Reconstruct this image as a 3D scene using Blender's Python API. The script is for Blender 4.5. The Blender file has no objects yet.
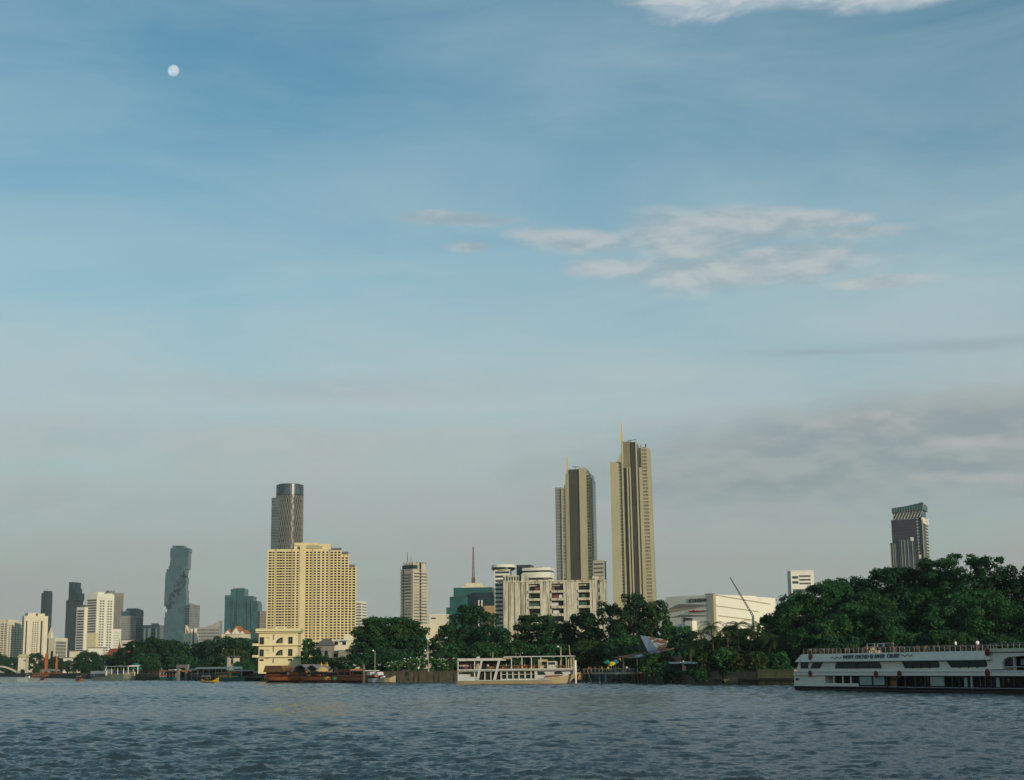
import bpy, math, random
import numpy as np
from mathutils import Vector, Matrix, Euler
R = math.radians
random.seed(7)
scene = bpy.context.scene
COL = scene.collection

# ------------------------------------------------------------------ camera
W, H = 1024, 780
FPX, CAMH, ROLL = 1478.0, 5.0, R(0.7)
PITCH = math.atan((665 - 390) / FPX)
CAM = Vector((0, 0, CAMH))
_r = Vector((1, 0, 0)); FWD = Vector((0, math.cos(PITCH), math.sin(PITCH)))
_u = Vector((0, -math.sin(PITCH), math.cos(PITCH)))
RGT = _r * math.cos(ROLL) - _u * math.sin(ROLL)
UP = _r * math.sin(ROLL) + _u * math.cos(ROLL)
cd = bpy.data.cameras.new('camera'); cam = bpy.data.objects.new('camera', cd); COL.objects.link(cam)
cd.sensor_fit = 'HORIZONTAL'; cd.sensor_width = 36; cd.lens = 36 * FPX / W
cd.clip_start = 0.5; cd.clip_end = 120000
M = Matrix((RGT, UP, -FWD)).transposed().to_4x4(); M.translation = CAM
cam.matrix_world = M
scene.camera = cam

def ray(px, py):
    return FWD * FPX + RGT * (px - 512) + UP * (390 - py)
def at(px, py, Y):
    d = ray(px, py); return CAM + d * (Y / d.y)
def along(P, d, px):
    """t so that P + t d appears in column px"""
    k = (px - 512) / FPX
    n = RGT - FWD * k
    return -((P - CAM).dot(n)) / d.dot(n)
def wx(px, Y, z=3.0):
    return along(Vector((0, Y, z)), Vector((1, 0, 0)), px)
def proj(P):
    q = P - CAM; w = q.dot(FWD)
    return 512 + FPX * q.dot(RGT) / w, 390 - FPX * q.dot(UP) / w
GZ = 3.0     # level of the land above the river

# ------------------------------------------------------------------ mesh builder
class MB:
    def __init__(s): s.v = []; s.f = []; s.m = []
    def add(s, vs, fs, mi=0):
        b = len(s.v); s.v.extend(vs)
        for f in fs: s.f.append(tuple(i + b for i in f)); s.m.append(mi)
    def box(s, x0, x1, y0, y1, z0, z1, mi=0):
        if x0 > x1: x0, x1 = x1, x0
        if y0 > y1: y0, y1 = y1, y0
        if z0 > z1: z0, z1 = z1, z0
        s.add([(x0,y0,z0),(x1,y0,z0),(x1,y1,z0),(x0,y1,z0),(x0,y0,z1),(x1,y0,z1),(x1,y1,z1),(x0,y1,z1)],
              [(0,3,2,1),(4,5,6,7),(0,1,5,4),(1,2,6,5),(2,3,7,6),(3,0,4,7)], mi); return s
    def prism_y(s, pts, y0, y1, mi=0):      # pts (x,z) counter-clockwise seen from -y
        n = len(pts)
        s.add([(x,y0,z) for x,z in pts] + [(x,y1,z) for x,z in pts],
              [tuple(range(n)), tuple(range(2*n-1, n-1, -1))] + [(i, i+n, (i+1)%n+n, (i+1)%n) for i in range(n)], mi); return s
    def prism_x(s, pts, x0, x1, mi=0):      # pts (y,z)
        n = len(pts)
        s.add([(x0,y,z) for y,z in pts] + [(x1,y,z) for y,z in pts],
              [tuple(range(n)), tuple(range(2*n-1, n-1, -1))] + [(i, i+n, (i+1)%n+n, (i+1)%n) for i in range(n)], mi); return s
    def prism_z(s, pts, z0, z1, mi=0, top=None):      # pts (x,y) ; top: optional other outline
        n = len(pts); tp = top or pts
        s.add([(x,y,z0) for x,y in pts] + [(x,y,z1) for x,y in tp],
              [tuple(range(n-1,-1,-1)), tuple(range(n, 2*n))] + [(i, (i+1)%n, (i+1)%n+n, i+n) for i in range(n)], mi); return s
    def tube(s, p0, p1, r0, r1=None, n=8, mi=0):
        r1 = r0 if r1 is None else r1
        p0 = Vector(p0); p1 = Vector(p1); d = (p1 - p0)
        if d.length < 1e-6: return s
        d.normalize(); a = Vector((0,0,1)) if abs(d.z) < .9 else Vector((1,0,0))
        u = d.cross(a).normalized(); v = d.cross(u)
        vs = []
        for p, r in ((p0, r0), (p1, r1)):
            for k in range(n):
                t = 2*math.pi*k/n; vs.append(tuple(p + u*(r*math.cos(t)) + v*(r*math.sin(t))))
        s.add(vs, [(k, k+n, (k+1)%n+n, (k+1)%n) for k in range(n)] + [tuple(range(n)), tuple(range(2*n-1, n-1, -1))], mi); return s
    def lathe(s, prof, n=24, cx=0, cy=0, mi=0, a0=0, sx=1, sy=1):   # prof (r,z)
        vs = []; m = len(prof)
        for r, z in prof:
            for k in range(n):
                t = a0 + 2*math.pi*k/n; vs.append((cx + sx*r*math.cos(t), cy + sy*r*math.sin(t), z))
        fs = []
        for j in range(m-1):
            for k in range(n): fs.append((j*n+k, j*n+(k+1)%n, (j+1)*n+(k+1)%n, (j+1)*n+k))
        fs.append(tuple(range(n-1,-1,-1))); fs.append(tuple((m-1)*n+k for k in range(n)))
        s.add(vs, fs, mi); return s
    def loft(s, rings, mi=0, caps=True):       # rings: equal-length closed outlines
        n = len(rings[0]); vs = [p for r in rings for p in r]; fs = []
        for j in range(len(rings)-1):
            for k in range(n): fs.append((j*n+k, j*n+(k+1)%n, (j+1)*n+(k+1)%n, (j+1)*n+k))
        if caps: fs.append(tuple(range(n-1,-1,-1))); fs.append(tuple((len(rings)-1)*n+k for k in range(n)))
        s.add(vs, fs, mi); return s
    def quad(s, a, b, c, d, mi=0): s.add([tuple(a),tuple(b),tuple(c),tuple(d)], [(0,1,2,3)], mi); return s
    def mesh(s, name, mats):
        me = bpy.data.meshes.new(name); me.from_pydata(s.v, [], s.f)
        if not isinstance(mats, (list, tuple)): mats = [mats]
        for m in mats: me.materials.append(m)
        if len(mats) > 1: me.polygons.foreach_set('material_index', s.m)
        me.update(); return me
    def build(s, name, mats, parent=None, loc=(0,0,0), smooth=False):
        me = s.mesh(name, mats)
        if smooth: me.polygons.foreach_set('use_smooth', [True]*len(me.polygons))
        return link(name, me, parent, loc)

def link(name, me, parent=None, loc=(0,0,0), rz=0, sc=None):
    o = bpy.data.objects.new(name, me); COL.objects.link(o)
    o.location = loc
    if rz: o.rotation_euler = (0,0,rz)
    if sc: o.scale = sc
    if parent is not None: o.parent = parent
    return o
def tag(o, label=None, cat=None, group=None, kind=None):
    if label: o['label'] = label
    if cat: o['category'] = cat
    if group: o['group'] = group
    if kind: o['kind'] = kind
    return o
def thing(name, label, cat, loc=(0,0,0), rz=0, group=None):
    o = bpy.data.objects.new(name, None); COL.objects.link(o)
    o.empty_display_size = .1
    o.location = loc; o.rotation_euler = (0,0,rz)
    return tag(o, label, cat, group)

# ------------------------------------------------------------------ materials
def s2l(c):
    return tuple(((x/255)/12.92 if x/255 <= .04045 else ((x/255+.055)/1.055)**2.4) for x in c)
class NT:
    def __init__(s, m): s.t = m.node_tree; s.n = s.t.nodes; s.l = s.t.links
    def new(s, t, **k):
        o = s.n.new(t)
        for a, b in k.items(): setattr(o, a, b)
        return o
    def lk(s, a, b): s.l.new(a, b)
    def math(s, op, a, b=None, c=None, clamp=False):
        o = s.new('ShaderNodeMath', operation=op, use_clamp=clamp)
        for i, x in enumerate((a, b, c)):
            if x is None: continue
            if hasattr(x, 'is_output'): s.lk(x, o.inputs[i])
            else: o.inputs[i].default_value = x
        return o.outputs[0]
    def mix(s, f, a, b, mode='MIX'):
        o = s.new('ShaderNodeMix', data_type='RGBA', blend_type=mode)
        for i, x in ((0, f), (6, a), (7, b)):
            if hasattr(x, 'is_output'): s.lk(x, o.inputs[i])
            else: o.inputs[i].default_value = x if i == 0 else (tuple(x) + (1,))[:4]
        return o.outputs[2]
    def noise(s, vec=None, scale=1, detail=4, rough=.55, dist=0):
        o = s.new('ShaderNodeTexNoise'); o.inputs['Scale'].default_value = scale
        o.inputs['Detail'].default_value = detail; o.inputs['Roughness'].default_value = rough
        o.inputs['Distortion'].default_value = dist
        if vec is not None: s.lk(vec, o.inputs['Vector'])
        return o.outputs['Fac']
    def ramp(s, f, stops):
        o = s.new('ShaderNodeValToRGB'); e = o.color_ramp.elements
        while len(e) < len(stops): e.new(.5)
        for el, (p, c) in zip(e, stops):
            el.position = p; el.color = (tuple(c) + (1,))[:4] if hasattr(c, '__len__') else (c, c, c, 1)
        s.lk(f, o.inputs[0]); return o.outputs[0]
    def mapr(s, f, a, b, c=0, d=1):
        o = s.new('ShaderNodeMapRange'); o.interpolation_type = 'SMOOTHSTEP'
        s.lk(f, o.inputs[0])
        for i, x in enumerate((a, b, c, d)): o.inputs[i+1].default_value = x
        return o.outputs[0]
    def mapping(s, vec, scale=(1,1,1), loc=(0,0,0), rot=(0,0,0)):
        o = s.new('ShaderNodeMapping'); o.inputs['Scale'].default_value = scale
        o.inputs['Location'].default_value = loc; o.inputs['Rotation'].default_value = rot
        s.lk(vec, o.inputs['Vector']); return o.outputs[0]

def setp(b, **k):
    for a, v in k.items(): b.inputs[a].default_value = v
_mats = {}
def mat(name, col, rough=.8, var=.18, scale=.15, metal=0.0, spec=.3, streak=0.0, stain=(.12,.11,.09), bump=0):
    """a plain weathered surface: colour that varies with 3D noise, optional vertical rain streaks"""
    if name in _mats: return _mats[name]
    m = bpy.data.materials.new(name); m.use_nodes = True
    t = NT(m); b = t.n['Principled BSDF']
    tc = t.new('ShaderNodeTexCoord').outputs['Object']
    c = tuple(col)
    n1 = t.noise(tc, scale, 5, .6)
    lo = tuple(x*(1-var) for x in c); hi = tuple(min(1, x*(1+var)) for x in c)
    base = t.ramp(n1, [(.3, lo), (.7, hi)])
    if streak:
        v = t.mapping(tc, (.55, .55, .03) if streak <= .8 else (1.1, 1.1, .05))
        n2 = t.noise(v, 1.0, 5, .65)
        f = t.mapr(n2, .52 - (.06 if streak > .8 else 0), .75 - (.1 if streak > .8 else 0), 0, streak)
        base = t.mix(f, base, stain)
    t.lk(base, b.inputs['Base Color'])
    setp(b, Roughness=rough, Metallic=metal); b.inputs['Specular IOR Level'].default_value = spec
    if bump:
        bp = t.new('ShaderNodeBump'); bp.inputs['Strength'].default_value = bump; bp.inputs['Distance'].default_value = .05
        t.lk(t.noise(tc, 4, 4), bp.inputs['Height']); t.lk(bp.outputs[0], b.inputs['Normal'])
    _mats[name] = m; return m
def glass(name, col, rough=.12, metal=.0, spec=.6, var=.35, scale=.3):
    """facade glazing: dark, glossy, panes of uneven tone"""
    if name in _mats: return _mats[name]
    m = bpy.data.materials.new(name); m.use_nodes = True
    t = NT(m); b = t.n['Principled BSDF']
    tc = t.new('ShaderNodeTexCoord').outputs['Object']
    oi = t.new('ShaderNodeObjectInfo').outputs['Random']
    v = t.new('ShaderNodeTexVoronoi'); v.inputs['Scale'].default_value = scale
    t.lk(tc, v.inputs['Vector'])
    f = t.math('FRACT', t.math('ADD', v.outputs['Color'], oi))
    lo = tuple(x*(1-var) for x in col); hi = tuple(x*(1+var) for x in col)
    t.lk(t.mix(f, lo, hi), b.inputs['Base Color'])
    setp(b, Roughness=rough, Metallic=metal); b.inputs['Specular IOR Level'].default_value = spec
    _mats[name] = m; return m
# ------------------------------------------------------------------ light, sky, air
SUN_AZ, SUN_EL = R(147), R(12)        # azimuth clockwise from +Y (view direction); behind the camera to the right
SD = Vector((math.sin(SUN_AZ)*math.cos(SUN_EL), math.cos(SUN_AZ)*math.cos(SUN_EL), math.sin(SUN_EL)))
sl = bpy.data.lights.new('sun', 'SUN'); sl.energy = 2.9; sl.angle = R(.5); sl.color = (1, .84, .61)
so = bpy.data.objects.new('sun', sl); COL.objects.link(so)
so.rotation_euler = SD.to_track_quat('Z', 'Y').to_euler(); so.location = (0, -50, 200)

wd = bpy.data.worlds.new('World'); scene.world = wd; wd.use_nodes = True
t = NT(wd); bg = t.n['Background']
sky = t.new('ShaderNodeTexSky', sky_type='NISHITA'); sky.sun_disc = False
sky.sun_elevation = SUN_EL; sky.sun_rotation = SUN_AZ
sky.air_density = 1.0; sky.dust_density = 1.4; sky.ozone_density = 1.6; sky.altitude = 0
D = t.new('ShaderNodeTexCoord').outputs['Generated']
sp = t.new('ShaderNodeSeparateXYZ'); t.lk(D, sp.inputs[0])
dx, dy, dz = sp.outputs
az = t.math('MULTIPLY', t.math('ARCTAN2', dx, dy), 57.2958)          # degrees east of the view axis
el = t.math('MULTIPLY', t.math('ARCSINE', dz), 57.2958)               # degrees above the horizon
ae = t.new('ShaderNodeCombineXYZ'); t.lk(az, ae.inputs[0]); t.lk(el, ae.inputs[1])
ae = ae.outputs[0]
def azel(px, py):
    d = ray(px, py).normalized(); return math.degrees(math.atan2(d.x, d.y)), math.degrees(math.asin(d.z))
K = 1.0
base = t.mix(1.0, sky.outputs[0], (.70, 1.10, 1.08), 'MULTIPLY')
# thin high veil: thicker towards the horizon, in long soft horizontal streaks
streak = t.noise(t.mapping(ae, (.06, .25, 1), rot=(0,0,R(-5))), 1.0, 6, .6, .6)
broad = t.noise(t.mapping(ae, (.045, .10, 1), loc=(3.1,1.7,0)), 1.0, 3, .5)
veil_h = t.ramp(t.math('DIVIDE', el, 40), [(0, .96), (.10, .93), (.17, .87), (.25, .74), (.36, .50), (.48, .30), (.62, .17), (1, .12)])
vf = t.math('ADD', veil_h, t.math('MULTIPLY', t.math('SUBTRACT', streak, .5), .85))
vf = t.math('ADD', vf, t.math('MULTIPLY', t.math('SUBTRACT', broad, .5), .4), clamp=True)
veilcol = t.ramp(t.math('DIVIDE', el, 40), [(0, s2l((148,152,150))), (.1, s2l((153,156,155))), (.17, s2l((163,168,167))), (.25, s2l((175,182,182))), (.36, s2l((170,188,192))), (1, s2l((150,184,200)))])
VK = 10.0     # the veil is given for a background strength of 0.1
veilcol = t.mix(1.0, veilcol, (VK, VK, VK), 'MULTIPLY')
skyc = t.mix(vf, base, veilcol)
# single clouds, each with its own place in the sky (azimuth, elevation), broken up by noise
det = t.noise(t.mapping(ae, (.36, 1.05, 1)), 1.0, 8, .60, .4)
det2 = t.noise(t.mapping(ae, (.22, .55, 1), loc=(7,3,0)), 1.0, 6, .6, .3)
det3 = t.noise(t.mapping(ae, (.30, .80, 1), loc=(2.2,5.1,0)), 1.0, 6, .52, .25)
det3_lo = t.noise(t.mapping(ae, (.30, .80, 1), loc=(2.26,5.45,0)), 1.0, 6, .52, .25)
det4 = t.math('ADD', t.math('MULTIPLY', det3, .6), t.math('MULTIPLY', det, .4))
det_lo = t.noise(t.mapping(ae, (.36, 1.05, 1), loc=(.06,.40,0)), 1.0, 8, .62, .4)
def blob(px, py, wpx, hpx, tilt=0):
    a, e = azel(px, py)
    k = 180/math.pi/FPX*.97
    m = t.mapping(ae, (1/(wpx*k), 1/(hpx*k), 0), loc=(0,0,0))
    # rotate about the centre first, then scale
    sub = t.new('ShaderNodeVectorMath', operation='SUBTRACT'); t.lk(ae, sub.inputs[0]); sub.inputs[1].default_value = (a, e, 0)
    rot = t.new('ShaderNodeVectorRotate', rotation_type='Z_AXIS'); t.lk(sub.outputs[0], rot.inputs[0]); rot.inputs['Angle'].default_value = R(tilt)
    mul = t.new('ShaderNodeVectorMath', operation='MULTIPLY'); t.lk(rot.outputs[0], mul.inputs[0]); mul.inputs[1].default_value = (1/(wpx*k), 1/(hpx*k), 0)
    ln = t.new('ShaderNodeVectorMath', operation='LENGTH'); t.lk(mul.outputs[0], ln.inputs[0])
    return t.math('SUBTRACT', 1.0, ln.outputs['Value'])       # 1 at centre, 0 on the ellipse, negative outside
det4_lo = t.math('ADD', t.math('MULTIPLY', det3_lo, .6), t.math('MULTIPLY', det_lo, .4))
def union(lst):
    o = lst[0]
    for b in lst[1:]: o = t.math('MAXIMUM', o, b)
    return t.math('MAXIMUM', o, -2.0)
def cloud(shape, amp, lo, hi, op, litcol, shadecol, d=det, dl=det_lo):
    global skyc
    raw = t.math('ADD', shape, t.math('MULTIPLY', t.math('SUBTRACT', d, .5), amp))
    f = t.mapr(raw, lo, hi, 0, op)
    # lit tops, greyer undersides: density a little higher up decides
    up = t.mapr(t.math('SUBTRACT', d, dl), -.12, .12)
    c = t.mix(up, shadecol, litcol)
    c = t.mix(1.0, c, (VK, VK, VK), 'MULTIPLY')
    skyc = t.mix(f, skyc, c)
cl = [blob(770,-6,150,20), blob(900,-4,95,16), blob(690,6,62,20), blob(640,-60,420,40)]
cloud(union(cl), 1.2, -.1, .55, .85, s2l((190,194,196)), s2l((158,174,186)))
cl = [blob(455,219,80,9,2), blob(575,240,75,17,6), blob(725,226,120,24,4), blob(800,222,90,13,2), blob(610,268,55,13,2), blob(755,267,170,29,-2), blob(880,282,60,9), blob(690,243,90,26,8), blob(468,247,30,7), blob(860,232,60,9)]
cloud(union(cl), 1.35, -.15, .62, .68, s2l((186,187,186)), s2l((146,160,167)), det4, det4_lo)
cl = [blob(830,352,110,6,2), blob(960,345,110,9,3), blob(1080,340,90,8)]
cloud(union(cl), 1.9, -.1, .9, .4, s2l((140,152,160)), s2l((132,146,155)), det2)
cl = [blob(900,452,360,58,-3), blob(1010,430,160,36), blob(760,470,150,22), blob(1250,450,300,50), blob(990,415,90,15)]
cloud(union(cl), 1.7, -.35, .55, .8, s2l((150,157,159)), s2l((130,142,148)), det4, det4_lo)
cl = [blob(730,446,75,9,-2), blob(880,425,90,15,6), blob(1000,440,90,12,3), blob(960,476,70,8,4), blob(690,448,40,8)]
cloud(union(cl), 1.5, -.1, .75, .6, s2l((175,174,173)), s2l((148,155,158)), det4, det4_lo)
cl = [blob(200,440,420,30), blob(60,500,260,26), blob(330,390,300,20)]
cloud(union(cl), 2.0, -.3, 1.2, .32, s2l((170,168,168)), s2l((150,156,160)), det2)
t.lk(skyc, bg.inputs['Color']); bg.inputs['Strength'].default_value = 0.1

scene.view_settings.view_transform = 'Standard'; scene.view_settings.look = 'None'
scene.view_settings.exposure = 0.18; scene.view_settings.gamma = 1.0
cy = scene.cycles
cy.use_denoising = True
try: cy.denoiser = 'OPENIMAGEDENOISE'
except Exception: pass
cy.max_bounces = 5; cy.diffuse_bounces = 2; cy.glossy_bounces = 3; cy.transmission_bounces = 3; cy.volume_bounces = 1
cy.transparent_max_bounces = 8; cy.caustics_reflective = False; cy.caustics_refractive = False
cy.sample_clamp_indirect = 3; cy.sample_clamp_direct = 5
cy.volume_step_rate = 4

# haze: the humid evening air over the river and the city
HX = 5200
hz = MB().box(-HX, HX, -200, 8200, -3, 420)
hm = bpy.data.materials.new('haze_air'); hm.use_nodes = True
ht = NT(hm); ht.n.remove(ht.n['Principled BSDF'])
pv = ht.new('ShaderNodeVolumePrincipled'); pv.inputs['Color'].default_value = (.80, .96, .93, 1); pv.inputs['Density'].default_value = 3.4e-5
pv.inputs['Anisotropy'].default_value = 0.0
ht.lk(pv.outputs[0], ht.n['Material Output'].inputs['Volume'])
ho = hz.build('haze', hm); tag(ho, kind='stuff')

# ------------------------------------------------------------------ water
SH = [(-900,5200),(-400,3000),(-150,2000),(0,1450),(60,1000),(130,745),(190,668),(250,585),(300,545),(370,478),(460,468),(590,436),(650,382),(700,352),(800,326),(1024,292),(1300,250),(1700,205),(2300,170)]
def shore(px):
    xs = [a for a, b in SH]; return float(np.interp(px, xs, [b for a, b in SH]))
def make_water():
    rs = [3.0]
    while rs[-1] < 40000:
        r = rs[-1]
        if r < 58: dr = max(.35, .06*r) if r < 50 else .5
        elif r < 700: dr = min(max(r*r*.16/7390, .10), .65)
        else: dr = .002*r if r < 1500 else .1*r
        rs.append(r + dr)
    rs = np.array(rs)
    th = np.radians(np.concatenate([np.arange(-180, -30, 3.0), np.arange(-30, -21, .12), np.arange(-21, 21, .052), np.arange(21, 32, .12), np.arange(32, 180, 3.0)]))
    nr, nt = len(rs), len(th)
    RR, TT = np.meshgrid(rs, th, indexing='ij')
    X = RR*np.sin(TT); Y = RR*np.cos(TT)
    dr = np.gradient(rs)[:, None]; da = np.minimum(np.gradient(th), R(5))[None, :]
    cell = np.maximum(dr, RR*da*.8)
    rng = np.random.default_rng(11)
    Z = np.zeros_like(X); DX = np.zeros_like(X); DY = np.zeros_like(X)
    # patches of rougher and calmer water
    g = .5 + .5*np.sin(X*.031 + 1.3*np.sin(Y*.017) + 2) * np.sin(Y*.023 + 1.1*np.sin(X*.013))
    amp_mod = .48 + .92*g
    for k in range(120):
        L = .30 * (3.6/.30) ** (rng.random()**1.1)
        a = .0064 * L ** .96 * rng.uniform(.5, 1.4)
        ang = rng.normal(R(250), R(38))
        kx, ky = math.cos(ang)*2*math.pi/L, math.sin(ang)*2*math.pi/L
        ph = rng.random()*2*math.pi
        w = np.clip((L/cell - 1.7)/1.6, 0, 1)
        p = kx*X + ky*Y + ph + .6*np.sin(X*.05*rng.uniform(.5,1.5)+k) * np.sin(Y*.043*rng.uniform(.5,1.5)+2*k)
        s, c = np.sin(p), np.cos(p)
        aw = a*w*amp_mod
        Z += aw*s; DX += .85*aw*math.cos(ang)*c; DY += .85*aw*math.sin(ang)*c
    X = X + DX; Y = Y + DY
    co = np.stack([X, Y, Z], -1).reshape(-1, 3).astype(np.float32)
    i = np.arange(nr-1)[:, None]*nt + np.arange(nt)[None, :]
    j = np.arange(nr-1)[:, None]*nt + (np.arange(nt)[None, :]+1) % nt
    q = np.stack([i, j, j+nt, i+nt], -1).reshape(-1, 4)
    q = q[:, ::-1]
    me = bpy.data.meshes.new('water')
    me.vertices.add(len(co)); me.vertices.foreach_set('co', co.ravel())
    nq = len(q); me.loops.add(nq*4); me.loops.foreach_set('vertex_index', q.ravel().astype(np.int32))
    me.polygons.add(nq); me.polygons.foreach_set('loop_start', np.arange(0, nq*4, 4, dtype=np.int32))
    me.polygons.foreach_set('use_smooth', np.ones(nq, dtype=bool))
    me.update(calc_edges=True)
    m = bpy.data.materials.new('river_water'); m.use_nodes = True
    t = NT(m); b = t.n['Principled BSDF']
    tc = t.new('ShaderNodeTexCoord').outputs['Object']
    n = t.noise(t.mapping(tc, (.02,.05,1)), 1, 3)
    t.lk(t.ramp(n, [(.3, (.026,.046,.054)), (.7, (.038,.060,.066))]), b.inputs['Base Color'])
    setp(b, Roughness=.09, IOR=1.33)
    h = t.math('ADD', t.math('MULTIPLY', t.noise(t.mapping(tc, (1.0,1.4,1)), 3.2, 5, .65, .5), 1.0), t.math('MULTIPLY', t.noise(tc, .8, 3, .5, .8), 1.2))
    bp = t.new('ShaderNodeBump'); bp.inputs['Strength'].default_value = .9; bp.inputs['Distance'].default_value = .10
    t.lk(h, bp.inputs['Height']); t.lk(bp.outputs[0], b.inputs['Normal'])
    me.materials.append(m)
    tag(link('water', me), kind='structure')
make_water()

# ------------------------------------------------------------------ land behind the bank
mb = MB(); pts = []
for px in list(range(-900, 2301, 20)):
    Y = shore(px); pts.append(Vector((wx(px, Y, 0), Y, 0)))
n = len(pts); vs = []
for p in pts:
    d = p.normalized()
    for q, z in ((p, -2.0), (p + d*1.2, GZ-1.2), (p + d*3.5, GZ), (d*60000, GZ)): vs.append((q.x, q.y, z))
fs = []
for k in range(n-1):
    for j in range(3): fs.append((k*4+j, (k+1)*4+j, (k+1)*4+j+1, k*4+j+1))
mb.add(vs, fs)
gm = mat('bank_earth', (.055,.05,.035), .95, .5, .3, bump=.4)
tag(mb.build('ground', gm), kind='structure')

# ------------------------------------------------------------------ the moon
mo = bpy.data.materials.new('moon_rock'); mo.use_nodes = True
t = NT(mo); t.n.remove(t.n['Principled BSDF'])
tc = t.new('ShaderNodeTexCoord').outputs['Object']
nz = t.noise(tc, .012, 4, .55)
df = t.new('ShaderNodeBsdfDiffuse'); t.lk(t.ramp(nz, [(.42, (.17,.145,.135)), (.58, (.27,.235,.215))]), df.inputs['Color'])
tr = t.new('ShaderNodeBsdfTransparent'); ad = t.new('ShaderNodeAddShader')     # the blue air in front of it adds to its light
t.lk(df.outputs[0], ad.inputs[0]); t.lk(tr.outputs[0], ad.inputs[1]); t.lk(ad.outputs[0], t.n['Material Output'].inputs['Surface'])
MY = 20000
mc = at(173.5, 70.5, MY)
rad = 5.5/FPX*(mc-CAM).length
mb = MB(); prof = [(max(rad*math.sin(math.pi*k/24), .01), -rad*math.cos(math.pi*k/24)) for k in range(25)]
mb.lathe(prof, 40)
mob = mb.build('moon', mo, None, mc, True)
tag(mob, 'pale gibbous moon high in the blue sky', 'moon')
# ------------------------------------------------------------------ trees and plants
def leafmat(name, c0, c1, c2, rough=.6):
    m = bpy.data.materials.new(name); m.use_nodes = True
    t = NT(m); b = t.n['Principled BSDF']
    tc = t.new('ShaderNodeTexCoord').outputs['Object']
    oi = t.new('ShaderNodeObjectInfo').outputs['Random']
    off = t.new('ShaderNodeVectorMath', operation='SCALE'); off.inputs[0].default_value = (31, 17, 9); t.lk(oi, off.inputs['Scale'])
    add = t.new('ShaderNodeVectorMath', operation='ADD'); t.lk(tc, add.inputs[0]); t.lk(off.outputs[0], add.inputs[1])
    n = t.noise(add.outputs[0], .22, 4, .65)
    c = t.ramp(n, [(.30, c0), (.52, c1), (.72, c2)])
    hv = t.new('ShaderNodeHueSaturation'); t.lk(c, hv.inputs['Color'])
    t.lk(t.math('ADD', .85, t.math('MULTIPLY', oi, .3)), hv.inputs['Value'])
    t.lk(t.math('ADD', .485, t.math('MULTIPLY', oi, .03)), hv.inputs['Hue'])
    t.lk(hv.outputs[0], b.inputs['Base Color'])
    setp(b, Roughness=rough); b.inputs['Specular IOR Level'].default_value = .25
    tl = t.new('ShaderNodeBsdfTranslucent'); t.lk(hv.outputs[0], tl.inputs['Color'])
    mx = t.new('ShaderNodeMixShader'); mx.inputs[0].default_value = .34
    t.lk(b.outputs[0], mx.inputs[1]); t.lk(tl.outputs[0], mx.inputs[2])
    t.lk(mx.outputs[0], t.n['Material Output'].inputs['Surface'])
    return m
LEAF_D = leafmat('leaf_deep_green', (.008,.034,.016), (.018,.070,.026), (.045,.125,.038))
LEAF_M = leafmat('leaf_mid_green', (.012,.050,.019), (.029,.102,.032), (.066,.160,.042))
LEAF_Y = leafmat('leaf_yellow_green', (.022,.052,.016), (.046,.088,.022), (.082,.115,.028))
LEAF_P = leafmat('palm_leaf', (.022,.055,.018), (.044,.088,.024), (.075,.115,.032))
LEAF_H = leafmat('hedge_leaf', (.025,.075,.022), (.050,.130,.036), (.090,.190,.055))
BARK = mat('bark', (.075,.060,.045), .9, .35, 1.2, streak=.4, stain=(.03,.028,.024), bump=.5)

def leaves(mesh_name, clumps, per, size, mats, seed, up=.35, core=.55, aspect=1.0):
    """a crown of small leaf sprays spread through clumps; clumps: (x,y,z,rx,rz)"""
    rg = np.random.default_rng(seed)
    P = []; N = []; S = []
    for cx, cy, cz, rx, rz in clumps:
        k = max(8, int(per * (rx*rx*.6 + rx*rz*.4)))
        d = rg.normal(size=(k, 3)); d /= np.linalg.norm(d, axis=1)[:, None]
        # fewer below
        d[:, 2] = np.where((d[:, 2] < 0) & (rg.random(k) < .5), -d[:, 2], d[:, 2])
        rad = core + (1-core)*rg.random(k)**.6
        rad *= 1 + .22*rg.normal(size=k)*.6
        P.append(np.stack([cx + d[:,0]*rx*rad, cy + d[:,1]*rx*rad, cz + d[:,2]*rz*rad], 1))
        nn = d*.9 + rg.normal(size=(k,3))*.55; nn[:,2] += up
        N.append(nn); S.append(size*(.55 + .9*rg.random(k)))
    P = np.concatenate(P); N = np.concatenate(N); S = np.concatenate(S)
    N /= np.linalg.norm(N, axis=1)[:, None]
    k = len(P)
    a = rg.normal(size=(k,3)); U = np.cross(N, a); U /= np.linalg.norm(U, axis=1)[:, None]; V = np.cross(N, U)
    U *= S[:, None]*.5; V *= S[:, None]*.5*aspect
    bend = N*S[:, None]*.16
    co = np.stack([P - U*1.25, P - V*.75 + bend, P + U*1.25, P + V*.75 + bend], 1).reshape(-1, 3).astype(np.float32)
    me = bpy.data.meshes.new(mesh_name)
    me.vertices.add(4*k); me.vertices.foreach_set('co', co.ravel())
    me.loops.add(4*k); me.loops.foreach_set('vertex_index', np.arange(4*k, dtype=np.int32))
    me.polygons.add(k); me.polygons.foreach_set('loop_start', np.arange(0, 4*k, 4, dtype=np.int32))
    me.update(calc_edges=True)
    me.materials.append(mats)
    return me

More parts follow.
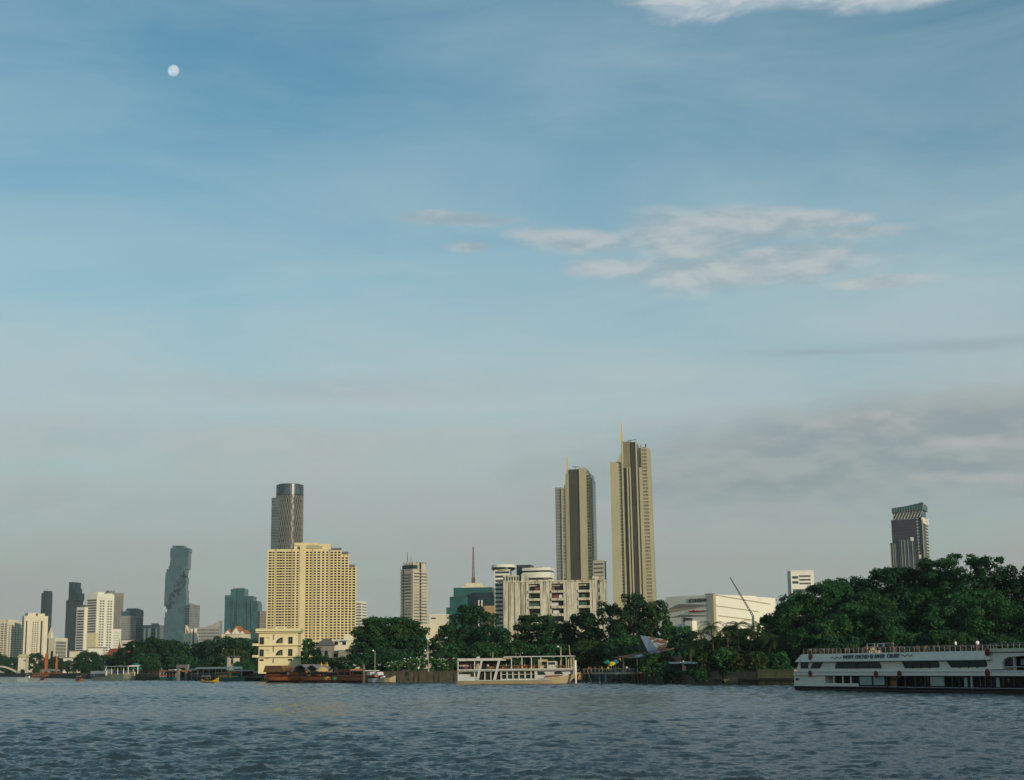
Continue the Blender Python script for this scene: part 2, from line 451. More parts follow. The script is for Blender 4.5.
def crown_clumps(rg, shape, n, w=1.0):
    """unit tree: height 1, crown width 1. returns clumps and limb tips"""
    out = []
    for _ in range(n):
        while True:
            x, y, z = rg.uniform(-1,1,3)
            if x*x + y*y + z*z <= 1: break
        if shape == 'broad':          # rain tree: wide, layered, flat underside
            L = rg.integers(0, 4); zz = .42 + .15*L + rg.normal()*.025
            rad = .5*math.sqrt(max(.05, 1 - ((zz-.48)/.52)**2))
            a = rg.random()*2*math.pi; q = rad*math.sqrt(rg.random()*.9 + .1)*.93
            r = rg.uniform(.075,.135); out.append((q*math.cos(a), q*math.sin(a), zz, r, r*.55))
        elif shape == 'dome':         # dense, reaching almost to the ground
            s = (abs(x*x+y*y+z*z))**-.5 * rg.uniform(.72,1.0)
            zz = max(.06, .47 + .47*z*s); q = .46
            r = rg.uniform(.07,.125); out.append((x*s*q, y*s*q, zz, r, r*.8))
        elif shape == 'tall':         # irregular, several heads
            h = [(-.20,0,.62,.27,.24),(.18,.08,.74,.26,.22),(.02,-.12,.86,.22,.13),(.25,-.1,.50,.22,.2),(-.24,.1,.44,.24,.2),(0,0,.42,.38,.26),(0,0,.22,.42,.22),(.1,0,.25,.42,.22)]
            c = h[rg.integers(0, len(h))]
            s = (x*x+y*y+z*z)**-.5 * rg.uniform(.7,1.05)
            r = rg.uniform(.055,.11); out.append((c[0]+x*s*c[3]*.85, c[1]+y*s*c[3]*.85, c[2]+z*s*c[4]*.8, r, r*.72))
        elif shape == 'open':         # airy top with gaps, layered sprays
            a = rg.random()*2*math.pi; zz = rg.uniform(.18, .97)
            q = (.5*math.sqrt(max(.03, 1-((zz-.52)/.5)**2)))*rg.uniform(.55,1.1)
            r = rg.uniform(.045,.10); out.append((q*math.cos(a), q*math.sin(a), zz, r, r*.5))
        elif shape == 'bush':
            s = (x*x+y*y+z*z)**-.5 * rg.uniform(.6,1.0)
            r = rg.uniform(.10,.18); out.append((x*s*.42, y*s*.42, max(.1,.45+.42*z*s), r, r*.9))
        elif shape == 'slim':
            s = (x*x+y*y+z*z)**-.5 * rg.uniform(.6,1.0)
            r = rg.uniform(.09,.16); out.append((x*s*.36, y*s*.36, .60+.36*z*s, r, r*.55))
    return out

def trunk_mesh(rg, clumps, hgt, wid, mname, r0=.45, lo=.33, nl=9, lean=0):
    mb = MB()
    p = Vector((0,0,-.3)); r = r0
    pts = []
    for k in range(1, 7):
        q = Vector((lean*k + rg.normal()*.12*k*.4, rg.normal()*.12*k*.4, hgt*lo*k/5))
        mb.tube(p, q, r*(1.25 if k == 1 else 1), r*.9, 8); p = q; r *= .88; pts.append(q.copy())
    sel = rg.permutation(len(clumps))[:nl]
    for s in sel:
        c = clumps[s]; tip = Vector((c[0]*wid, c[1]*wid, c[2]*hgt))
        b = pts[rg.integers(2, 6)]
        mid = b.lerp(tip, .5) + Vector((rg.normal()*.3, rg.normal()*.3, .6))
        mb.tube(b, mid, r*.7, r*.45, 6); mb.tube(mid, tip, r*.45, r*.12, 5)
    return mb.mesh(mname, BARK)

_proto = {}
def tree_proto(shape, seed, lm, hgt, wid, n, per, size):
    key = (shape, seed, lm.name, round(hgt), round(wid))
    if key in _proto: return _proto[key]
    rg = np.random.default_rng(seed)
    cl = crown_clumps(rg, shape, n)
    cs = [(x*wid, y*wid, z*hgt, r*wid, rz*(wid*.5+hgt*.5)) for x, y, z, r, rz in cl]
    cm = leaves('crown', cs, per, size, lm, seed, core=.45)
    tm = trunk_mesh(rg, cl, hgt, wid, 'trunk', r0=max(.12, .022*hgt), lo=.36 if shape != 'bush' else .2)
    _proto[key] = (tm, cm, hgt, wid); return _proto[key]

def tree(px, top, wpx, Y, shape, label, lm=LEAF_D, seed=1, group=None, name='tree', per=None, size=None, n=None, zb=GZ, cat='tree', blossom=0):
    P = at(px, top, Y); h = P.z - zb
    w = wpx/FPX*Y
    n = n or {'broad': 110, 'dome': 120, 'tall': 150, 'open': 150, 'bush': 34, 'slim': 36}[shape]
    size = size or min(.85, max(.16, Y/FPX*2.0))
    per = per or 13.5/(size*size)
    tm, cm, hh, ww = tree_proto(shape, seed, lm, h, w, n, per, size)
    o = thing(name, label, cat, (P.x, P.y, zb), random.random()*6.28 if shape != 'tall' else 0, group)
    # the top leaves overshoot the nominal height a little
    s = (w/ww, w/ww, h/hh*.97)
    link('trunk', tm, o, sc=s); link('crown', cm, o, sc=s)
    if blossom:
        rg = np.random.default_rng(seed+500); cl = []
        for _ in range(blossom):
            a = rg.random()*6.28; e = rg.uniform(-.1, 1.3); cl.append((w*.52*math.cos(a)*math.cos(e), w*.52*math.sin(a)*math.cos(e), h*(.42+.5*math.sin(e)), .10, .10))
        link('blossoms', leaves('blossoms', cl, 1, .26, mat('white_blossom', (.62,.62,.55), .8), seed), o)
    return o

def palm(px, top, Y, frond, label, seed=1, name='palm_tree', lm=LEAF_P, lean=.6, nf=17, r0=.2, zb=GZ):
    P = at(px, top, Y); h = P.z - zb - frond*.35
    rg = np.random.default_rng(seed)
    o = thing(name, label, 'palm tree', (P.x, P.y, zb), rg.random()*6)
    mb = MB(); p = Vector((0,0,-.2))
    for k in range(1, 9):
        q = Vector((lean*(k/8)**2, .15*math.sin(k), h*k/8)); mb.tube(p, q, r0*(1.3 - .07*k), r0*(1.22-.07*k), 8); p = q
    mb.build('trunk', BARK, o)
    mb = MB()
    for f in range(nf):
        a = 2*math.pi*f/nf + rg.normal()*.15; el0 = rg.uniform(-.25, 1.15); L = frond*rg.uniform(.8,1.1)
        d = Vector((math.cos(a), math.sin(a), 0)); pos = p.copy(); e = el0; side = Vector((-d.y, d.x, 0))
        prev = pos.copy()
        ns = 9
        for s in range(ns):
            e -= .10 + .022*s
            step = (d*math.cos(e) + Vector((0,0,math.sin(e))))*(L/ns)
            nx = prev + step; lw = frond*.17*math.sin(math.pi*(s+1.2)/(ns+1.6))
            for sg in (-1, 1):
                for u in (0, .5):
                    b = prev.lerp(nx, u); tip = b + side*sg*lw + step*.5 + Vector((0,0,-lw*.55)); b2 = prev.lerp(nx, u+.28)
                    mb.add([tuple(b), tuple(tip), tuple(b2)], [(0,1,2)])
            mb.add([tuple(prev + side*.03), tuple(nx + side*.03), tuple(nx - side*.03), tuple(prev - side*.03)], [(0,1,2,3)])
            prev = nx
    mb.build('crown', lm, o)
    return o

# --- the far bank at left, kilometre off
tree(12, 655, 26, 1500, 'dome', 'low dark tree hiding the foot of the far left cream block', seed=3)
tree(-12, 650, 40, 1600, 'dome', 'dark tree cut by the left edge of the picture', seed=4)
tree(36, 652, 24, 1420, 'dome', 'dark tree right beside the small cream gatehouse', seed=5)
tree(56, 656, 22, 1300, 'dome', 'low dark tree between the orange crane posts', seed=6)
tree(70, 659, 20, 1200, 'bush', 'low dark bushy tree below the small white house on the far bank', seed=7)
tree(89, 650, 30, 1010, 'dome', 'rounded dark tree rising behind the white ferry', seed=8)
tree(106, 654, 24, 960, 'dome', 'dark tree below the red temple roof', seed=9)
tree(120, 651, 26, 900, 'dome', 'dark tree at the right end of the red temple roof', seed=10)
# --- the wooded bank from the pier to the yellow house
tree(137, 640, 40, 860, 'tall', 'dark tree standing below the dull grey slab tower', seed=11)
tree(152, 634, 36, 850, 'dome', 'tall dark tree below the low white and grey block', seed=12)
tree(170, 639, 38, 850, 'broad', 'dark tree in front of the foot of the jagged glass tower', seed=13)
tree(190, 641, 40, 830, 'dome', 'dark tree under the cream and red gable', seed=14)
tree(207, 639, 34, 820, 'tall', 'dark tree in front of the sloping grey roof', seed=15)
tree(222, 633, 34, 800, 'dome', 'highest crown of the wood left of the yellow house', seed=16)
tree(240, 635, 32, 780, 'broad', 'dark tree below the stepped teal towers', seed=17)
tree(253, 636, 28, 760, 'dome', 'dark tree touching the left wall of the yellow house', seed=18)
tree(145, 652, 34, 800, 'dome', 'low dark tree behind the green and orange pontoon', seed=19)
tree(183, 655, 40, 760, 'dome', 'low dark tree behind the concrete gantry', seed=20)
tree(215, 656, 36, 730, 'dome', 'low dark tree behind the white pier roof', seed=21)
tree(244, 660, 22, 660, 'dome', 'small dark tree just left of the brown barge roof', seed=22, lm=LEAF_M)
tree(232, 648, 30, 735, 'open', 'brownish thin tree right of the white pier roof', seed=23, lm=LEAF_Y)
# --- around the yellow house
tree(309, 638, 30, 590, 'tall', 'dark bushy tree against the right wall of the yellow house', seed=24, lm=LEAF_D)
tree(322, 655, 26, 585, 'dome', 'small dark tree below the grey roofed shed', seed=25)
tree(346, 656, 20, 575, 'open', 'small scraggy tree in front of the cream annex', seed=26)
# --- the middle bank
tree(391, 613, 76, 515, 'broad', 'broad spreading rain tree left of the striped grey tower', lm=LEAF_M, seed=27)
tree(372, 632, 44, 505, 'broad', 'spreading dark tree beside the cream annex, lower limb of the grove', seed=28)
tree(414, 634, 36, 500, 'broad', 'dark tree filling the gap below the striped grey tower', seed=29)
tree(385, 648, 60, 492, 'dome', 'low dark tree behind the flowering hedge', seed=30)
tree(470, 603, 66, 520, 'tall', 'tall dark tree in front of the green glass block', seed=31)
tree(446, 622, 36, 512, 'dome', 'dark tree at the left shoulder of the tallest middle tree', seed=32)
tree(497, 622, 34, 505, 'dome', 'dark tree below the white ringed tower', seed=33)
tree(452, 645, 46, 497, 'dome', 'low dark tree just behind the lamp post on the wall', lm=LEAF_M, seed=34)
tree(482, 642, 50, 492, 'dome', 'low dark tree behind the rear deck of the ferry', lm=LEAF_M, seed=35)
tree(536, 611, 50, 510, 'broad', 'dark tree with a flat top in front of the stained concrete block', seed=36)
tree(520, 640, 50, 490, 'dome', 'mid green tree behind the roof of the ferry', lm=LEAF_M, seed=37)
tree(556, 614, 46, 500, 'dome', 'dark rounded tree below the middle balconies of the concrete block', seed=38)
tree(580, 608, 46, 495, 'tall', 'dark tree covering the right foot of the concrete block', seed=39)
tree(556, 643, 50, 480, 'dome', 'low green tree behind the bow masts of the ferry', seed=40, lm=LEAF_M)
tree(605, 598, 44, 480, 'tall', 'tall dark tree between the concrete block and the taller gold tower', lm=LEAF_M, seed=41)
tree(632, 589, 54, 470, 'tall', 'highest tree of the middle bank, in front of the taller gold tower', seed=42)
tree(656, 597, 40, 465, 'tall', 'tall dark tree at the right foot of the taller gold tower', lm=LEAF_M, seed=43)
tree(592, 638, 50, 470, 'dome', 'low dark tree behind the flags of the jetty', lm=LEAF_Y, seed=44)
tree(624, 632, 46, 455, 'dome', 'dark tree left of the rusty tin roof', seed=45, lm=LEAF_M)
tree(678, 620, 46, 430, 'dome', 'dark green tree below the left end of the white mall', seed=46, lm=LEAF_M)
tree(668, 642, 46, 405, 'dome', 'dark tree half hiding the rusty tin roof', seed=47)
tree(700, 636, 36, 410, 'bush', 'bushy tree below the lower sign of the white mall', seed=48, lm=LEAF_M)
# --- palms and thin trees on the bank before the mall
palm(703, 628, 372, 4.6, 'thin palm against the white mall wall, first of the palm row', 1, lm=LEAF_P)
palm(712, 619, 368, 5.0, 'tall thin palm between the mall signs and its gold edge', 8, lm=LEAF_P)
palm(737, 618, 366, 5.2, 'palm with a ragged head below the gold edge of the mall', 2, lm=LEAF_P)
palm(726, 627, 364, 4.8, 'short palm left of the ragged headed palm', 3, lm=LEAF_P)
palm(749, 622, 362, 5.2, 'palm right of the ragged headed palm, dark fronds', 4, lm=LEAF_P)
palm(763, 628, 360, 5.6, 'palm with hanging dry brown fronds near the tree line', 5, lm=LEAF_Y, nf=30)
palm(776, 634, 356, 5.4, 'yellowish palm beside the stern of the big white boat', 6, lm=LEAF_Y, nf=30)
palm(733, 644, 356, 4.4, 'low pale green palm over the river wall', 7, lm=LEAF_Y, nf=20)
palm(690, 640, 370, 4.2, 'low palm above the blue roofed hut', 9, lm=LEAF_P)
tree(716, 634, 30, 400, 'slim', 'thin dark tree between the first two palms', seed=51, lm=LEAF_D)
tree(745, 626, 44, 392, 'dome', 'olive tree behind the row of palms', seed=52, lm=LEAF_Y)
tree(695, 655, 30, 385, 'open', 'small yellow green tree over the blue roofed hut', seed=53, lm=LEAF_Y)
tree(722, 650, 34, 378, 'dome', 'leafy dark tree over the middle of the river wall', seed=54, lm=LEAF_D)
tree(756, 645, 36, 380, 'dome', 'dark leafy tree below the dry palm', seed=55, lm=LEAF_D)
tree(785, 603, 52, 390, 'tall', 'olive tree at the left end of the tall wood', seed=56, lm=LEAF_Y)
tree(783, 645, 40, 362, 'dome', 'dark tree just left of the big white boat', seed=57, lm=LEAF_M)
tree(729, 624, 36, 394, 'tall', 'dark ragged tree between the ragged palm and the gold edge of the mall', seed=58, lm=LEAF_Y)
tree(766, 613, 36, 388, 'tall', 'dark tree over the dry palm, against the right wing of the mall', seed=59, lm=LEAF_D)
# bushes overhanging the river
tree(652, 650, 30, 378, 'bush', 'large bush hanging over the water right of the jetty', seed=61, lm=LEAF_M, zb=1.2, name='bush', cat='bush')
tree(668, 664, 26, 362, 'bush', 'dark bush hanging over the water left of the pale wall', seed=62, zb=.3, name='bush', cat='bush')
tree(713, 662, 26, 352, 'bush', 'green bush spilling over the middle of the pale wall', seed=63, lm=LEAF_M, zb=.6, name='bush', cat='bush')
tree(690, 668, 12, 356, 'bush', 'small bush on top of the pale wall', seed=64, lm=LEAF_M, zb=2, name='bush', cat='bush')
tree(752, 664, 22, 345, 'bush', 'dark bush left of the sunlit wall piece', seed=65, zb=.6, name='bush', cat='bush')
tree(775, 664, 24, 345, 'bush', 'bush above the sunlit wall piece', seed=66, lm=LEAF_M, zb=2.6, name='bush', cat='bush')
# --- the tall wood at right, behind the big boat
big = 'tall wood behind the big white boat'
tree(803, 587, 66, 372, 'dome', 'dark rounded tree at the left shoulder of the tall wood', seed=71, lm=LEAF_M)
tree(830, 573, 60, 380, 'broad', 'tree with a layered top below the pale rooftop block', seed=72, lm=LEAF_M)
tree(862, 566, 52, 390, 'dome', 'round distant crown left of the tall glass tower', seed=73)
tree(893, 560, 74, 372, 'broad', 'dark flat topped tree just left below the tall glass tower', seed=74)
tree(922, 553, 56, 368, 'tall', 'dark tree at the right foot of the tall glass tower', lm=LEAF_M, seed=75)
tree(958, 549, 82, 360, 'open', 'tallest airy tree of the wood with sky showing through its top', seed=76, lm=LEAF_M)
tree(990, 552, 56, 350, 'open', 'airy tree with thin outstretched upper branches right of the tallest', seed=77, lm=LEAF_D)
tree(1032, 557, 76, 345, 'tall', 'dark tree cut by the right edge of the picture', seed=78, lm=LEAF_D)
tree(818, 618, 62, 350, 'dome', 'green tree rising right behind the stern of the big boat', seed=79, lm=LEAF_M)
tree(850, 598, 64, 352, 'dome', 'lit green tree above the lettering of the big boat', seed=80, lm=LEAF_M)
tree(884, 604, 62, 345, 'dome', 'dark green tree above the door of the big boat', seed=81, lm=LEAF_D)
tree(918, 588, 70, 348, 'tall', 'bushy green tree in the middle of the tall wood', seed=82, lm=LEAF_M)
tree(955, 585, 72, 338, 'dome', 'dense green tree below the tallest airy tree', seed=83, lm=LEAF_M)
tree(992, 590, 66, 330, 'dome', 'dense dark tree near the right edge of the wood', seed=84, lm=LEAF_M)
tree(1032, 610, 64, 322, 'dome', 'dense low tree at the right edge of the picture', seed=85, lm=LEAF_D)
tree(840, 632, 50, 340, 'dome', 'low leafy tree over the left window of the big boat', seed=86, lm=LEAF_D)
tree(900, 628, 56, 332, 'dome', 'low leafy tree over the middle windows of the big boat', seed=87, lm=LEAF_M)
tree(948, 625, 56, 326, 'dome', 'low leafy tree over the third window of the big boat', seed=88, lm=LEAF_M)
tree(1000, 632, 56, 318, 'dome', 'low dark tree over the open front deck of the big boat', seed=89, lm=LEAF_D)
tree(975, 574, 60, 346, 'dome', 'dense rounded tree filling the wood between the two airy trees', seed=91, lm=LEAF_M)
tree(905, 572, 60, 366, 'dome', 'dense rounded tree right below the foot of the tall glass tower', seed=92, lm=LEAF_D)
tree(866, 580, 60, 362, 'dome', 'dense rounded tree between the distant crown and the flat topped tree', seed=93, lm=LEAF_M)
tree(935, 566, 56, 364, 'dome', 'dense dark tree filling the left side below the tallest airy tree', seed=94, lm=LEAF_D)
tree(702, 663, 24, 350, 'bush', 'leafy bush hanging over the pale wall left of the green spilling bush', seed=67, lm=LEAF_M, zb=.5, name='bush', cat='bush')
tree(731, 662, 26, 346, 'bush', 'wide dark bush hanging over the dim lower wall', seed=68, zb=.4, name='bush', cat='bush')
tree(741, 667, 16, 343, 'bush', 'small green bush at the right end of the dim lower wall', seed=69, lm=LEAF_M, zb=.8, name='bush', cat='bush')
tree(787, 663, 18, 343, 'bush', 'bush between the sunlit wall piece and the stern of the big boat', seed=70, lm=LEAF_M, zb=1.8, name='bush', cat='bush')
tree(1005, 556, 60, 352, 'dome', 'dense rounded tree below the thin outstretched branches', seed=95, lm=LEAF_M)
tree(946, 555, 54, 366, 'dome', 'dense rounded crown just left of the tallest airy tree', seed=96, lm=LEAF_M)
tree(835, 577, 56, 372, 'dome', 'dense rounded crown in front of the layered top of the wood', seed=97, lm=LEAF_M)
tree(700, 638, 36, 378, 'dome', 'olive leafy tree left of the palms, over the pale wall', seed=101, lm=LEAF_M)
tree(722, 636, 38, 374, 'dome', 'leafy olive thicket tree below the short palm', seed=102, lm=LEAF_Y)
tree(748, 637, 40, 370, 'dome', 'leafy thicket tree below the dark fronded palm', seed=103, lm=LEAF_M)
tree(772, 632, 36, 368, 'dome', 'olive thicket tree behind the yellowish palm', seed=104, lm=LEAF_Y)
tree(708, 650, 24, 350, 'dome', 'small olive tree at the wall edge right of the blue roofed hut', seed=106, lm=LEAF_Y, name='small_tree')
tree(724, 647, 26, 347, 'dome', 'small green tree at the wall edge below the short palm', seed=107, lm=LEAF_M, name='small_tree')
tree(738, 653, 20, 344, 'dome', 'small yellowish tree at the wall edge left of the pale pillar', seed=108, lm=LEAF_Y, name='small_tree')
tree(756, 650, 26, 343, 'dome', 'small olive tree at the wall edge right of the pale pillar', seed=109, lm=LEAF_Y, name='small_tree')
tree(779, 650, 24, 345, 'dome', 'small green tree above the sunlit wall piece, beside the big boat', seed=110, lm=LEAF_M, name='small_tree')
tree(764, 666, 18, 341, 'bush', 'bush trailing over the left end of the sunlit wall piece', seed=105, lm=LEAF_M, zb=.9, name='bush', cat='bush')
tree(1085, 575, 70, 335, 'tall', 'leafy tree beyond the bow of the big boat, past the edge of the wood', seed=85, lm=LEAF_M)
tree(1140, 590, 70, 318, 'dome', 'rounded dark tree further along the bank past the wood', seed=84, lm=LEAF_M)
tree(1200, 600, 70, 300, 'broad', 'low spreading tree at the far end of the bank past the wood', seed=72, lm=LEAF_M)
tree(799, 583, 64, 376, 'dome', 'dense dark tree hiding the foot of the pale rooftop block', seed=111, lm=LEAF_M)
# flowering hedge on the middle wall
for i, (px, tp) in enumerate([(392,660),(402,657),(412,656),(421,655),(431,655),(441,657),(451,656)]):
    tree(px, tp, 15, 478, 'bush', ['leftmost shrub of the flowering hedge on the river wall','shrub with white blossom left of the white shirted person','bright green shrub just left of the white shirted person','bright green shrub behind the white shirted person','bright green shrub at the foot of the lamp post','dim shrub right of the lamp post','rightmost shrub of the hedge beside the ferry stern'][i],
         seed=90+i, lm=LEAF_H, group='shrubs of the hedge on the wall', name='shrub', cat='shrub', n=22, blossom=16)
# ------------------------------------------------------------------ buildings
CREAM = mat('cream_plaster', (.58,.53,.40), .85, .10, .05, streak=.25, stain=(.30,.27,.20))
WHITE = mat('white_plaster', (.66,.64,.56), .85, .08, .05, streak=.2, stain=(.40,.38,.32))
YELLOW = mat('yellow_plaster', (.59,.495,.275), .85, .08, .06, streak=.2, stain=(.36,.29,.15))
YELLOW2 = mat('pale_yellow_plaster', (.62,.55,.33), .85, .08, .2, streak=.25, stain=(.36,.31,.18))
BEIGE = mat('beige_plaster', (.45,.41,.32), .85, .12, .05, streak=.3, stain=(.24,.21,.17))
GREYC = mat('grey_concrete', (.28,.28,.26), .85, .12, .05, streak=.3, stain=(.15,.15,.14))
GREYD = mat('dull_grey_panel', (.17,.17,.17), .7, .12, .05)
BROWNG = mat('brown_grey_panel', (.20,.18,.16), .7, .12, .05)
STAINED = mat('stained_concrete', (.50,.47,.37), .9, .2, .25, streak=.95, stain=(.12,.105,.078))
GOLD = mat('gold_metal_panel', (.45,.395,.25), .42, .08, .02, metal=.35)
GOLDB = mat('bright_gold_fin', (.66,.48,.11), .4, .05, .02, metal=.3)
BRONZE = mat('bronze_panel', (.075,.062,.048), .4, .15, .03, metal=.3)
ROOFRED = mat('red_roof_tile', (.22,.055,.035), .8, .25, .5)
ROOFGREY = mat('grey_roof_tile', (.11,.11,.115), .85, .2, .4)
RUST = mat('rust_tin', (.20,.085,.045), .8, .5, .8, streak=.3)
TIN = mat('pale_tin', (.42,.46,.48), .5, .15, .6, metal=.3)
STEEL = mat('painted_steel', (.10,.10,.10), .6)
REDSTEEL = mat('red_mast_paint', (.13,.07,.06), .6)
WINDK = glass('window_dark', (.012,.014,.018), .2, spec=.25)
WINGR = glass('window_grey', (.07,.08,.09), .2, spec=.3)
WINBL = glass('window_slate_blue', (.03,.045,.06), .2, spec=.3)
TEAL = glass('teal_curtain_glass', (.022,.085,.098), .25, .0, spec=.4, scale=.08)
GREENG = glass('green_curtain_glass', (.012,.088,.082), .25, .0, spec=.35, scale=.12)
NAVY = glass('navy_curtain_glass', (.008,.020,.032), .25, .0, spec=.3, scale=.08)
SLATE = glass('slate_curtain_glass', (.04,.062,.072), .25, .0, spec=.35, scale=.08)
BROWNGL = glass('brown_curtain_glass', (.038,.045,.050), .25, .0, spec=.3, scale=.06)
NEDGE = mat('navy_floor_edge', (.022,.036,.048), .6)
PURPLE = glass('plum_curtain_glass', (.034,.036,.050), .25, .0, spec=.3, scale=.06)

class Bld:
    """a building seen on two faces: L runs from the near corner to the left, Rr from the corner into depth on the right"""
    def __init__(s, name, label, xl, xc, xr, top, Y, phi, cat='building', dr=None, group=None, zb=GZ):
        s.phi = R(phi) + math.atan((xc - 512)/FPX); ph = s.phi      # phi is counted from the line of sight
        P = at(xc, top, Y); s.h = P.z - zb
        s.o = thing(name, label, cat, (P.x, Y, zb), -ph, group)
        s.P = Vector((P.x, Y, zb + s.h*.5)); s.zb = zb
        s.ex = Vector((math.cos(ph), -math.sin(ph), 0)); s.ey = Vector((math.sin(ph), math.cos(ph), 0)); s.off = 0.0
        s.wl = along(s.P, -s.ex, xl) if xl < xc else 0
        s.wr = dr if dr else along(s.P, s.ey, xr)
    def z(s, py, px=None, face='L'):
        """height above the base of picture row py on the front"""
        x0, _ = proj(s.P)
        return at(px if px is not None else x0, py, s.P.y).z - s.zb
    def u(s, px, face='L'):      # local coordinate along a face for a picture column
        px += s.off
        return -along(s.P, -s.ex, px) if face == 'L' else along(s.P, s.ey, px)
    def fb(s, mb, face, u0, u1, z0, z1, d0, d1, mi=0):
        if face == 'L': mb.box(u0, u1, -d1, -d0, z0, z1, mi)
        else: mb.box(d0, d1, u0, u1, z0, z1, mi)
    def rng(s, face): return (-s.wl, 0) if face == 'L' else (0, s.wr)
    def body(s, m, name='wall', x0=None, x1=0, y0=0, y1=None, z0=0, z1=None):
        mb = MB(); mb.box(-s.wl if x0 is None else x0, x1, y0, s.wr if y1 is None else y1, z0, s.h if z1 is None else z1)
        return mb.build(name, m, s.o)
    def bands(s, face, u0, u1, z0, z1, n, frac, m, name='window_band', d=.06, inset=.3):
        st = (z1-z0)/n; hh = st*frac
        mb = MB(); s.fb(mb, face, u0, u1, 0, hh, -inset, d); me = mb.mesh(name, m)
        for k in range(min(n, 100)): link(name, me, s.o, (0, 0, z1 - st*(k+1) + (st-hh)*.5))
        return st
    def piers(s, face, us, w, z0, z1, m, d=.5, name='pier_frame'):
        mb = MB()
        for u in us: s.fb(mb, face, u-w/2, u+w/2, z0, z1, -.2 if d > .1 else d-.5, d)
        return mb.build(name, m, s.o)
    def fins(s, face, u0, u1, n, w, z0, z1, m, d=.5, name='pier_frame'):
        return s.piers(face, [u0 + (u1-u0)*k/n for k in range(n+1)], w, z0, z1, m, d, name)
    def slabs(s, face, u0, u1, z0, z1, n, t, m, d=.35, name='floor_edges'):
        mb = MB()
        for k in range(n+1):
            z = z0 + (z1-z0)*k/n; s.fb(mb, face, u0, u1, z-t/2, z+t/2, -.2 if d > .1 else d-.5, d)
        q_ = -.2 if d > .1 else d-.5; um = (u0+u1)/2; s.fb(mb, face, um-.3, um+.3, z0, z1, q_+.02, q_+.1)
        return mb.build(name, m, s.o)
    def windows(s, face, us, zs, w, h, m, name='window', d=.05, cap=100):
        mb = MB(); s.fb(mb, face, -w/2, w/2, -h/2, h/2, -.2, d); me = mb.mesh(name, m)
        spots = [(u, z) for z in zs for u in us]
        for u, z in spots[:cap]:
            link(name, me, s.o, (u, 0, z) if face == 'L' else (0, u, z))
        if len(spots) > cap:
            mb = MB()
            for u, z in spots[cap:]: s.fb(mb, face, u-w/2, u+w/2, z-h/2, z+h/2, -.2, d)
            tag(mb.build(name + '_field', m, s.o), kind='stuff')
    def part(s, name, m, *boxes):
        mb = MB()
        for b in boxes: mb.box(*b)
        return mb.build(name, m, s.o)

def lin(a, b, n): return [a + (b-a)*(k+.5)/n for k in range(n)]

# 1 cream block at the left edge
b = Bld('apartment_block', 'cream apartment block cut by the left edge of the picture', -14, 8, 22, 621, 2300, 38)
b.body(CREAM); b.bands('L', -b.wl, -2, 4, b.h-3, 20, .5, WINGR); b.fins('L', -b.wl, 0, 6, 1.5, 0, b.h, CREAM, .6)
b.bands('R', 3, b.wr-2, 4, b.h-5, 20, .5, WINGR); b.fins('R', 0, b.wr, 5, 2.6, 0, b.h-2, CREAM, .6)
b.part('roof_parapet', CREAM, (-b.wl*.8, -3, 3, 12, b.h, b.h+3), (-6, -1, 3, b.wr*.7, b.h, b.h+2))
b.part('podium', BEIGE, (-b.wl-4, 22, -14, b.wr, 0, 13))
# 2 cream tower with dark slots
b = Bld('tower_block', 'cream tower with two dark vertical slots in front of the dark slim tower', 21, 24.5, 47, 616, 2250, 72)
b.body(CREAM)
b.bands('L', -b.wl+1, -1, 3, b.h-6, 22, .5, WINGR)
u = lambda px: b.u(px, 'R')
for p0, p1 in ((25.0,26.2),(40,41.5)): b.part('slot_window', WINDK, (-.2, .5, u(p0), u(p1), 6, b.h-7))
b.bands('R', u(31), u(38), 4, b.h-8, 22, .55, WINGR); b.piers('R', [u(31),u(33.3),u(35.6),u(38)], 1.6, 0, b.h-3, CREAM)
b.part('roof_house', CREAM, (-16, -2, u(27), u(35), b.h, b.h+5), (-16, -2, u(37), u(44), b.h, b.h+4))
b.part('corner_chamfer', CREAM, (-b.wl*.5, 1.0, u(43), u(46), 0, b.h*.9))
# 3 dark slim tower
b = Bld('glass_tower', 'very dark slim tower rising behind the cream slotted tower', 40, 47.5, 51, 593, 3300, 25)
b.body(NAVY); b.slabs('L', -b.wl, 0, 0, b.h, 40, .7, NEDGE, .2); b.fins('L', -b.wl, 0, 5, .9, 0, b.h, NEDGE, .4); b.slabs('R', 0, b.wr, 0, b.h, 40, .7, NEDGE, .2)
b.part('crown_setback', NAVY, (-b.wl*.72, -.4, .5, b.wr-1, b.h, b.h+5))
# 4 small cream building with grey gridded front
b = Bld('office_block', 'low cream block with a gridded grey front and a little pinnacle', 48, 55, 67, 638, 1950, 42)
b.body(CREAM)
b.part('slot_window', WINDK, (b.u(51), b.u(53), -.5, .2, 8, b.h*.62))
b.bands('R', 2, b.wr-3, 6, b.h-4, 8, .72, WINGR); b.fins('R', 2, b.wr-3, 10, .7, 4, b.h-4, GREYC, .3)
mb = MB(); mb.prism_z([(-14,2),(-9,2),(-9,7),(-14,7)], b.h, b.h+4); mb.prism_z([(-14,2),(-9,2),(-9,7),(-14,7)], b.h+4, b.h+14, top=[(-11.6,4.4),(-11.4,4.4),(-11.4,4.6),(-11.6,4.6)]); mb.build('pinnacle', CREAM, b.o)
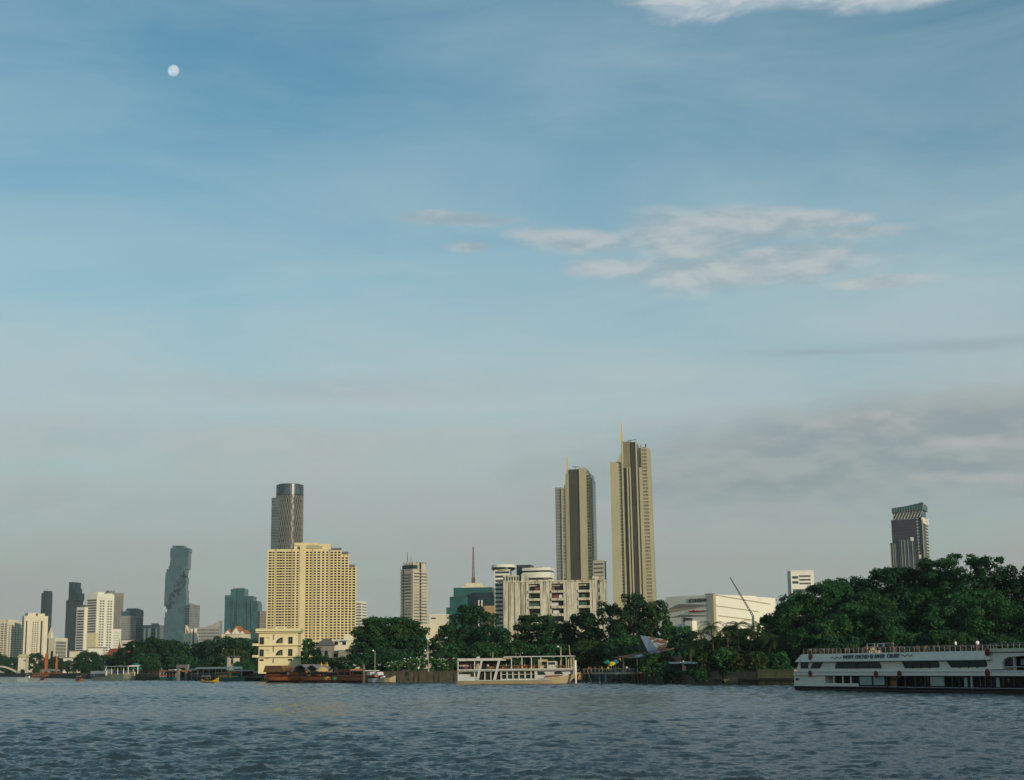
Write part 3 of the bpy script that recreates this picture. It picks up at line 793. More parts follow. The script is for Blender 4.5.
# 5 navy stepped spire tower
b = Bld('glass_tower', 'tall navy glass tower stepping down to the right from a thin spire', 65, 74, 81.5, 600, 3600, 30)
b.body(NAVY)
ht = lambda py: b.z(py)
for i, (a, c, tp) in enumerate(((66.4,70.8,582),(69.5,72.6,588),(71.5,75.5,593))):
    b.part('stepped_slab', NAVY, (b.u(a), b.u(c), 2+3*i, b.wr-4-2*i, b.h-2, ht(tp)))
b.part('stepped_slab', NAVY, (-6, -1, 4, b.wr*.55, b.h-2, ht(596)))
b.fins('L', -b.wl, 0, 9, 1.0, 0, b.h, NEDGE, .5); b.fins('R', 0, b.wr, 9, 1.0, 0, b.h, NEDGE, .5)
b.slabs('L', -b.wl, 0, 0, b.h, 40, .5, NEDGE, .25); b.slabs('R', 0, b.wr, 0, b.h, 40, .5, NEDGE, .25)
# 6 big white block
b = Bld('apartment_block', 'big white slab with grey balconies on one face and window columns on the other', 85.5, 97.5, 113, 594, 2150, 48)
b.body(WHITE)
b.bands('L', -b.wl+1.5, -1.5, 6, b.h-7, 26, .55, WINGR); b.slabs('L', -b.wl+1, -1, 6, b.h-7, 26, .9, WHITE, 1.0)
u0, u1 = 0, b.wr
b.bands('R', u1*.12, u1*.44, 6, b.h-8, 26, .5, WINBL); b.bands('R', u1*.58, u1*.90, 6, b.h-8, 26, .5, WINBL, 'side_window_band')
b.piers('R', [u1*.12, u1*.28, u1*.44, u1*.58, u1*.74, u1*.90], 1.5, 0, b.h-4, WHITE, .6)
b.part('roof_house', WHITE, (-b.wl*.9, -3, 3, b.wr*.5, b.h, b.h+3), (-b.wl*.3, -2, b.wr*.6, b.wr*.95, b.h, b.h+1.5))
b = Bld('apartment_block', 'lower white wing with a dark roof edge joined to the big white slab', 75.5, 85, 88, 607, 2155, 48)
b.body(WHITE); b.bands('L', -b.wl+1.5, -1.5, 5, b.h-4, 22, .55, WINGR); b.slabs('L', -b.wl+1, -1, 5, b.h-4, 22, .9, WHITE, .8)
b.part('roof_garden', STEEL, (-b.wl*.8, -1, 1, 12, b.h, b.h+3))
b = Bld('office_block', 'pale cream blind box standing at the foot of the big white slab', 86, 96, 98, 633, 2050, 40)
b.body(YELLOW2); b.slabs('L', -b.wl, 0, 0, b.h, 3, .8, CREAM, .3); b.windows('L', lin(-b.wl, 0, 4), [6, 12], 2.4, 1.8, WINGR)
b = Bld('apartment_block', 'plain white side wing right of the big white slab', 106, 113, 120, 629, 2350, 45)
b.body(WHITE); b.bands('R', 2, b.wr-2, 5, b.h-4, 14, .4, WINGR); b.fins('R', 0, b.wr, 6, 1.4, 0, b.h, WHITE, .5)
# 7 grey brown tower behind
b = Bld('tower_block', 'grey brown tower half hidden behind the big white slab', 100, 108, 122, 592.5, 2950, 60)
b.body(BROWNG); b.bands('R', 2, b.wr-2, 4, b.h-8, 34, .5, WINGR); b.fins('R', 0, b.wr, 6, 1.6, 0, b.h, BROWNG, .7); b.bands('L', -b.wl, 0, 4, b.h-8, 34, .5, WINGR, 'side_window_band')
b.part('roof_house', GREYD, (-14, -2, 4, b.wr*.5, b.h, b.h+4))
b.part('roof_sign', REDSTEEL, (-1, 1, b.wr*.7, b.wr*.9, b.h*.48, b.h*.48+7))
# 9 grey block with slanted top
b = Bld('office_block', 'dull grey slab tower with a greenish sloping top', 120.5, 136, 142.5, 611, 2600, 28)
b.body(GREYD); b.fins('L', -b.wl, 0, 16, .9, 0, b.h-8, GREYC, .5); b.bands('L', -b.wl, 0, 4, b.h-12, 24, .55, SLATE); b.bands('R', 0, b.wr, 4, b.h-12, 24, .6, NAVY, 'side_window_band')
mb = MB(); mb.prism_x([(0,b.h),(b.wr,b.h),(b.wr,b.h+2),(6,b.h+5)], -b.wl*.75, -b.wl*.02); mb.build('sloping_top', TEAL, b.o)
b.part('crown_glass', TEAL, (-b.wl, .4, -.5, b.wr, b.h-8, b.h-.5))
# 10 low houses on the far left bank
b = Bld('house', 'low white house with dark verandas behind the far bank trees', 121, 131, 134, 640, 1500, 30)
b.body(WHITE); b.bands('L', -b.wl+1, -1, 3, b.h-2, 5, .45, WINDK); b.slabs('L', -b.wl, 0, 3, b.h-2, 5, .5, WHITE, 1.2); b.part('roof', ROOFGREY, (-b.wl-.6, .6, -.8, b.wr+.6, b.h, b.h+.5))
b = Bld('house', 'cream villa with one wide dark window at the foot of the big white slab', 69, 81, 87, 651, 1300, 20)
b.body(CREAM); b.windows('L', [b.u(75.5)], [b.h*.62], 5.5, 2.6, WINDK); b.part('roof', ROOFGREY, (-b.wl-1, 1, -1, b.wr, b.h, b.h+.7)); b.part('sill', BROWNG, (b.u(72.5), b.u(78.8), -.5, .1, b.h*.62-1.9, b.h*.62-1.4))
b = Bld('house', 'small white two storey house with grey roof left of the cream villa', 63, 70, 76, 658, 1250, 25)
b.body(WHITE); b.windows('L', lin(-b.wl, 0, 3), [b.h*.3, b.h*.72], 1.3, 1.2, WINDK); b.part('roof', ROOFGREY, (-b.wl-.6, .6, -.7, b.wr, b.h, b.h+.5))
b = Bld('house', 'long low white house behind the red temple roof', 88, 103, 106, 648, 1700, 15)
b.body(WHITE); b.windows('L', lin(-b.wl, 0, 6), [b.h*.35, b.h*.7], 1.6, 1.4, WINGR); b.part('roof', ROOFGREY, (-b.wl-.6, .6, -.7, b.wr, b.h, b.h+.8))
b = Bld('gatehouse', 'small cream gatehouse with a yellow roof at the far left waterside', 18, 25.5, 28.5, 657, 1400, 20)
b.body(CREAM); b.windows('L', [b.u(24.5)], [b.h*.78], 2.2, 1.4, REDSTEEL)
mb = MB(); mb.lathe([(2.3,0),(2.3,2.2),(1.6,3.4),(.1,3.8)], 12, b.u(22.8), -.05, sy=.05); mb.build('arch_opening', WINDK, b.o)
mb = MB(); mb.prism_x([(-1,b.h),(b.wr+1,b.h),(b.wr*.5,b.h+2.6)], -b.wl-.8, .8); mb.build('roof', YELLOW, b.o)
# red tiled temple
P = at(120, 660, 1250); o = thing('temple', 'red tiered temple roof with a pointed finial above the far bank trees', 'temple', (P.x, 1250, GZ), R(-12))
mb = MB(); mb.box(-9, 9, -6, 6, 0, 10); mb.build('wall', CREAM, o)
mb = MB()
for k, (hw, d, z0, z1) in enumerate(((13,8,9.5,15),(9.5,6,14,19.5))):
    mb.prism_x([(-d,z0),(d,z0),(0,z1)], -hw, hw)
mb.build('roof', ROOFRED, o)
mb = MB(); mb.lathe([(1.6,19),(1.0,21),(.35,24),(.05,28)], 8, -1, 0); mb.build('finial', ROOFRED, o)
# 11 white and dark low block
b = Bld('office_block', 'low block of white and dark vertical stripes left of the jagged glass tower', 142, 157, 163, 625, 2600, 20)
b.body(GREYD); b.bands('L', b.u(150), -1, 4, b.h-4, 10, .6, NAVY)
for a, c in ((143.5,145),(147.6,150.5),(155.3,156.6)): b.part('white_pier', WHITE, (b.u(a), b.u(c), -.8, .2, 0, b.h-5))
b.part('roof_house', GREYD, (b.u(150), -2, 3, 16, b.h, b.h+3))
# 12 jagged glass tower (pixelated cuts)
b = Bld('glass_tower', 'jagged teal glass tower that looks bitten away in steps', 163.5, 185.5, 187.5, 549, 3750, 10)
def jag():
    rows = [(545.5,170.5,182),(548,168.5,187.3),(552,168.5,186.6),(557,168.8,186.6),(562,168.3,186.6),(566,167.3,186.3),(569,165.5,184.8),(572,164.4,184.2),(577,164.2,185),(583,164.2,184.6),(590,164,185.3),(597,164,185.5),(602,164,185.6),(606,166.2,185.7),(609,167.2,185.6),(612,165.2,185.5),(617,164.6,185.7),(625,163.8,186),(640,163.3,186.2),(680,163,186.4)]
    mb = MB(); D = b.wl*.9
    for (t0, l0, r0), (t1, l1, r1) in zip(rows, rows[1:]):
        mb.box(b.u(l0), b.u(r0), 0, D, max(0, b.z(t1)), b.z(t0))
    mb.build('glass_wall', glass('blue_grey_curtain_glass', (.032,.078,.100), .25, .0, spec=.4, scale=.08), b.o)
    mb = MB(); nf = 76; z1 = b.z(548)
    for k in range(nf):
        z = z1*k/nf; py = 0
        # row of this level
        l, r = rows[-1][1:]
        for (t0, l0, r0), (t1, l1, r1) in zip(rows, rows[1:]):
            if b.z(t1) <= z < b.z(t0): l, r = l0, r0
        mb.box(b.u(l)-.25, b.u(r)+.25, -.3, D+.3, z, z+.7)
    mb.build('floor_edges', SLATE, b.o)
    rg = random.Random(5); me = {}
    # recessed terraces of the pixel cut: a diagonal swarm of dark boxes and pale ledges
    spots = []
    for k in range(64):
        f = k/63.; py = 575 + 30*f + rg.uniform(-4,4); px = 183.5 - 13*f + rg.uniform(-3,3.2) - (2 if f > .8 else 0)
        spots.append((px, py))
    for k in range(14): spots.append((183 + rg.uniform(-1.5,2), 572 + rg.uniform(0,16)))
    for k in range(10): spots.append((167 + rg.uniform(-1,3.5), 602 + rg.uniform(-1,6)))
    for i, (px, py) in enumerate(spots):
        w = rg.choice((3.2, 4.5, 6)); h = rg.choice((3.5, 4, 7)); key = (w, h, i % 4)
        if key not in me:
            m_ = MB(); m_.box(-w/2, w/2, -1.4 if i % 4 == 0 else -.5, 1, 0, h); me[key] = m_.mesh('terrace_box', SLATE if i % 4 == 0 else NAVY)
        link('terrace_box', me[key], b.o, (b.u(px), 0, b.z(py)))
jag()
# 13 tower right of it
b = Bld('office_block', 'grey glass tower with a rounded top edge right beside the jagged tower', 184, 190, 199, 605, 3500, 55)
b.body(SLATE); b.fins('R', 0, b.wr, 8, 1.2, 0, b.h, GREYC, .4); b.slabs('R', 0, b.wr, 0, b.h, 26, .9, GREYD, .3)
b.slabs('L', -b.wl, 0, 0, b.h, 26, .9, GREYD, .3)
mb = MB(); mb.prism_x([(0,b.h),(b.wr,b.h-4),(b.wr*.6,b.h+1),(b.wr*.2,b.h+4)], -b.wl*.9, -.5); mb.build('sloping_top', GREYD, b.o)
# 14 cream gable
b = Bld('house', 'cream building with a red and white gable in front of the jagged tower', 183, 196, 198, 633, 1600, 12)
b.body(CREAM); b.windows('L', lin(-b.wl, 0, 5), [b.h*.4, b.h*.75], 1.5, 2, WINGR)
mb = MB(); mb.prism_y([(b.u(184.5),b.h),(b.u(190),b.h),(b.u(185),b.h+8.5)], 0, 9); mb.build('gable', CREAM, b.o)
mb = MB(); mb.prism_y([(b.u(185.6),b.h+.6),(b.u(188),b.h+.6),(b.u(185.9),b.h+5)], -.3, .2); mb.build('gable_panel', ROOFRED, b.o)
b.part('stair_pier', WHITE, (b.u(190.5), b.u(192), -.6, 2, 0, b.h+4.5), (b.u(194), b.u(196), -.6, 2, 0, b.h+5)); b.part('red_pier', ROOFRED, (b.u(192.6), b.u(193.5), -.4, 1, 0, b.h+3))
# 15 sloping roof block
b = Bld('office_block', 'pale grey block with a concave roof rising to the right', 197, 219, 222, 627, 2500, 12)
b.body(GREYC); b.fins('L', -b.wl, 0, 14, .8, 0, b.h, GREYC, .4); b.bands('L', -b.wl, 0, 4, b.h-2, 12, .5, WINGR)
mb = MB(); n = 10; tp = [(b.u(198 + 21*k/n), b.h + (b.z(620.5)-b.h)*(k/n)**2.2) for k in range(n+1)]
mb.prism_y([(b.u(198), b.h-.01), (b.u(219), b.h-.01)] + tp[::-1][:-1], .3, 22); mb.build('concave_roof', GREYC, b.o)
# 16 teal stepped towers
b = Bld('glass_tower', 'group of teal glass shafts stepping up to a tall middle one', 224, 257, 261.5, 603, 2800, 12)
tops = [(224,230,595),(229.5,236.5,589),(236,243.5,588.5),(243,252,596),(251,257,601)]
for i, (a, c, tp) in enumerate(tops):
    b.part('glass_shaft', TEAL, (b.u(a), b.u(c), .0 + 2*(i % 2), 34, 0, b.z(tp)))
    b.slabs('L', b.u(a)-.2, b.u(c)+.2, 0, b.z(tp), 42, .6, SLATE, .3 - 2*(i % 2))
b.body(TEAL, 'glass_shaft', x0=-8, y0=3)
b.fins('L', b.u(231), b.u(251), 5, 1.6, 0, b.z(600), SLATE, .7)
b.part('roof_house', GREYD, (b.u(231), b.u(242), 6, 20, b.z(589), b.z(587.6)))
# 17 temple roofs before it
P = at(236, 634, 1150); o = thing('temple', 'small temple with orange gables below the teal towers', 'temple', (P.x, 1150, GZ), R(-8))
mb = MB(); mb.box(-10, 9, -4, 8, 0, P.z-GZ); mb.build('wall', CREAM, o)
mb = MB(); z0 = P.z-GZ
for x, w, hh in ((-5,3.5,3.5),(1.5,4.5,6),(6.5,3,3)): mb.prism_y([(x-w,z0),(x+w,z0),(x,z0+hh)], -4.6, 8.4)
mb.build('roof', mat('orange_roof_tile', (.36,.14,.05), .8, .2, .5), o)
mb = MB()
for x, w, hh in ((-5,2.7,2.7),(1.5,3.6,4.7),(6.5,2.2,2.2)): mb.prism_y([(x-w,z0-.2),(x+w,z0-.2),(x,z0+hh)], -4.9, -4.5)
mb.build('gable_panel', WHITE, o)
# 18
b = Bld('tower_block', 'narrow brownish tower left of the big yellow block', 256.5, 260, 266, 611, 2300, 60)
b.body(BROWNG); b.bands('R', 1, b.wr-1, 4, b.h-4, 22, .5, WINGR); b.fins('R', 0, b.wr, 4, 1.0, 0, b.h, BROWNG)
# 19 round tower
b = Bld('round_tower', 'tall round tower wrapped in a pale diagonal lattice with a dark glass crown', 270, 290, 303, 484.5, 2100, 0, cat='tower', dr=50)
rr = 13.3/FPX*2100; cx, cyy = 0, rr
def barrel(mb, r, z0, z1, n=40): mb.lathe([(r,z0),(r,z1)], n, cx, cyy)
mb = MB(); barrel(mb, rr, 0, b.h); mb.build('glass_wall', BROWNGL, b.o, smooth=False)
mb = MB(); barrel(mb, rr+.7, b.z(494), b.h+1); mb.build('crown_glass', SLATE, b.o)
mb = MB(); barrel(mb, rr*.8, b.h, b.h+2.5); mb.build('roof_house', GREYD, b.o)
mb = MB(); nz = 30; na = 36; zt = b.z(495)
for k in range(na):
    for j in range(nz):
        for sg in (1, -1):
            a0 = 2*math.pi*(k + .5*(j % 2)*1)/na; a1 = a0 + sg*math.pi/na
            r = rr + .5; z0 = zt*j/nz; z1 = zt*(j+1)/nz
            p = [(cx + r*math.cos(a), cyy + r*math.sin(a)) for a in (a0, a1)]
            if p[0][1] > cyy + rr*.3: continue
            w = 1.0
            mb.tube((p[0][0], p[0][1], z0), (p[1][0], p[1][1], z1), w*.42, n=4)
mb.build('lattice', mat('pale_bronze', (.25,.24,.21), .5, .1, .05, metal=.3), b.o)
mb = MB(); 
mb.box(b.u(270.2), b.u(284), 6, 46, 0, b.z(497.5)); mb.build('side_shaft', SLATE, b.o)
b.slabs('L', b.u(270.2)-.2, b.u(279), 0, b.z(497.5), 60, .5, GREYD, -5.7, 'shaft_floor_edges')
# 20 big yellow block
b = Bld('apartment_tower', 'huge yellow apartment slab covered in rows of small dark windows', 266.5, 329, 332, 549, 1300, 1.5, dr=40)
px2m = 1300/FPX
hy = b.h
nfl = 33
z0f, z1f = b.z(640), b.z(551); fl = (z1f - z0f)/nfl
segs = [(266.5,275),(275.3,291.3),(291.6,299),(305.5,312.2),(312.6,329.5)]
b.part('wall', YELLOW, (b.u(266.5), 0, 1.0, 40, 0, b.z(549)))
b.part('wall_pier', YELLOW, (b.u(299.2), b.u(305.2), -.9, 1.2, 0, b.z(545)))
b.part('roof_house', YELLOW, (b.u(293), b.u(330), 4, 30, b.z(549.5), b.z(543.5)), (b.u(293), b.u(318), 3, 26, b.z(545), b.z(542.3)))
# deep window grid: spandrels and mullions stand in front of the recessed glass
cols = [269.3,272.6, 277.2,280.0,283.0,286.2,289.2, 293.2,297.0, 306.4,310.2, 314.3,318.2,322.6,326.6]
mb = MB()
for k in range(nfl+1):
    z = z0f + fl*k; mb.box(b.u(266.5), b.u(299.3), -.2, 1.1, z-fl*.21, z+fl*.21); mb.box(b.u(305.1), 0, -.2, 1.1, z-fl*.21, z+fl*.21)
mb.build('spandrels', YELLOW, b.o)
ws = []
edges = [266.5] + sorted(cols) 
mb = MB(); ww = [1.9 if i % 3 else 2.5 for i in range(len(cols))]
xs = [b.u(c) for c in cols]
prev = b.u(266.5)
for x, w in zip(xs, ww):
    mb.box(prev, x - w/2, -.17, 1.07, 0, b.z(550)); prev = x + w/2
mb.box(prev, 0, -.17, 1.07, 0, b.z(550))
mb.build('pier_frame', YELLOW, b.o)
b.piers('L', [b.u(c) for c in (275.2,291.5,312.4,329)], .9, 0, b.z(549), mat('dull_yellow_plaster', (.40,.32,.15), .9, .1, .06), .45, 'downpipe_strip')
mbw = MB(); b.fb(mbw, 'L', -1.25, 1.25, -fl*.3, fl*.3, -1.4, -.92); WINH = glass('window_curtained', (.022,.021,.020), .25, spec=.25, var=.95, scale=.35); mw = mbw.mesh('window', WINH)
spots = [(x, z0f + fl*(k+.5)) for k in range(nfl-1, -1, -1) for x in xs]
for x, z in spots[:100]: link('window', mw, b.o, (x, 0, z))
mb = MB()
for x, z in spots[100:]: mb.box(x-1.25, x+1.25, .92, 1.4, z-fl*.3, z+fl*.3)
tag(mb.build('window_field', WINH, b.o), kind='stuff')
# its stepped right wing with balconies
b2o = b.o
def wing(pxa, pxb, top, dep0, n0):
    xa, xb = b.u(pxa), b.u(pxb); zt = b.z(top); n = int((zt - z0f)/fl)
    b.part('stepped_wing', YELLOW, (xa, xb, dep0 + 1.0, dep0 + 30, 0, zt))
    mb = MB(); mb2 = MB(); nc = 3 if pxb - pxa > 9 else 2
    for k in range(n+1):
        z = z0f + fl*k; mb.box(xa, xb+.5, dep0-.6, dep0+1.2, z-fl*.20, z+fl*.20)
    for k in range(nc+1):
        x = xa + (xb-xa)*k/nc; mb.box(x-.55, x+.55, dep0-.45, dep0+1.1, 0, zt-.3)
    mb.build('balcony_frame', YELLOW, b.o)
    mbw = MB(); mbw.box(xa+.6, xb-.6, dep0+.75, dep0+1.1, -fl*.3, fl*.3); me = mbw.mesh('window_band', WINDK)
    for k in range(n): link('window_band', me, b.o, (0, 0, z0f + fl*(k+.5)))
wing(329.3, 340.5, 550, 3, 0); wing(340.5, 348, 554, 6, 0); wing(347.5, 355.5, 567, 9, 0)
for a, c, t_ in ((330,340.5,549.7),(341,347.8,553.6),(348,354.5,566.6)):
    b.part('roof_garden', STEEL, (b.u(a), b.u(c), 8, 18, b.z(t_)-.2, b.z(t_)+2.2))
b.part('podium', YELLOW, (b.u(300), b.u(356), -8, 30, 0, b.z(641)))
for k in range(2): b.part('sign_rail', BEIGE, (b.u(300)+k*.0, b.u(322), 2.4 - k*.3, 2.6, b.z(548) + 1.4*k, b.z(548)+.5 + 1.4*k))
# roof rigging behind it
# 21 pale block right of it
b = Bld('apartment_block', 'pale block with thin balcony lines just right of the big yellow slab', 354, 362, 366.5, 601, 1850, 20)
b.body(WHITE); b.bands('L', -b.wl, -1, 3, b.h-2, 22, .45, WINGR); b.slabs('L', -b.wl, 0, 3, b.h-2, 22, .6, WHITE, .8); b.bands('R', 1, b.wr-1, 3, b.h-2, 22, .4, WINGR, 'side_window_band')
# 25 striped grey tower
b = Bld('tower_block', 'grey and cream striped tower with a crown of upright slabs', 400.5, 413, 427.5, 569, 2150, 44)
b.body(BEIGE); b.bands('L', -b.wl+2, b.u(403), 4, b.h-6, 30, .45, WINBL); b.bands('L', b.u(404.5), b.u(411), 4, b.h-6, 30, .45, WINBL, 'side_window_band')
b.bands('R', 2, b.wr*.42, 4, b.h-4, 30, .34, WINGR); b.bands('R', b.wr*.58, b.wr-1, 4, b.h-4, 30, .34, WINGR, 'side_window_band')
b.part('slot_window', WINDK, (-.2, .7, b.wr*.45, b.wr*.55, 0, b.h+10)); b.part('slot_window', WINBL, (b.u(403.3), b.u(404.3), -.7, .2, 0, b.h))
b.slabs('L', -b.wl-.5, 0, 0, b.h, 30, .7, BEIGE, .9); b.slabs('R', 0, b.wr+.5, 0, b.h, 30, .7, BEIGE, .9)
zt = b.z(562)
b.part('crown_wall', BEIGE, (-b.wl+5, -.5, .8, b.wr*.45, b.h, zt-2), (-b.wl+5, -.5, b.wr*.55, b.wr-3, b.h, zt-2))
b.part('crown_glass', NAVY, (-b.wl+3.5, -.2, -.4, 10, b.h+.5, b.h+6))
mb = MB(); [mb.box(-b.wl+5+k*6, -b.wl+7+k*6, .5, 3, zt-2, zt+1) for k in range(4)]; [mb.box(-3, -.2, 4+k*6, 6+k*6, zt-2, zt+1) for k in range(5)]; mb.build('crown_slabs', BEIGE, b.o)
mb = MB(); x = b.u(404.6); mb.tube((x, 6, zt-4), (x, 6, b.z(551)), .9, .3, 6); mb.tube((x+5, 8, zt-4), (x+5, 8, b.z(556)), .5, .2, 6); mb.build('antenna', STEEL, b.o)
# 26 cream low annex
b = Bld('office_block', 'low plain cream block between the striped tower and the tall middle trees', 429.5, 446, 449, 615, 1250, 10)
b.body(CREAM); b.windows('L', lin(b.u(431), b.u(436), 3), [b.h-2.6], 1.4, 1.1, WINDK); b.part('lower_wing', CREAM, (b.u(419), b.u(431), -6, 12, 0, b.z(624))); b.part('roof_parapet', WHITE, (-b.wl-.4, .4, -.4, b.wr, b.h, b.h+.8))
# 27 green glass stepped
b = Bld('glass_block', 'stepped green glass block with a cream top and a tall red mast', 448, 492, 496, 594, 1500, 8, dr=45)
mb = MB()
st = [(446.5,495.5,607,0),(449.5,495,596,2.5),(453,491.5,587,5)]
for i, (a, c, tp, d) in enumerate(st): b.part('glass_tier', GREENG, (b.u(a), b.u(c), d, 45-d, 0, b.z(tp)))
for i, (a, c, tp, d) in enumerate(st):
    b.slabs('L', b.u(a), b.u(c), 0, b.z(tp), int(b.z(tp)/4), .25, SLATE, .2-d); b.fins('L', b.u(a), b.u(c), 22, .22, 0, b.z(tp), SLATE, .25-d, 'mullions')
b.part('dark_bay', NAVY, (b.u(472), b.u(494), -3, 4, 0, b.z(592.5)))
b.part('white_pier', WHITE, (b.u(479), b.u(480), -3.6, -2.5, 0, b.z(600)), (b.u(482), b.u(483.2), -3.6, -2.5, 0, b.z(600)))
b.part('roof_house', CREAM, (b.u(464), b.u(479), 12, 30, b.z(588), b.z(582)), (b.u(460), b.u(485), 8, 34, b.z(588), b.z(585.5)))
mb = MB(); x = b.u(471); z = b.z(582); z2 = b.z(545)
for sx, sy in ((-1,-1),(1,-1),(1,1),(-1,1)): mb.tube((x+sx*1.2, 18+sy*1.2, z), (x+sx*.35, 18+sy*.35, z2), .22, .18, 5)
for k in range(14):
    f0, f1 = k/14, (k+1)/14; w0, w1 = 1.2-.85*f0, 1.2-.85*f1; za, zc = z+(z2-z)*f0, z+(z2-z)*f1; sg = 1 if k % 2 else -1
    for y in (-1, 1): mb.tube((x-sg*w0, 18+y*w0, za), (x+sg*w1, 18+y*w1, zc), .16, n=4)
    mb.box(x-w0, x+w0, 18-w0, 18+w0, za-.12, za+.12)
mb.box(x-1.7, x+1.7, 16.3, 19.7, z, z+6)
mb.build('mast', REDSTEEL, b.o)
b.part('brick_wing', mat('tan_brick', (.33,.22,.11), .9), (b.u(485), b.u(495), -8, 6, 0, b.z(606)))
# 28 white ringed tower
b = Bld('round_top_tower', 'white striped tower topped by a wide round disc', 495, 510, 512, 569, 1300, 8, cat='tower')
b.body(WHITE); b.bands('L', -b.wl+.6, -.6, 3, b.h-1, 22, .5, WINBL); b.slabs('L', -b.wl, 0, 3, b.h-1, 22, .9, WHITE, .5)
rr = 12/FPX*1300; cx0 = b.u(502.8); cy0 = 7
mb = MB(); z = b.z(572)
mb.lathe([(rr*.84,b.z(570)),(rr*.97,b.z(568.8)),(rr,b.z(568)),(rr,b.z(566)),(rr*.93,b.z(564.4)),(rr*.5,b.z(563.8))], 36, cx0, cy0); mb.build('disc', WHITE, b.o, smooth=False)
mb = MB(); mb.lathe([(rr*.98,b.z(569.0)),(rr*1.01,b.z(568.7)),(rr*1.01,b.z(567.2)),(rr*.98,b.z(566.9))], 36, cx0, cy0); mb.build('disc_window', WINDK, b.o)
b = Bld('hotel_block', 'white curved hotel wing with long dark window bands behind the stained concrete block', 506, 548, 551.5, 577, 1280, 10, dr=30)
b.body(WHITE)
mb = MB(); pts = [(b.u(523),0)] + [(b.u(523 + 28.5*k/10), -3.2*math.sin(math.pi*k/10*.9)) for k in range(1, 11)] + [(b.u(551.5), 18), (b.u(523), 18)]
mb.prism_z(pts, b.z(577.5), b.z(572.0)); mb.build('curved_tier', WHITE, b.o)
mb = MB(); pts2 = [(x, y+1.2 if y < 10 else y-1) for x, y in pts]; mb.prism_z(pts2, b.z(572.1), b.z(570.2)); mb.build('window_band', WINDK, b.o)
mb = MB(); mb.prism_z(pts, b.z(570.3), b.z(567.4)); mb.build('curved_tier', WHITE, b.o)
b.bands('L', b.u(524), b.u(550), b.z(585), b.z(577.8), 3, .5, WINBL, d=.4)
b.part('dark_block', NAVY, (b.u(516), b.u(530), 6, 22, b.z(578), b.z(563.8))); b.fins('L', b.u(516), b.u(530), 6, .3, b.z(578), b.z(563.8), STEEL, -5.7)
b.part('roof_house', STEEL, (b.u(531), b.u(541), 10, 16, b.z(568), b.z(566)))
b.fins('L', b.u(508), b.u(522), 8, .5, b.z(580), b.z(576.5), WHITE, .6, 'parapet_posts')
# 29 stained concrete block
b = Bld('apartment_block', 'old stained concrete block with three columns of recessed balconies', 503, 606, 608, 580, 820, 3, dr=20)
H_ = b.h; X = b.u
bays = [(529,540.5),(552,564),(579,590.5)]
zr = [b.z(582.6), b.z(590.4), b.z(598.2), b.z(606), b.z(613.8), b.z(622), b.z(630)]
# wall panels between the bays
ed = [503] + [v for p in bays for v in p] + [606]
mb = MB()
for i in range(0, len(ed), 2): mb.box(X(ed[i]), X(ed[i+1]), 0, 3, 0, H_ - .3)
mb.box(X(503), X(606), 2.4, 20, 0, H_-.5)
for a, c in bays:
    mb.box(X(a), X(c), .05, 2.5, zr[0], H_-.32)
mb.build('wall', STAINED, b.o)
for a, c in bays:
    mw = MB(); mw.box(X(a)+.3, X(c)-.3, 2.2, 2.45, .1, 2.7); me = mw.mesh('balcony_window', WINDK)
    mp = MB(); mp.box(X(a)-.25, X(c)+.25, -.8, 2.41, -1.15, .08); mp.box(X(a)-.25, X(c)+.25, -.8, -.65, .05, .22); mpe = mp.mesh('balcony', STAINED)
    for k, z in enumerate(zr[1:]):
        zz = z - (-.0) + .35
        link('balcony', mpe, b.o, (0, 0, zz)); link('balcony_window', me, b.o, (0, 0, zz))
CL = [mat('laundry_red', (.17,.05,.045), .9), mat('laundry_teal', (.035,.10,.10), .9), mat('laundry_orange', (.24,.11,.05), .9), mat('laundry_white', (.5,.5,.48), .9)]
rg = random.Random(3)
for (bi, k, f0, f1, ci) in ((0,0,.55,.95,0),(0,1,.1,.2,1),(0,2,.05,.95,1),(1,0,.05,.25,2),(1,1,.1,.55,0),(1,1,.6,.95,3),(1,2,.0,.55,3),(2,1,.2,.6,1),(2,2,.1,.7,1),(1,3,.1,.6,3)):
    a, c = bays[bi]; xa, xc = X(a), X(c); z = zr[1+k] + .35
    b.part('balcony_screen', CL[ci], (xa + (xc-xa)*f0, xa + (xc-xa)*f1, 1.0, 1.1, z+.2, z + 2.0))
mb = MB(); mb.box(X(503)-.3, X(606)+.3, -.4, 20.3, H_-.45, H_+.25); mb.build('roof', STAINED, b.o)
mb = MB()
for px in (504.5,510,516,522.5,527): mb.box(X(px)-.35, X(px)+.35, -.75, .1, 0, H_ - .5)
mb.build('buttress_ribs', STAINED, b.o)
b.part('raised_corner', STAINED, (X(503.2), X(526), 2, 17, H_+.2, b.z(573.5)), (X(522), X(526), -.2, 6, H_-2, b.z(572.2)))
mb = MB(); [mb.box(X(503.5)+k*1.5, X(503.5)+k*1.5+.7, 1.9, 2.1, H_+.8, b.z(574.5)) for k in range(8)]; mb.build('vent_openings', WINDK, b.o)
mb = MB(); [mb.box(X(526)+k*2.0, X(526)+k*2.0+.10, 1, 1.1, H_+.2, H_+1.1) for k in range(21)]; mb.box(X(526), X(606), 1.0, 1.1, H_+1.0, H_+1.12); mb.build('roof_rail', RUST, b.o)
b.part('stair_head', STAINED, (X(593), X(604.5), 3, 14, H_+.2, b.z(575.8)), (X(599), X(606.5), -.45, 10, 0, H_-1))
mb = MB(); [mb.box(X(599.6), X(600.6), -.75, -.2, b.z(584+7.8*k), b.z(584+7.8*k)+2.2) for k in range(5)]; mb.build('stair_window', WINDK, b.o)
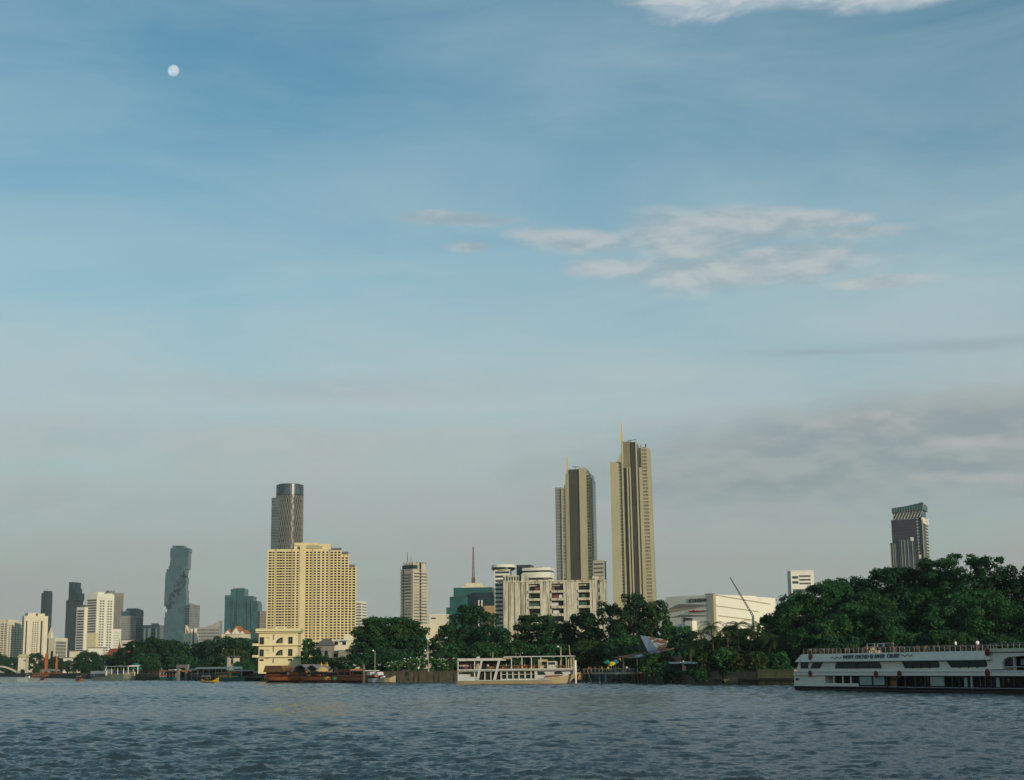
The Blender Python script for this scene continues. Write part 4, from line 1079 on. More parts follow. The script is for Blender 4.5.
for k in range(8): b.part('roof_pot_plant', LEAF_D, (X(527+k*9.5), X(527+k*9.5)+.8+.5*rg.random(), 2, 2.8, H_+.24, H_+.9+.7*rg.random())) if k % 3 == 1 else None
# 31 grey block behind it
b = Bld('apartment_block', 'grey block with a dark edge peeping out behind the stained concrete block', 594, 604, 606.8, 560, 1700, 25)
b.body(BEIGE); b.bands('L', -b.wl+1, -1, 4, b.h-2, 24, .4, WINGR); b.part('dark_edge', NAVY, (-.5, .6, 1, b.wr, 0, b.h-1))
# 24 yellow low building and its neighbours
b = Bld('house', 'pale yellow three storey house with odd quarter round windows by the river', 258.5, 298, 299.2, 631, 560, 5, dr=13)
H_ = b.h; X = b.u
b.part('wall', YELLOW2, (-b.wl, 0, 0, 13, 0, H_))
zf = [b.z(632.4), b.z(645.5), b.z(657.2), b.z(664)]
for i, py in enumerate((632, 645, 656.5)):
    b.part('floor_ledge', YELLOW2, (-b.wl-1.1, .9, -1.1, 13.5, b.z(py)-.18, b.z(py)+.14))
b.part('roof', YELLOW2, (-b.wl-1.1, 1.0, -1.15, 13.6, H_+.02, H_+1.0))
b.part('roof_house', YELLOW2, (X(274), X(284), 3, 8, H_+.9, b.z(625.8))); b.part('roof_house_window', WINGR, (X(276.2), X(282.8), 2.9, 3.1, b.z(629), b.z(627.3)))
def framed(px0, px1, py0, py1):
    w_ = b.part('window', WINDK, (X(px0), X(px1), -.06, .1, b.z(py1), b.z(py0)))
    mb = MB(); x0, x1, z0, z1 = X(px0), X(px1), b.z(py1), b.z(py0)
    for k in range(3): mb.box(x0+(x1-x0)*k/2-.05, x0+(x1-x0)*k/2+.05, -.12, .05, z0-.05, z1+.05)
    mb.box(x0-.1, x1+.1, -.14, .05, z0-.1, z0+.02); mb.box(x0-.1, x1+.1, -.14, .05, z1-.02, z1+.1); mb.box(x0-.07, x1+.07, -.13, .05, (z0*.4+z1*.6)-.04, (z0*.4+z1*.6)+.04)
    mb.build('window_frame', mat('dark_window_frame', (.10,.11,.10), .6), w_)
for py in (637, 649.2):
    framed(259.6, 263.7, py, py+6.8); framed(288.3, 292.4, py, py+6.5)
    mb = MB(); n = 8; x0, x1, z0, z1 = X(275.8), X(282.8), b.z(py+6), b.z(py+.2)
    pts = [(x1, z0)] + [(x1 - (x1-x0)*math.sin(math.pi/2*k/n)*1.0, z0 + (z1-z0)*math.cos(math.pi/2*k/n)) for k in range(n+1)]
    mb.prism_y(pts[::-1], -.06, .1); w_ = mb.build('quarter_round_window', WINDK, b.o)
    mb = MB(); 
    for k in range(1, 4): mb.box(x0+(x1-x0)*k/4+.5, x0+(x1-x0)*k/4+.58, -.12, .02, z0, z0+(z1-z0)*(.35+.2*k))
    mb.box(x0-.1, x1+.1, -.2, .05, z0-.12, z0); mb.build('window_frame', YELLOW2, w_)
    b.part('vent_slot', BROWNG, (X(265.8), X(269.5), -.08, .1, b.z(py+.9), b.z(py+.2)))
    b.part('pipe_recess', BROWNG, (X(272.6), X(274), -.05, .1, b.z(py+2.6), b.z(py-3.0)))
for a, c in ((259.6,263.8),(288,292)): b.part('window', WINDK, (X(a), X(c), -.06, .1, b.z(660.6), b.z(658.8)))
b.part('vent_slot', BROWNG, (X(265.3), X(269.3), -.08, .1, b.z(658.3), b.z(657.6))); b.part('pipe_recess', BROWNG, (X(272.6), X(274), -.05, .1, b.z(663), b.z(658)))
b.part('balcony', YELLOW2, (X(252.5), -b.wl, -.7, 3, b.z(656.5)-.15, b.z(656.5)+.7), (X(252.5), -b.wl, -.7, 3, b.z(645)-.15, b.z(645)+.7))
b = Bld('house', 'cream annex with blue awnings between the grey roofed shed and the spreading tree', 332.5, 353, 357, 640, 640, 8, dr=14)
b.body(CREAM); b.windows('L', [b.u(336.2), b.u(344)], [b.h-1.4], 1.6, 1.2, WINDK); b.windows('L', [b.u(336)], [b.h*.52], 1.4, 1.3, WINDK)
bl = mat('blue_awning', (.05,.17,.32), .7)
for a, c, py in ((335,338,640.8),(340,347,640.6),(334.6,338.4,650.4)): b.part('awning', bl, (b.u(a), b.u(c), -1.1, .05, b.z(py)-.25, b.z(py)))
b.part('upper_storey', CREAM, (b.u(343), b.u(355), 4, 13, b.h, b.z(634))); b.part('roof', WHITE, (-b.wl-.3, .3, -.3, 14, b.h, b.h+.3))
b.part('brown_lean_to', BROWNG, (b.u(340), b.u(352), -5, -.4, 0, b.z(650))); b.part('teal_hoarding', mat('teal_hoarding', (.02,.16,.15), .8), (b.u(344), b.u(356), -9, -8.8, 0, b.z(664)))
P = at(326, 655, 640); o = thing('house', 'grey house with a dark hipped roof right of the yellow riverside house', 'house', (P.x, 640, GZ), R(-6))
hh = at(326, 645.5, 640).z - GZ; w = 8/FPX*640
mb = MB(); mb.box(-w, w, -4, 4, 0, hh); mb.build('wall', BROWNG, o)
mb = MB(); mb.prism_z([(-w-.7,-4.7),(w+.7,-4.7),(w+.7,4.7),(-w-.7,4.7)], hh, hh+2.8, top=[(-w*.3,-.2),(w*.5,-.2),(w*.5,.2),(-w*.3,.2)]); mb.build('roof', ROOFGREY, o)
for x in (-w*.5, w*.3):
    mb = MB(); mb.box(x-.7, x+.7, -4.1, -3.9, hh*.55, hh*.8); mb.build('window', WINDK, o)

# ------------------------------------------------------------------ the two gold towers
def gold_tower(label, xl, xr, Y, base_py, prof):
    """prof: list of vertical slabs (px_left, px_right, top_py, depth offset, material, ribs)"""
    xm = (xl+xr)/2
    b = Bld('skyscraper', label, xl, xr, xr+1, prof[0][2], Y, 9, dr=46)
    return b
b = Bld('skyscraper', 'shorter gold tower with a dark centre strip and a bright spike', 558.5, 590, 598, 500, 1950, 8, dr=44)
Yb = 1950; b.off = -2.6
def slab(b, a, c, top, d, m, dep=40, name='tower_slab', n=0, fw=1.0, fm=None, floors=0, ft=.6, fd=.35):
    b.part(name, m, (b.u(a), b.u(c), d, dep, 0, b.z(top)))
    if n: b.fins('L', b.u(a)+fw/2, b.u(c)-fw/2, n, fw, 0, b.z(top)-.5, fm or GOLD, .7-d, 'vertical_fins')
    if floors: b.slabs('L', b.u(a)+.1, b.u(c)-.1, 0, b.z(top)-1, floors, ft, fm or GOLD, fd-d, 'floor_edges')
GW = glass('pale_gold_glass', (.22,.20,.14), .2, .2, scale=.1)
SIL = glass('pale_blue_glass', (.16,.19,.19), .18, .2, scale=.1)
slab(b, 558.8, 565.5, 486, 4, SIL, n=5, fw=.5, floors=56, fm=mat('silver_panel', (.36,.36,.32), .45, .06, .03, metal=.3))
slab(b, 565.3, 570.2, 487, 1.5, GW, n=1, fw=1.6, floors=56)
slab(b, 569.8, 573.2, 473, 0, GOLD, n=2, fw=.8)
slab(b, 573, 584, 468.5, 1.6, BRONZE, n=6, fw=.5, fm=BRONZE, floors=30, ft=.4)
slab(b, 583.8, 590.2, 467.5, -.6, GOLD, floors=58, ft=.5)
slab(b, 589.8, 595.0, 473, 5, GW, n=1, fw=1.2, floors=60, ft=1.3, fd=.9)
b.part('tower_slab', GW, (b.u(594), b.u(596.4), 8, 38, 0, b.z(478))); b.slabs('L', b.u(594.4), b.u(596.6), 0, b.z(478), 58, 1.3, GOLD, -7.2, 'balcony_edges')
slab(b, 586, 592, 470.5, 8, BROWNG, name='roof_house')
mb = MB(); z0 = b.z(487); zs = b.z(456); xa, xs = b.u(567.5), b.u(571.5)
n = 10; pts = [(b.u(573), z0)] + [(b.u(573), b.z(471.5))] + [(xs + (b.u(572)-xs)*0, b.z(471))] + [(b.u(571.2) - (b.u(571.2)-b.u(567.6))*(k/n)**1.6, b.z(471) + (z0-b.z(471))*(k/n)**.75) for k in range(1, n+1)]
mb.prism_y(pts[::-1], 1, 8); mb.build('swept_crest', GOLD, b.o)
mb = MB(); xx = b.u(571.6); mb.prism_z([(xx-1.3,2),(xx+1.3,2),(xx+1.3,4.5),(xx-1.3,4.5)], b.z(474), b.z(455.5), top=[(xx-.5,3),(xx+.5,3),(xx+.5,4),(xx-.5,4)]); mb.build('spike', GOLDB, b.o)
mb = MB(); xx = b.u(579); mb.tube((xx, 10, b.z(469)), (xx, 10, b.z(464.8)), .5, .5, 6); mb.tube((xx-4, 10, b.z(465)), (xx+6, 10, b.z(465.6)), .5, .4, 6); mb.build('roof_crane', STEEL, b.o)

b = Bld('skyscraper', 'taller gold tower with a swept crest, dark grooves and a bright spike', 611, 646, 655, 455, 1900, 4, dr=48)
b.off = -1.2
# a little batter to the base: slabs widen towards the ground
def batter(b, a0, c0, a1, c1, top, d, m, dep=42, name='tower_slab', floors=0, ft=.5, fd=.5, fm=None, n=0, fw=.6):
    z1 = b.z(top); mb = MB()
    lo = [(b.u(a1), d), (b.u(c1), d), (b.u(c1), dep), (b.u(a1), dep)]; hi = [(b.u(a0), d), (b.u(c0), d), (b.u(c0), dep), (b.u(a0), dep)]
    mb.prism_z(lo, 0, z1, top=hi); mb.build(name, m, b.o)
    mb = MB()
    if floors:
        for k in range(floors):
            f = (k+.5)/floors; z = z1*f; x0 = lo[0][0]*(1-f)+hi[0][0]*f; x1 = lo[1][0]*(1-f)+hi[1][0]*f
            mb.box(x0+.1, x1-.1, d-fd, d+.2, z-ft/2, z+ft/2)
        xm_ = (lo[0][0]+lo[1][0]+hi[0][0]+hi[1][0])/4; mb.box(xm_-.3, xm_+.3, d+.12, d+.3, 0, z1-1)
        mb.build('floor_edges', fm or GOLD, b.o)
    if n:
        mb = MB()
        for k in range(n+1):
            f = k/n; xl_ = lo[0][0]*(1-f)+lo[1][0]*f; xh = hi[0][0]*(1-f)+hi[1][0]*f
            mb.prism_z([(xl_-fw/2,d-.8),(xl_+fw/2,d-.8),(xl_+fw/2,d+.2),(xl_-fw/2,d+.2)], 0, z1-.4, top=[(xh-fw/2,d-.8),(xh+fw/2,d-.8),(xh+fw/2,d+.2),(xh-fw/2,d+.2)])
        mb.build('vertical_fins', fm or GOLD, b.o)
batter(b, 613.3, 621.8, 613.3, 623.3, 460.5, 3, GOLD, floors=60, ft=.35, fd=.25, fm=mat('pale_gold_edge', (.42,.37,.22), .5, .05, .02, metal=.3))
batter(b, 621.6, 626.2, 623, 626.4, 459, 4.5, GW, floors=62, ft=1.1, n=2, fw=.5)
batter(b, 625.5, 640.5, 626.2, 641.5, 440.8, 6, BRONZE)
for a0, a1, tp in ((625.8,626.5,442),(630.8,631.5,467),(633.5,634.5,467),(640.2,641.4,441.5)):
    batter(b, a0-.7, a0+.7, a1-.8, a1+.8, tp, 1.0, GOLD, 8, 'gold_pilaster')
batter(b, 627, 633.6, 627, 633.6, 441, 1.4, mat('bronze_gold_panel', (.20,.165,.10), .4, .08, .03, metal=.4), 9, 'crown_panel') if False else None
mb = MB(); mb.box(b.u(626), b.u(634), 2.0, 8, b.z(467), b.z(440.6)); mb.build('crown_panel', mat('bronze_gold_panel', (.24,.20,.12), .4, .08, .03, metal=.4), b.o)
batter(b, 635.5, 639.5, 636.3, 640.2, 441.5, 3, BRONZE, 9, n=3, fw=.4, fm=mat('dark_bronze_fin', (.10,.085,.06), .4, metal=.3))
batter(b, 642.5, 645.3, 643.8, 647, 467, 3, GOLD, floors=55, ft=.5)
b.part('dark_notch', BRONZE, (b.u(642.3), b.u(645), 5, 30, b.z(468), b.z(447)))
batter(b, 645, 650.6, 647, 653.5, 446.5, 5, GW, floors=62, ft=1.7, fd=1.2, n=1, fw=.8)
mb = MB(); z1 = b.z(447); mb.prism_z([(b.u(653.2),7),(b.u(653.2)+3.2,7),(b.u(653.2)+3.2,40),(b.u(653.2),40)], 0, z1, top=[(b.u(650.4),7),(b.u(650.4)+3.2,7),(b.u(650.4)+3.2,40),(b.u(650.4),40)]); mb.build('tower_slab', GOLD, b.o)
mb = MB(); n = 12; pts = [(b.u(627.2), b.z(462)), (b.u(627.2), b.z(440))] + [(b.u(626.3) - (b.u(626.3)-b.u(620.2))*(k/n)**1.7, b.z(440) + (b.z(460.5)-b.z(440))*(k/n)**.7) for k in range(n+1)]
mb.prism_y(pts[::-1], 1.5, 9); mb.build('swept_crest', GOLD, b.o)
mb = MB(); xx = b.u(625.7); mb.prism_z([(xx-1.5,2),(xx+1.5,2),(xx+1.5,4.5),(xx-1.5,4.5)], b.z(442), b.z(421.5), top=[(xx-.55,3),(xx+.55,3),(xx+.55,4),(xx-.55,4)]); mb.build('spike', GOLDB, b.o)
mb = MB(); xx = b.u(634.5); mb.tube((xx, 12, b.z(441)), (xx, 12, b.z(438.2)), .6, .5, 6); mb.tube((xx-5, 12, b.z(439)), (xx+7, 12, b.z(437.6)), .5, .4, 6); mb.build('roof_crane', STEEL, b.o)
b.part('roof_post', BRONZE, (b.u(644.5), b.u(645.2), 8, 10, b.z(448), b.z(443.5)))
b.part('roof_post', BRONZE, (b.u(649), b.u(650.2), 8, 10, b.z(447), b.z(443)))

# ------------------------------------------------------------------ the white mall
b = Bld('mall', 'white faceted mall with gold edge lines and two signs', 660, 712.5, 785, 594.5, 1300, 40, cat='shopping mall')
WPAN = mat('white_mall_panel', (.70,.68,.58), .6, .05, .03)
X = b.u; X2 = lambda px: b.u(px, 'R')
def Zf(px, py, face):
    if face == 'L': P = b.P - b.ex*along(b.P, -b.ex, px)
    else: P = b.P + b.ey*along(b.P, b.ey, px)
    return at(px, py, P.y).z - GZ
mb = MB()
mb.prism_y([(X(660),0),(0,0),(0,b.h),(X(700),Zf(700,595.7,'L')),(X(661),Zf(661,601.2,'L'))], 0, 60); mb.build('wall', WPAN, b.o)
mb = MB(); mb.prism_x([(0.3,0),(X2(776),0),(X2(776),Zf(776,598.2,'R')),(X2(766),Zf(766,597.4,'R')),(0.3,b.h+.05)], -55, .8); mb.build('side_wall', WPAN, b.o)
mb = MB(); mb.box(-2.4, 1.4, -.9, 2.5, 0, b.h+.4); mb.build('gold_corner', GOLD, b.o)
def wedge(face, pts, m, name, d0=-.4, d1=.5):
    mb = MB(); P = [((X(px) if face == 'L' else X2(px)), Zf(px, py, face)) for px, py in pts]
    if face == 'L': mb.prism_y(P, -d1, -d0)
    else: mb.prism_x(P, d0, d1)
    mb.build(name, m, b.o)
wedge('L', [(668.5,609.5),(708,605.3),(708,604.5),(680,604)], BROWNG, 'grey_facet')
wedge('L', [(668.5,612.6),(690,608.6),(708,605.4),(708,605.1),(690,607.6),(669,609.6)], GOLD, 'gold_line', d1=.9)
wedge('L', [(672,617.2),(708,615.8),(708,615.3),(682,614.4)], BROWNG, 'grey_facet')
wedge('L', [(684,622),(693,622.4),(693,618.2),(684,617.4)], mat('maroon_panel', (.10,.05,.04), .7), 'maroon_panel')
for pts in ([(716,594.8),(770,603.6),(770,604.4),(716,595.4)], [(716,605.4),(758,611.2),(758,611.9),(716,606)], [(718,615.3),(752,619.4),(752,620.1),(718,615.9)]):
    wedge('R', pts, GOLD, 'gold_line', .7, 1.5)
b.part('roof_plant', STEEL, (X(703), X(709), 4, 10, b.h, b.z(593.0)))
mb = MB(); mb.box(-20, -10, X2(756), X2(763), Zf(760,598,'R'), Zf(760,595.2,'R')); mb.build('roof_plant', GREYD, b.o)
b.part('entrance_block', WPAN, (X(690), X(697), -6, 0, 0, b.z(620)))
b.part('yellow_kiosk', YELLOW, (X(689), X(698), -12, -6.5, 0, b.z(628)))
def text_mesh(txt, size, mname, m, extrude=.05, shear=0, bold=0.0):
    cu = bpy.data.curves.new('lettering', 'FONT'); cu.body = txt; cu.size = size; cu.extrude = extrude; cu.shear = shear; cu.offset = bold
    cu.align_x = 'LEFT'
    ob = bpy.data.objects.new('tmp', cu); COL.objects.link(ob)
    dg = bpy.context.evaluated_depsgraph_get(); me = bpy.data.meshes.new_from_object(ob.evaluated_get(dg)); me.name = mname
    bpy.data.objects.remove(ob); me.materials.clear(); me.materials.append(m); return me
def lettering(txt, parent, loc, width, height, m, face='L', extrude=.05, shear=0, bold=0.0, name='lettering'):
    me = text_mesh(txt, 1.0, name, m, .04, shear, bold)
    xs = [v.co.x for v in me.vertices]; ys = [v.co.y for v in me.vertices]
    sx = width/(max(xs)-min(xs)); sy = height/(max(ys)-min(ys)); x0, y0 = min(xs), min(ys)
    for v in me.vertices:
        x, y, z = v.co; v.co = ((x-x0)*sx, -z*extrude/.04, (y-y0)*sy)
    o = link(name, me, parent, loc); return o
SIGN = mat('dark_sign_letters', (.07,.04,.035), .6); SIGNR = mat('red_sign_letters', (.30,.02,.025), .6)
lettering('ICONSIAM', b.o, (X(690), -.4, Zf(699,602.0,'L')), X(707.8)-X(690), 3.1, SIGN, bold=.02, extrude=.25)
lettering('Takashimaya', b.o, (X(689.2), -.75, Zf(699,612.4,'L')), X(708.3)-X(689.2), 1.9, SIGNR, bold=.03, extrude=.25)
mb = MB(); mb.lathe([(1.35,-.2),(1.35,.2)], 20); me = mb.mesh('round_logo', SIGNR)
o = link('round_logo', me, b.o, (X(694.8), -.75, Zf(694.8,611.3,'L'))); o.rotation_euler = (R(90), 0, 0)
# slim crane jib before the mall
P0 = at(753, 616, 1240); P1 = at(730, 577.3, 1240); base = at(748, 640, 1240)
o = thing('crane', 'thin grey crane jib leaning to the left in front of the mall', 'crane', (P0.x, 1240, GZ))
mb = MB(); q0 = Vector((0,0,P0.z-GZ)); q1 = Vector((P1.x-P0.x,0,P1.z-GZ))
for dx_, dy_ in ((-.7,-.7),(.7,-.7),(.7,.7),(-.7,.7)): mb.tube(q0 + Vector((dx_,dy_,0)), q1 + Vector((dx_*.4,dy_*.4,0)), .22, .18, 5)
for k in range(16):
    f0, f1 = k/16, (k+1)/16; a = q0.lerp(q1, f0); c = q0.lerp(q1, f1); sg = 1 if k % 2 else -1; w0, w1 = .7-.42*f0, .7-.42*f1
    for y in (-1, 1): mb.tube(a + Vector((-sg*w0, y*w0, 0)), c + Vector((sg*w1, y*w1, 0)), .12, n=4)
mb.build('jib', STEEL, o)
mb = MB(); mb.tube((0,0,0), (0,0,P0.z-GZ), 1.1, .9, 8); mb.build('post', STEEL, o)

# ------------------------------------------------------------------ right side
b = Bld('office_block', 'pale rooftop block peeping over the trees left of the tall wood', 789.3, 790.6, 816, 571.5, 1500, 80)
b.body(WHITE); b.bands('R', b.wr*.35, b.wr*.85, b.h-14, b.h-3, 3, .5, WINGR); b.bands('R', b.wr*.05, b.wr*.9, 4, b.h-16, 10, .5, WINGR, 'side_window_band'); b.windows('R', [b.wr*.12, b.wr*.25], [b.h-6, b.h-11], 3, 2.6, WINBL); b.part('roof_parapet', WHITE, (-b.wl*.9, .4, -.4, b.wr, b.h, b.h+1))
b = Bld('skyscraper', 'tall plum glass tower with a slanted glass crown above the right hand wood', 892, 922, 930, 519, 1750, 11, dr=45)
b.off = 3.2; X = b.u; ztop = b.z(508); 
b.part('tower_slab', PURPLE, (X(892), X(916.5), 0, 30, 0, b.z(518.5)))
b.part('tower_slab', NAVY, (X(916), 0, 1.2, 32, 0, b.z(517)))
b.slabs('L', X(892), X(916.5), 0, b.z(518.8), 46, .4, mat('plum_floor_edge', (.045,.043,.055), .6), .2)
b.slabs('L', X(916.8), X(919.6), 0, b.z(518), 46, 1.0, GREYC, .2, 'balcony_edges')
b.slabs('R', b.wr*.35, b.wr*.62, 0, b.z(517), 46, 1.5, BEIGE, .8, 'balcony_edges')
b.part('tower_slab', WHITE, (-1, .8, 1, b.wr*.8, b.z(523), b.z(517))); b.part('corner_pier', GREYC, (-.8, .6, .6, 1.6, 0, b.z(520)))
mb = MB(); mb.prism_y([(X(893),b.z(511.8)),(X(924.5),b.z(509)),(X(924.5),b.z(502.2)),(X(908),b.z(505)),(X(893),b.z(506.5))], 1, 4.5); mb.build('slanted_crown', TEAL, b.o)
mb = MB(); mb.prism_x([(1.2,b.z(509)),(30,b.z(510)),(30,b.z(504)),(1.2,b.z(502.2))], X(924)-3, X(924.4)); mb.build('slanted_crown', TEAL, b.o)
b.fins('L', X(893.2), X(924.3), 12, .35, b.z(511), b.z(505.6), GREYC, -.8, 'crown_mullions')
mb = MB()
for k in range(10):
    xa = X(893.5) + (X(921)-X(893.5))*k/9; mb.tube((xa-1.5, 1.8, b.z(519)), (xa+3.2, 1.8, b.z(510.8)), .36, n=5)
mb.build('diagonal_struts', mat('pale_strut', (.55,.53,.46), .5), b.o)
b.part('recessed_storey', SLATE, (X(893.5), X(923), 4.5, 26, b.z(519), b.z(508)))
b.part('front_block', SLATE, (X(891.3), X(901), -9, 2, 0, b.z(542)), (X(900.5), X(914.5), -11, 2, 0, b.z(539)))
mb = MB()
for px in (891.6,894,896,899,903,906,909.5,914): mb.box(X(px)-.28, X(px)+.28, -11.8 if px > 900 else -9.7, -8, 0, b.z(540 if px > 900 else 543))
mb.build('white_fins', GREYC, b.o)
mb = MB()
for k in range(22):
    z = b.z(542)*k/22; mb.box(X(891.3), X(900.4), -9.4, -8, z, z+.8); mb.box(X(900.6), X(914.4), -11.4, -8, z, z+.8)
mb.build('floor_edges', SLATE, b.o)
b.part('pale_bay', WHITE, (X(912.5), X(914.8), -11.9, -8, b.z(541), b.z(537.5))); b.part('pale_bay', WHITE, (X(918), X(920), -.9, .4, b.z(558), b.z(554.5)))
# ------------------------------------------------------------------ river bank: walls, jetty, lamps, people, boats
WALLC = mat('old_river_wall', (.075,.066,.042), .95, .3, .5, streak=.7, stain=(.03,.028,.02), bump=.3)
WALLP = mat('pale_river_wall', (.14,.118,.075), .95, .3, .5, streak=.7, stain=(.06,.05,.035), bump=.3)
DARKW = mat('wet_timber', (.035,.028,.022), .8, .3, .8)
WOOD = mat('worn_timber', (.16,.11,.07), .8, .3, .8)
BOATW = mat('boat_white_paint', (.80,.73,.61), .45, .06, .3, spec=.45, streak=.25, stain=(.33,.30,.25))
BOATG = mat('boat_grey_white', (.46,.47,.47), .5, .08, .3, streak=.3, stain=(.25,.22,.18))
FERW = mat('ferry_white_in_shade', (.46,.46,.43), .5, .08, .3, streak=.3, stain=(.25,.22,.18))  # white greyed down: the shade over the ferry is put into the colour
BOATC = mat('boat_cream_in_shade', (.38,.32,.19), .5, .1, .3, streak=.3, stain=(.25,.18,.1))  # cream darkened so the ferry hull looks shaded
HULLB = mat('boat_black_hull', (.012,.012,.014), .4, .2, .4)
HULLN = mat('boat_navy_waterline', (.02,.035,.06), .5)
ORANGE = mat('orange_barge_paint', (.40,.105,.03), .6, .25, .4, streak=.5, stain=(.08,.025,.015))
ORANGEB = mat('bright_orange_paint', (.34,.085,.02), .6, .15, .5)
MAROON = mat('maroon_paint', (.09,.025,.018), .7, .3, .5)
THATCH = mat('brown_barge_roof', (.16,.085,.035), .9, .25, .8, streak=.4, bump=.4)
TARP = mat('grey_tarpaulin', (.22,.22,.22), .8, .25, .6)
TANC = mat('tan_canvas', (.45,.33,.14), .85, .12, .5)
GREENP = mat('green_boat_paint', (.02,.13,.08), .6)
TEALP = mat('teal_paint', (.02,.17,.16), .6)
YELP = mat('yellow_boat_paint', (.50,.30,.02), .55)
BLUEP = mat('blue_paint', (.03,.10,.25), .6)
REDP = mat('red_lantern_mark', (.26,.035,.03), .6)
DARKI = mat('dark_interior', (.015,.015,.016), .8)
DOORW = mat('varnished_door', (.22,.07,.03), .4)
WINB = glass('boat_window', (.014,.028,.030), .2, spec=.14, var=.3, scale=.5)
FROST = mat('frosted_panel', (.30,.36,.34), .5)
LETB = mat('blue_grey_letters', (.09,.12,.18), .6)
LAMPG = mat('lamp_globe', (.75,.75,.72), .4)
POSTC = mat('lamp_post_cream', (.38,.36,.27), .7)
SKIN = mat('skin_tone', (.24,.13,.08), .7); HAIR = mat('dark_hair', (.012,.010,.010), .6)

def wall_run(name, label, pxs, zt, thick, m, off=.8, coping=True, butt=0, gap=None):
    P = [Vector((wx(px, shore(px) - off, 0), shore(px) - off, 0)) for px in pxs]
    o = thing(name, label, 'wall', (P[0].x, P[0].y, 0))
    mb = MB()
    for a, c in zip(P, P[1:]):
        d = (c-a); n = Vector((-d.y, d.x, 0)).normalized()*thick
        q = [a-P[0], c-P[0], c-P[0]+n, a-P[0]+n]
        mb.prism_z([(v.x, v.y) for v in q], -1.5, zt)
    mb.build('wall', m, o)
    if coping:
        mb = MB()
        for a, c in zip(P, P[1:]):
            d = (c-a); n = Vector((-d.y, d.x, 0)).normalized()
            q = [a-P[0]-n*.15, c-P[0]-n*.15, c-P[0]+n*(thick+.1), a-P[0]+n*(thick+.1)]
            mb.prism_z([(v.x, v.y) for v in q], zt+.003, zt+.22)
        mb.build('coping', m, o)
    if butt:
        bm = MB(); bm.prism_x([(-.55,-1.5),(.1,-1.5),(.1,zt-.05),(-.18,zt-.05)], -.28, .28); me = bm.mesh('buttress', m)
        L = sum((c-a).length for a, c in zip(P, P[1:])); k = 0; acc = 0
        for a, c in zip(P, P[1:]):
            d = c-a; s = 0
            while s < d.length:
                p = a + d*(s/d.length) - P[0]; link('buttress', me, o, p, math.atan2(d.y, d.x)); s += butt
    return o
wall_run('river_wall', 'stained concrete river wall with buttresses left of the ferry', [383, 400, 420, 440, 462], 3.3, .8, WALLC, .9, True, 5.2)
wall_run('river_wall', 'dark old river wall behind the ferry bow and the jetty', [462, 500, 540, 580, 600], 3.0, .8, WALLC, .6)
wall_run('river_wall', 'broken pale wall under the bushes right of the jetty', [655, 676, 690, 705, 722], 2.9, .6, WALLP, .6, True)
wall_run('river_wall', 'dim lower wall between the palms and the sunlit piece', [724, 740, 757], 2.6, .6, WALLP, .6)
wall_run('river_wall', 'sunlit yellowish wall piece beside the stern of the big boat', [758, 768, 780, 795], 3.1, .7, mat('sunlit_plaster_wall', (.30,.235,.10), .9, .25, .4, streak=.6, stain=(.15,.11,.05)), .8)  # lighter, yellower wall colour with the sunlight painted in
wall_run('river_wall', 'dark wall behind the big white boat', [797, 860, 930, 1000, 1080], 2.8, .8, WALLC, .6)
def ledge(label, pa, pb, z0, z1, out, m):
    A = Vector((wx(pa, shore(pa)-out, 0), shore(pa)-out, 0)); B = Vector((wx(pb, shore(pb)-out, 0), shore(pb)-out, 0)); d = B-A
    o = thing('stone_ledge', label, 'ledge', A, math.atan2(d.y, d.x)); n = int(d.length/4)
    mb = MB(); mb.box(0, d.length, 0, 1.6, z0, z1); mb.build('deck', m, o)
    mb = MB(); mb.box(-.15, .15, .1, .5, -1.5, z0); me = mb.mesh('pile', m)
    for k in range(n+1): link('pile', me, o, (d.length*k/n, 0, 0))
ledge('low stained ledge on piles along the pale broken wall', 672, 724, .9, 1.3, 2.4, WALLC)
ledge('low ledge on piles below the sunlit wall piece', 738, 794, 1.1, 1.5, 2.6, WALLC)

def lamp(px, top, Y, label, zb=GZ, arm=0, name='street_lamp', globe=.28):
    P = at(px, top, Y); h = P.z - zb
    o = thing(name, label, 'street lamp', (P.x, Y, zb))
    mb = MB(); mb.lathe([(.22,0),(.2,.5),(.10,.7),(.075,h)], 10); mb.build('post', POSTC, o)
    if arm: mb = MB(); mb.tube((0,0,h-.1), (arm,0,h+.1), .05); mb.build('arm', POSTC, o)
    mb = MB(); mb.lathe([(.04,-globe),(globe*.8,-globe*.6),(globe,0),(globe*.8,globe*.6),(.04,globe)], 12); mb.build('lamp_head', LAMPG, o, (arm,0,h+.15), True)
    return o
lamp(428.5, 651, 462, 'lamp post on the river wall with its head leaning to the left', 3.3, -1.0)
lamp(375, 651, 474, 'thin lamp post above the white moored boats', 3.2, -.6)
lamp(561, 647, 445, 'lamp post with a white globe above the bow of the ferry', 3.0, -.9)
lamp(427.8, 639.5, 480, 'lamp with a white head high among the dark leaves above the wall', 3.2, 0, globe=.35)

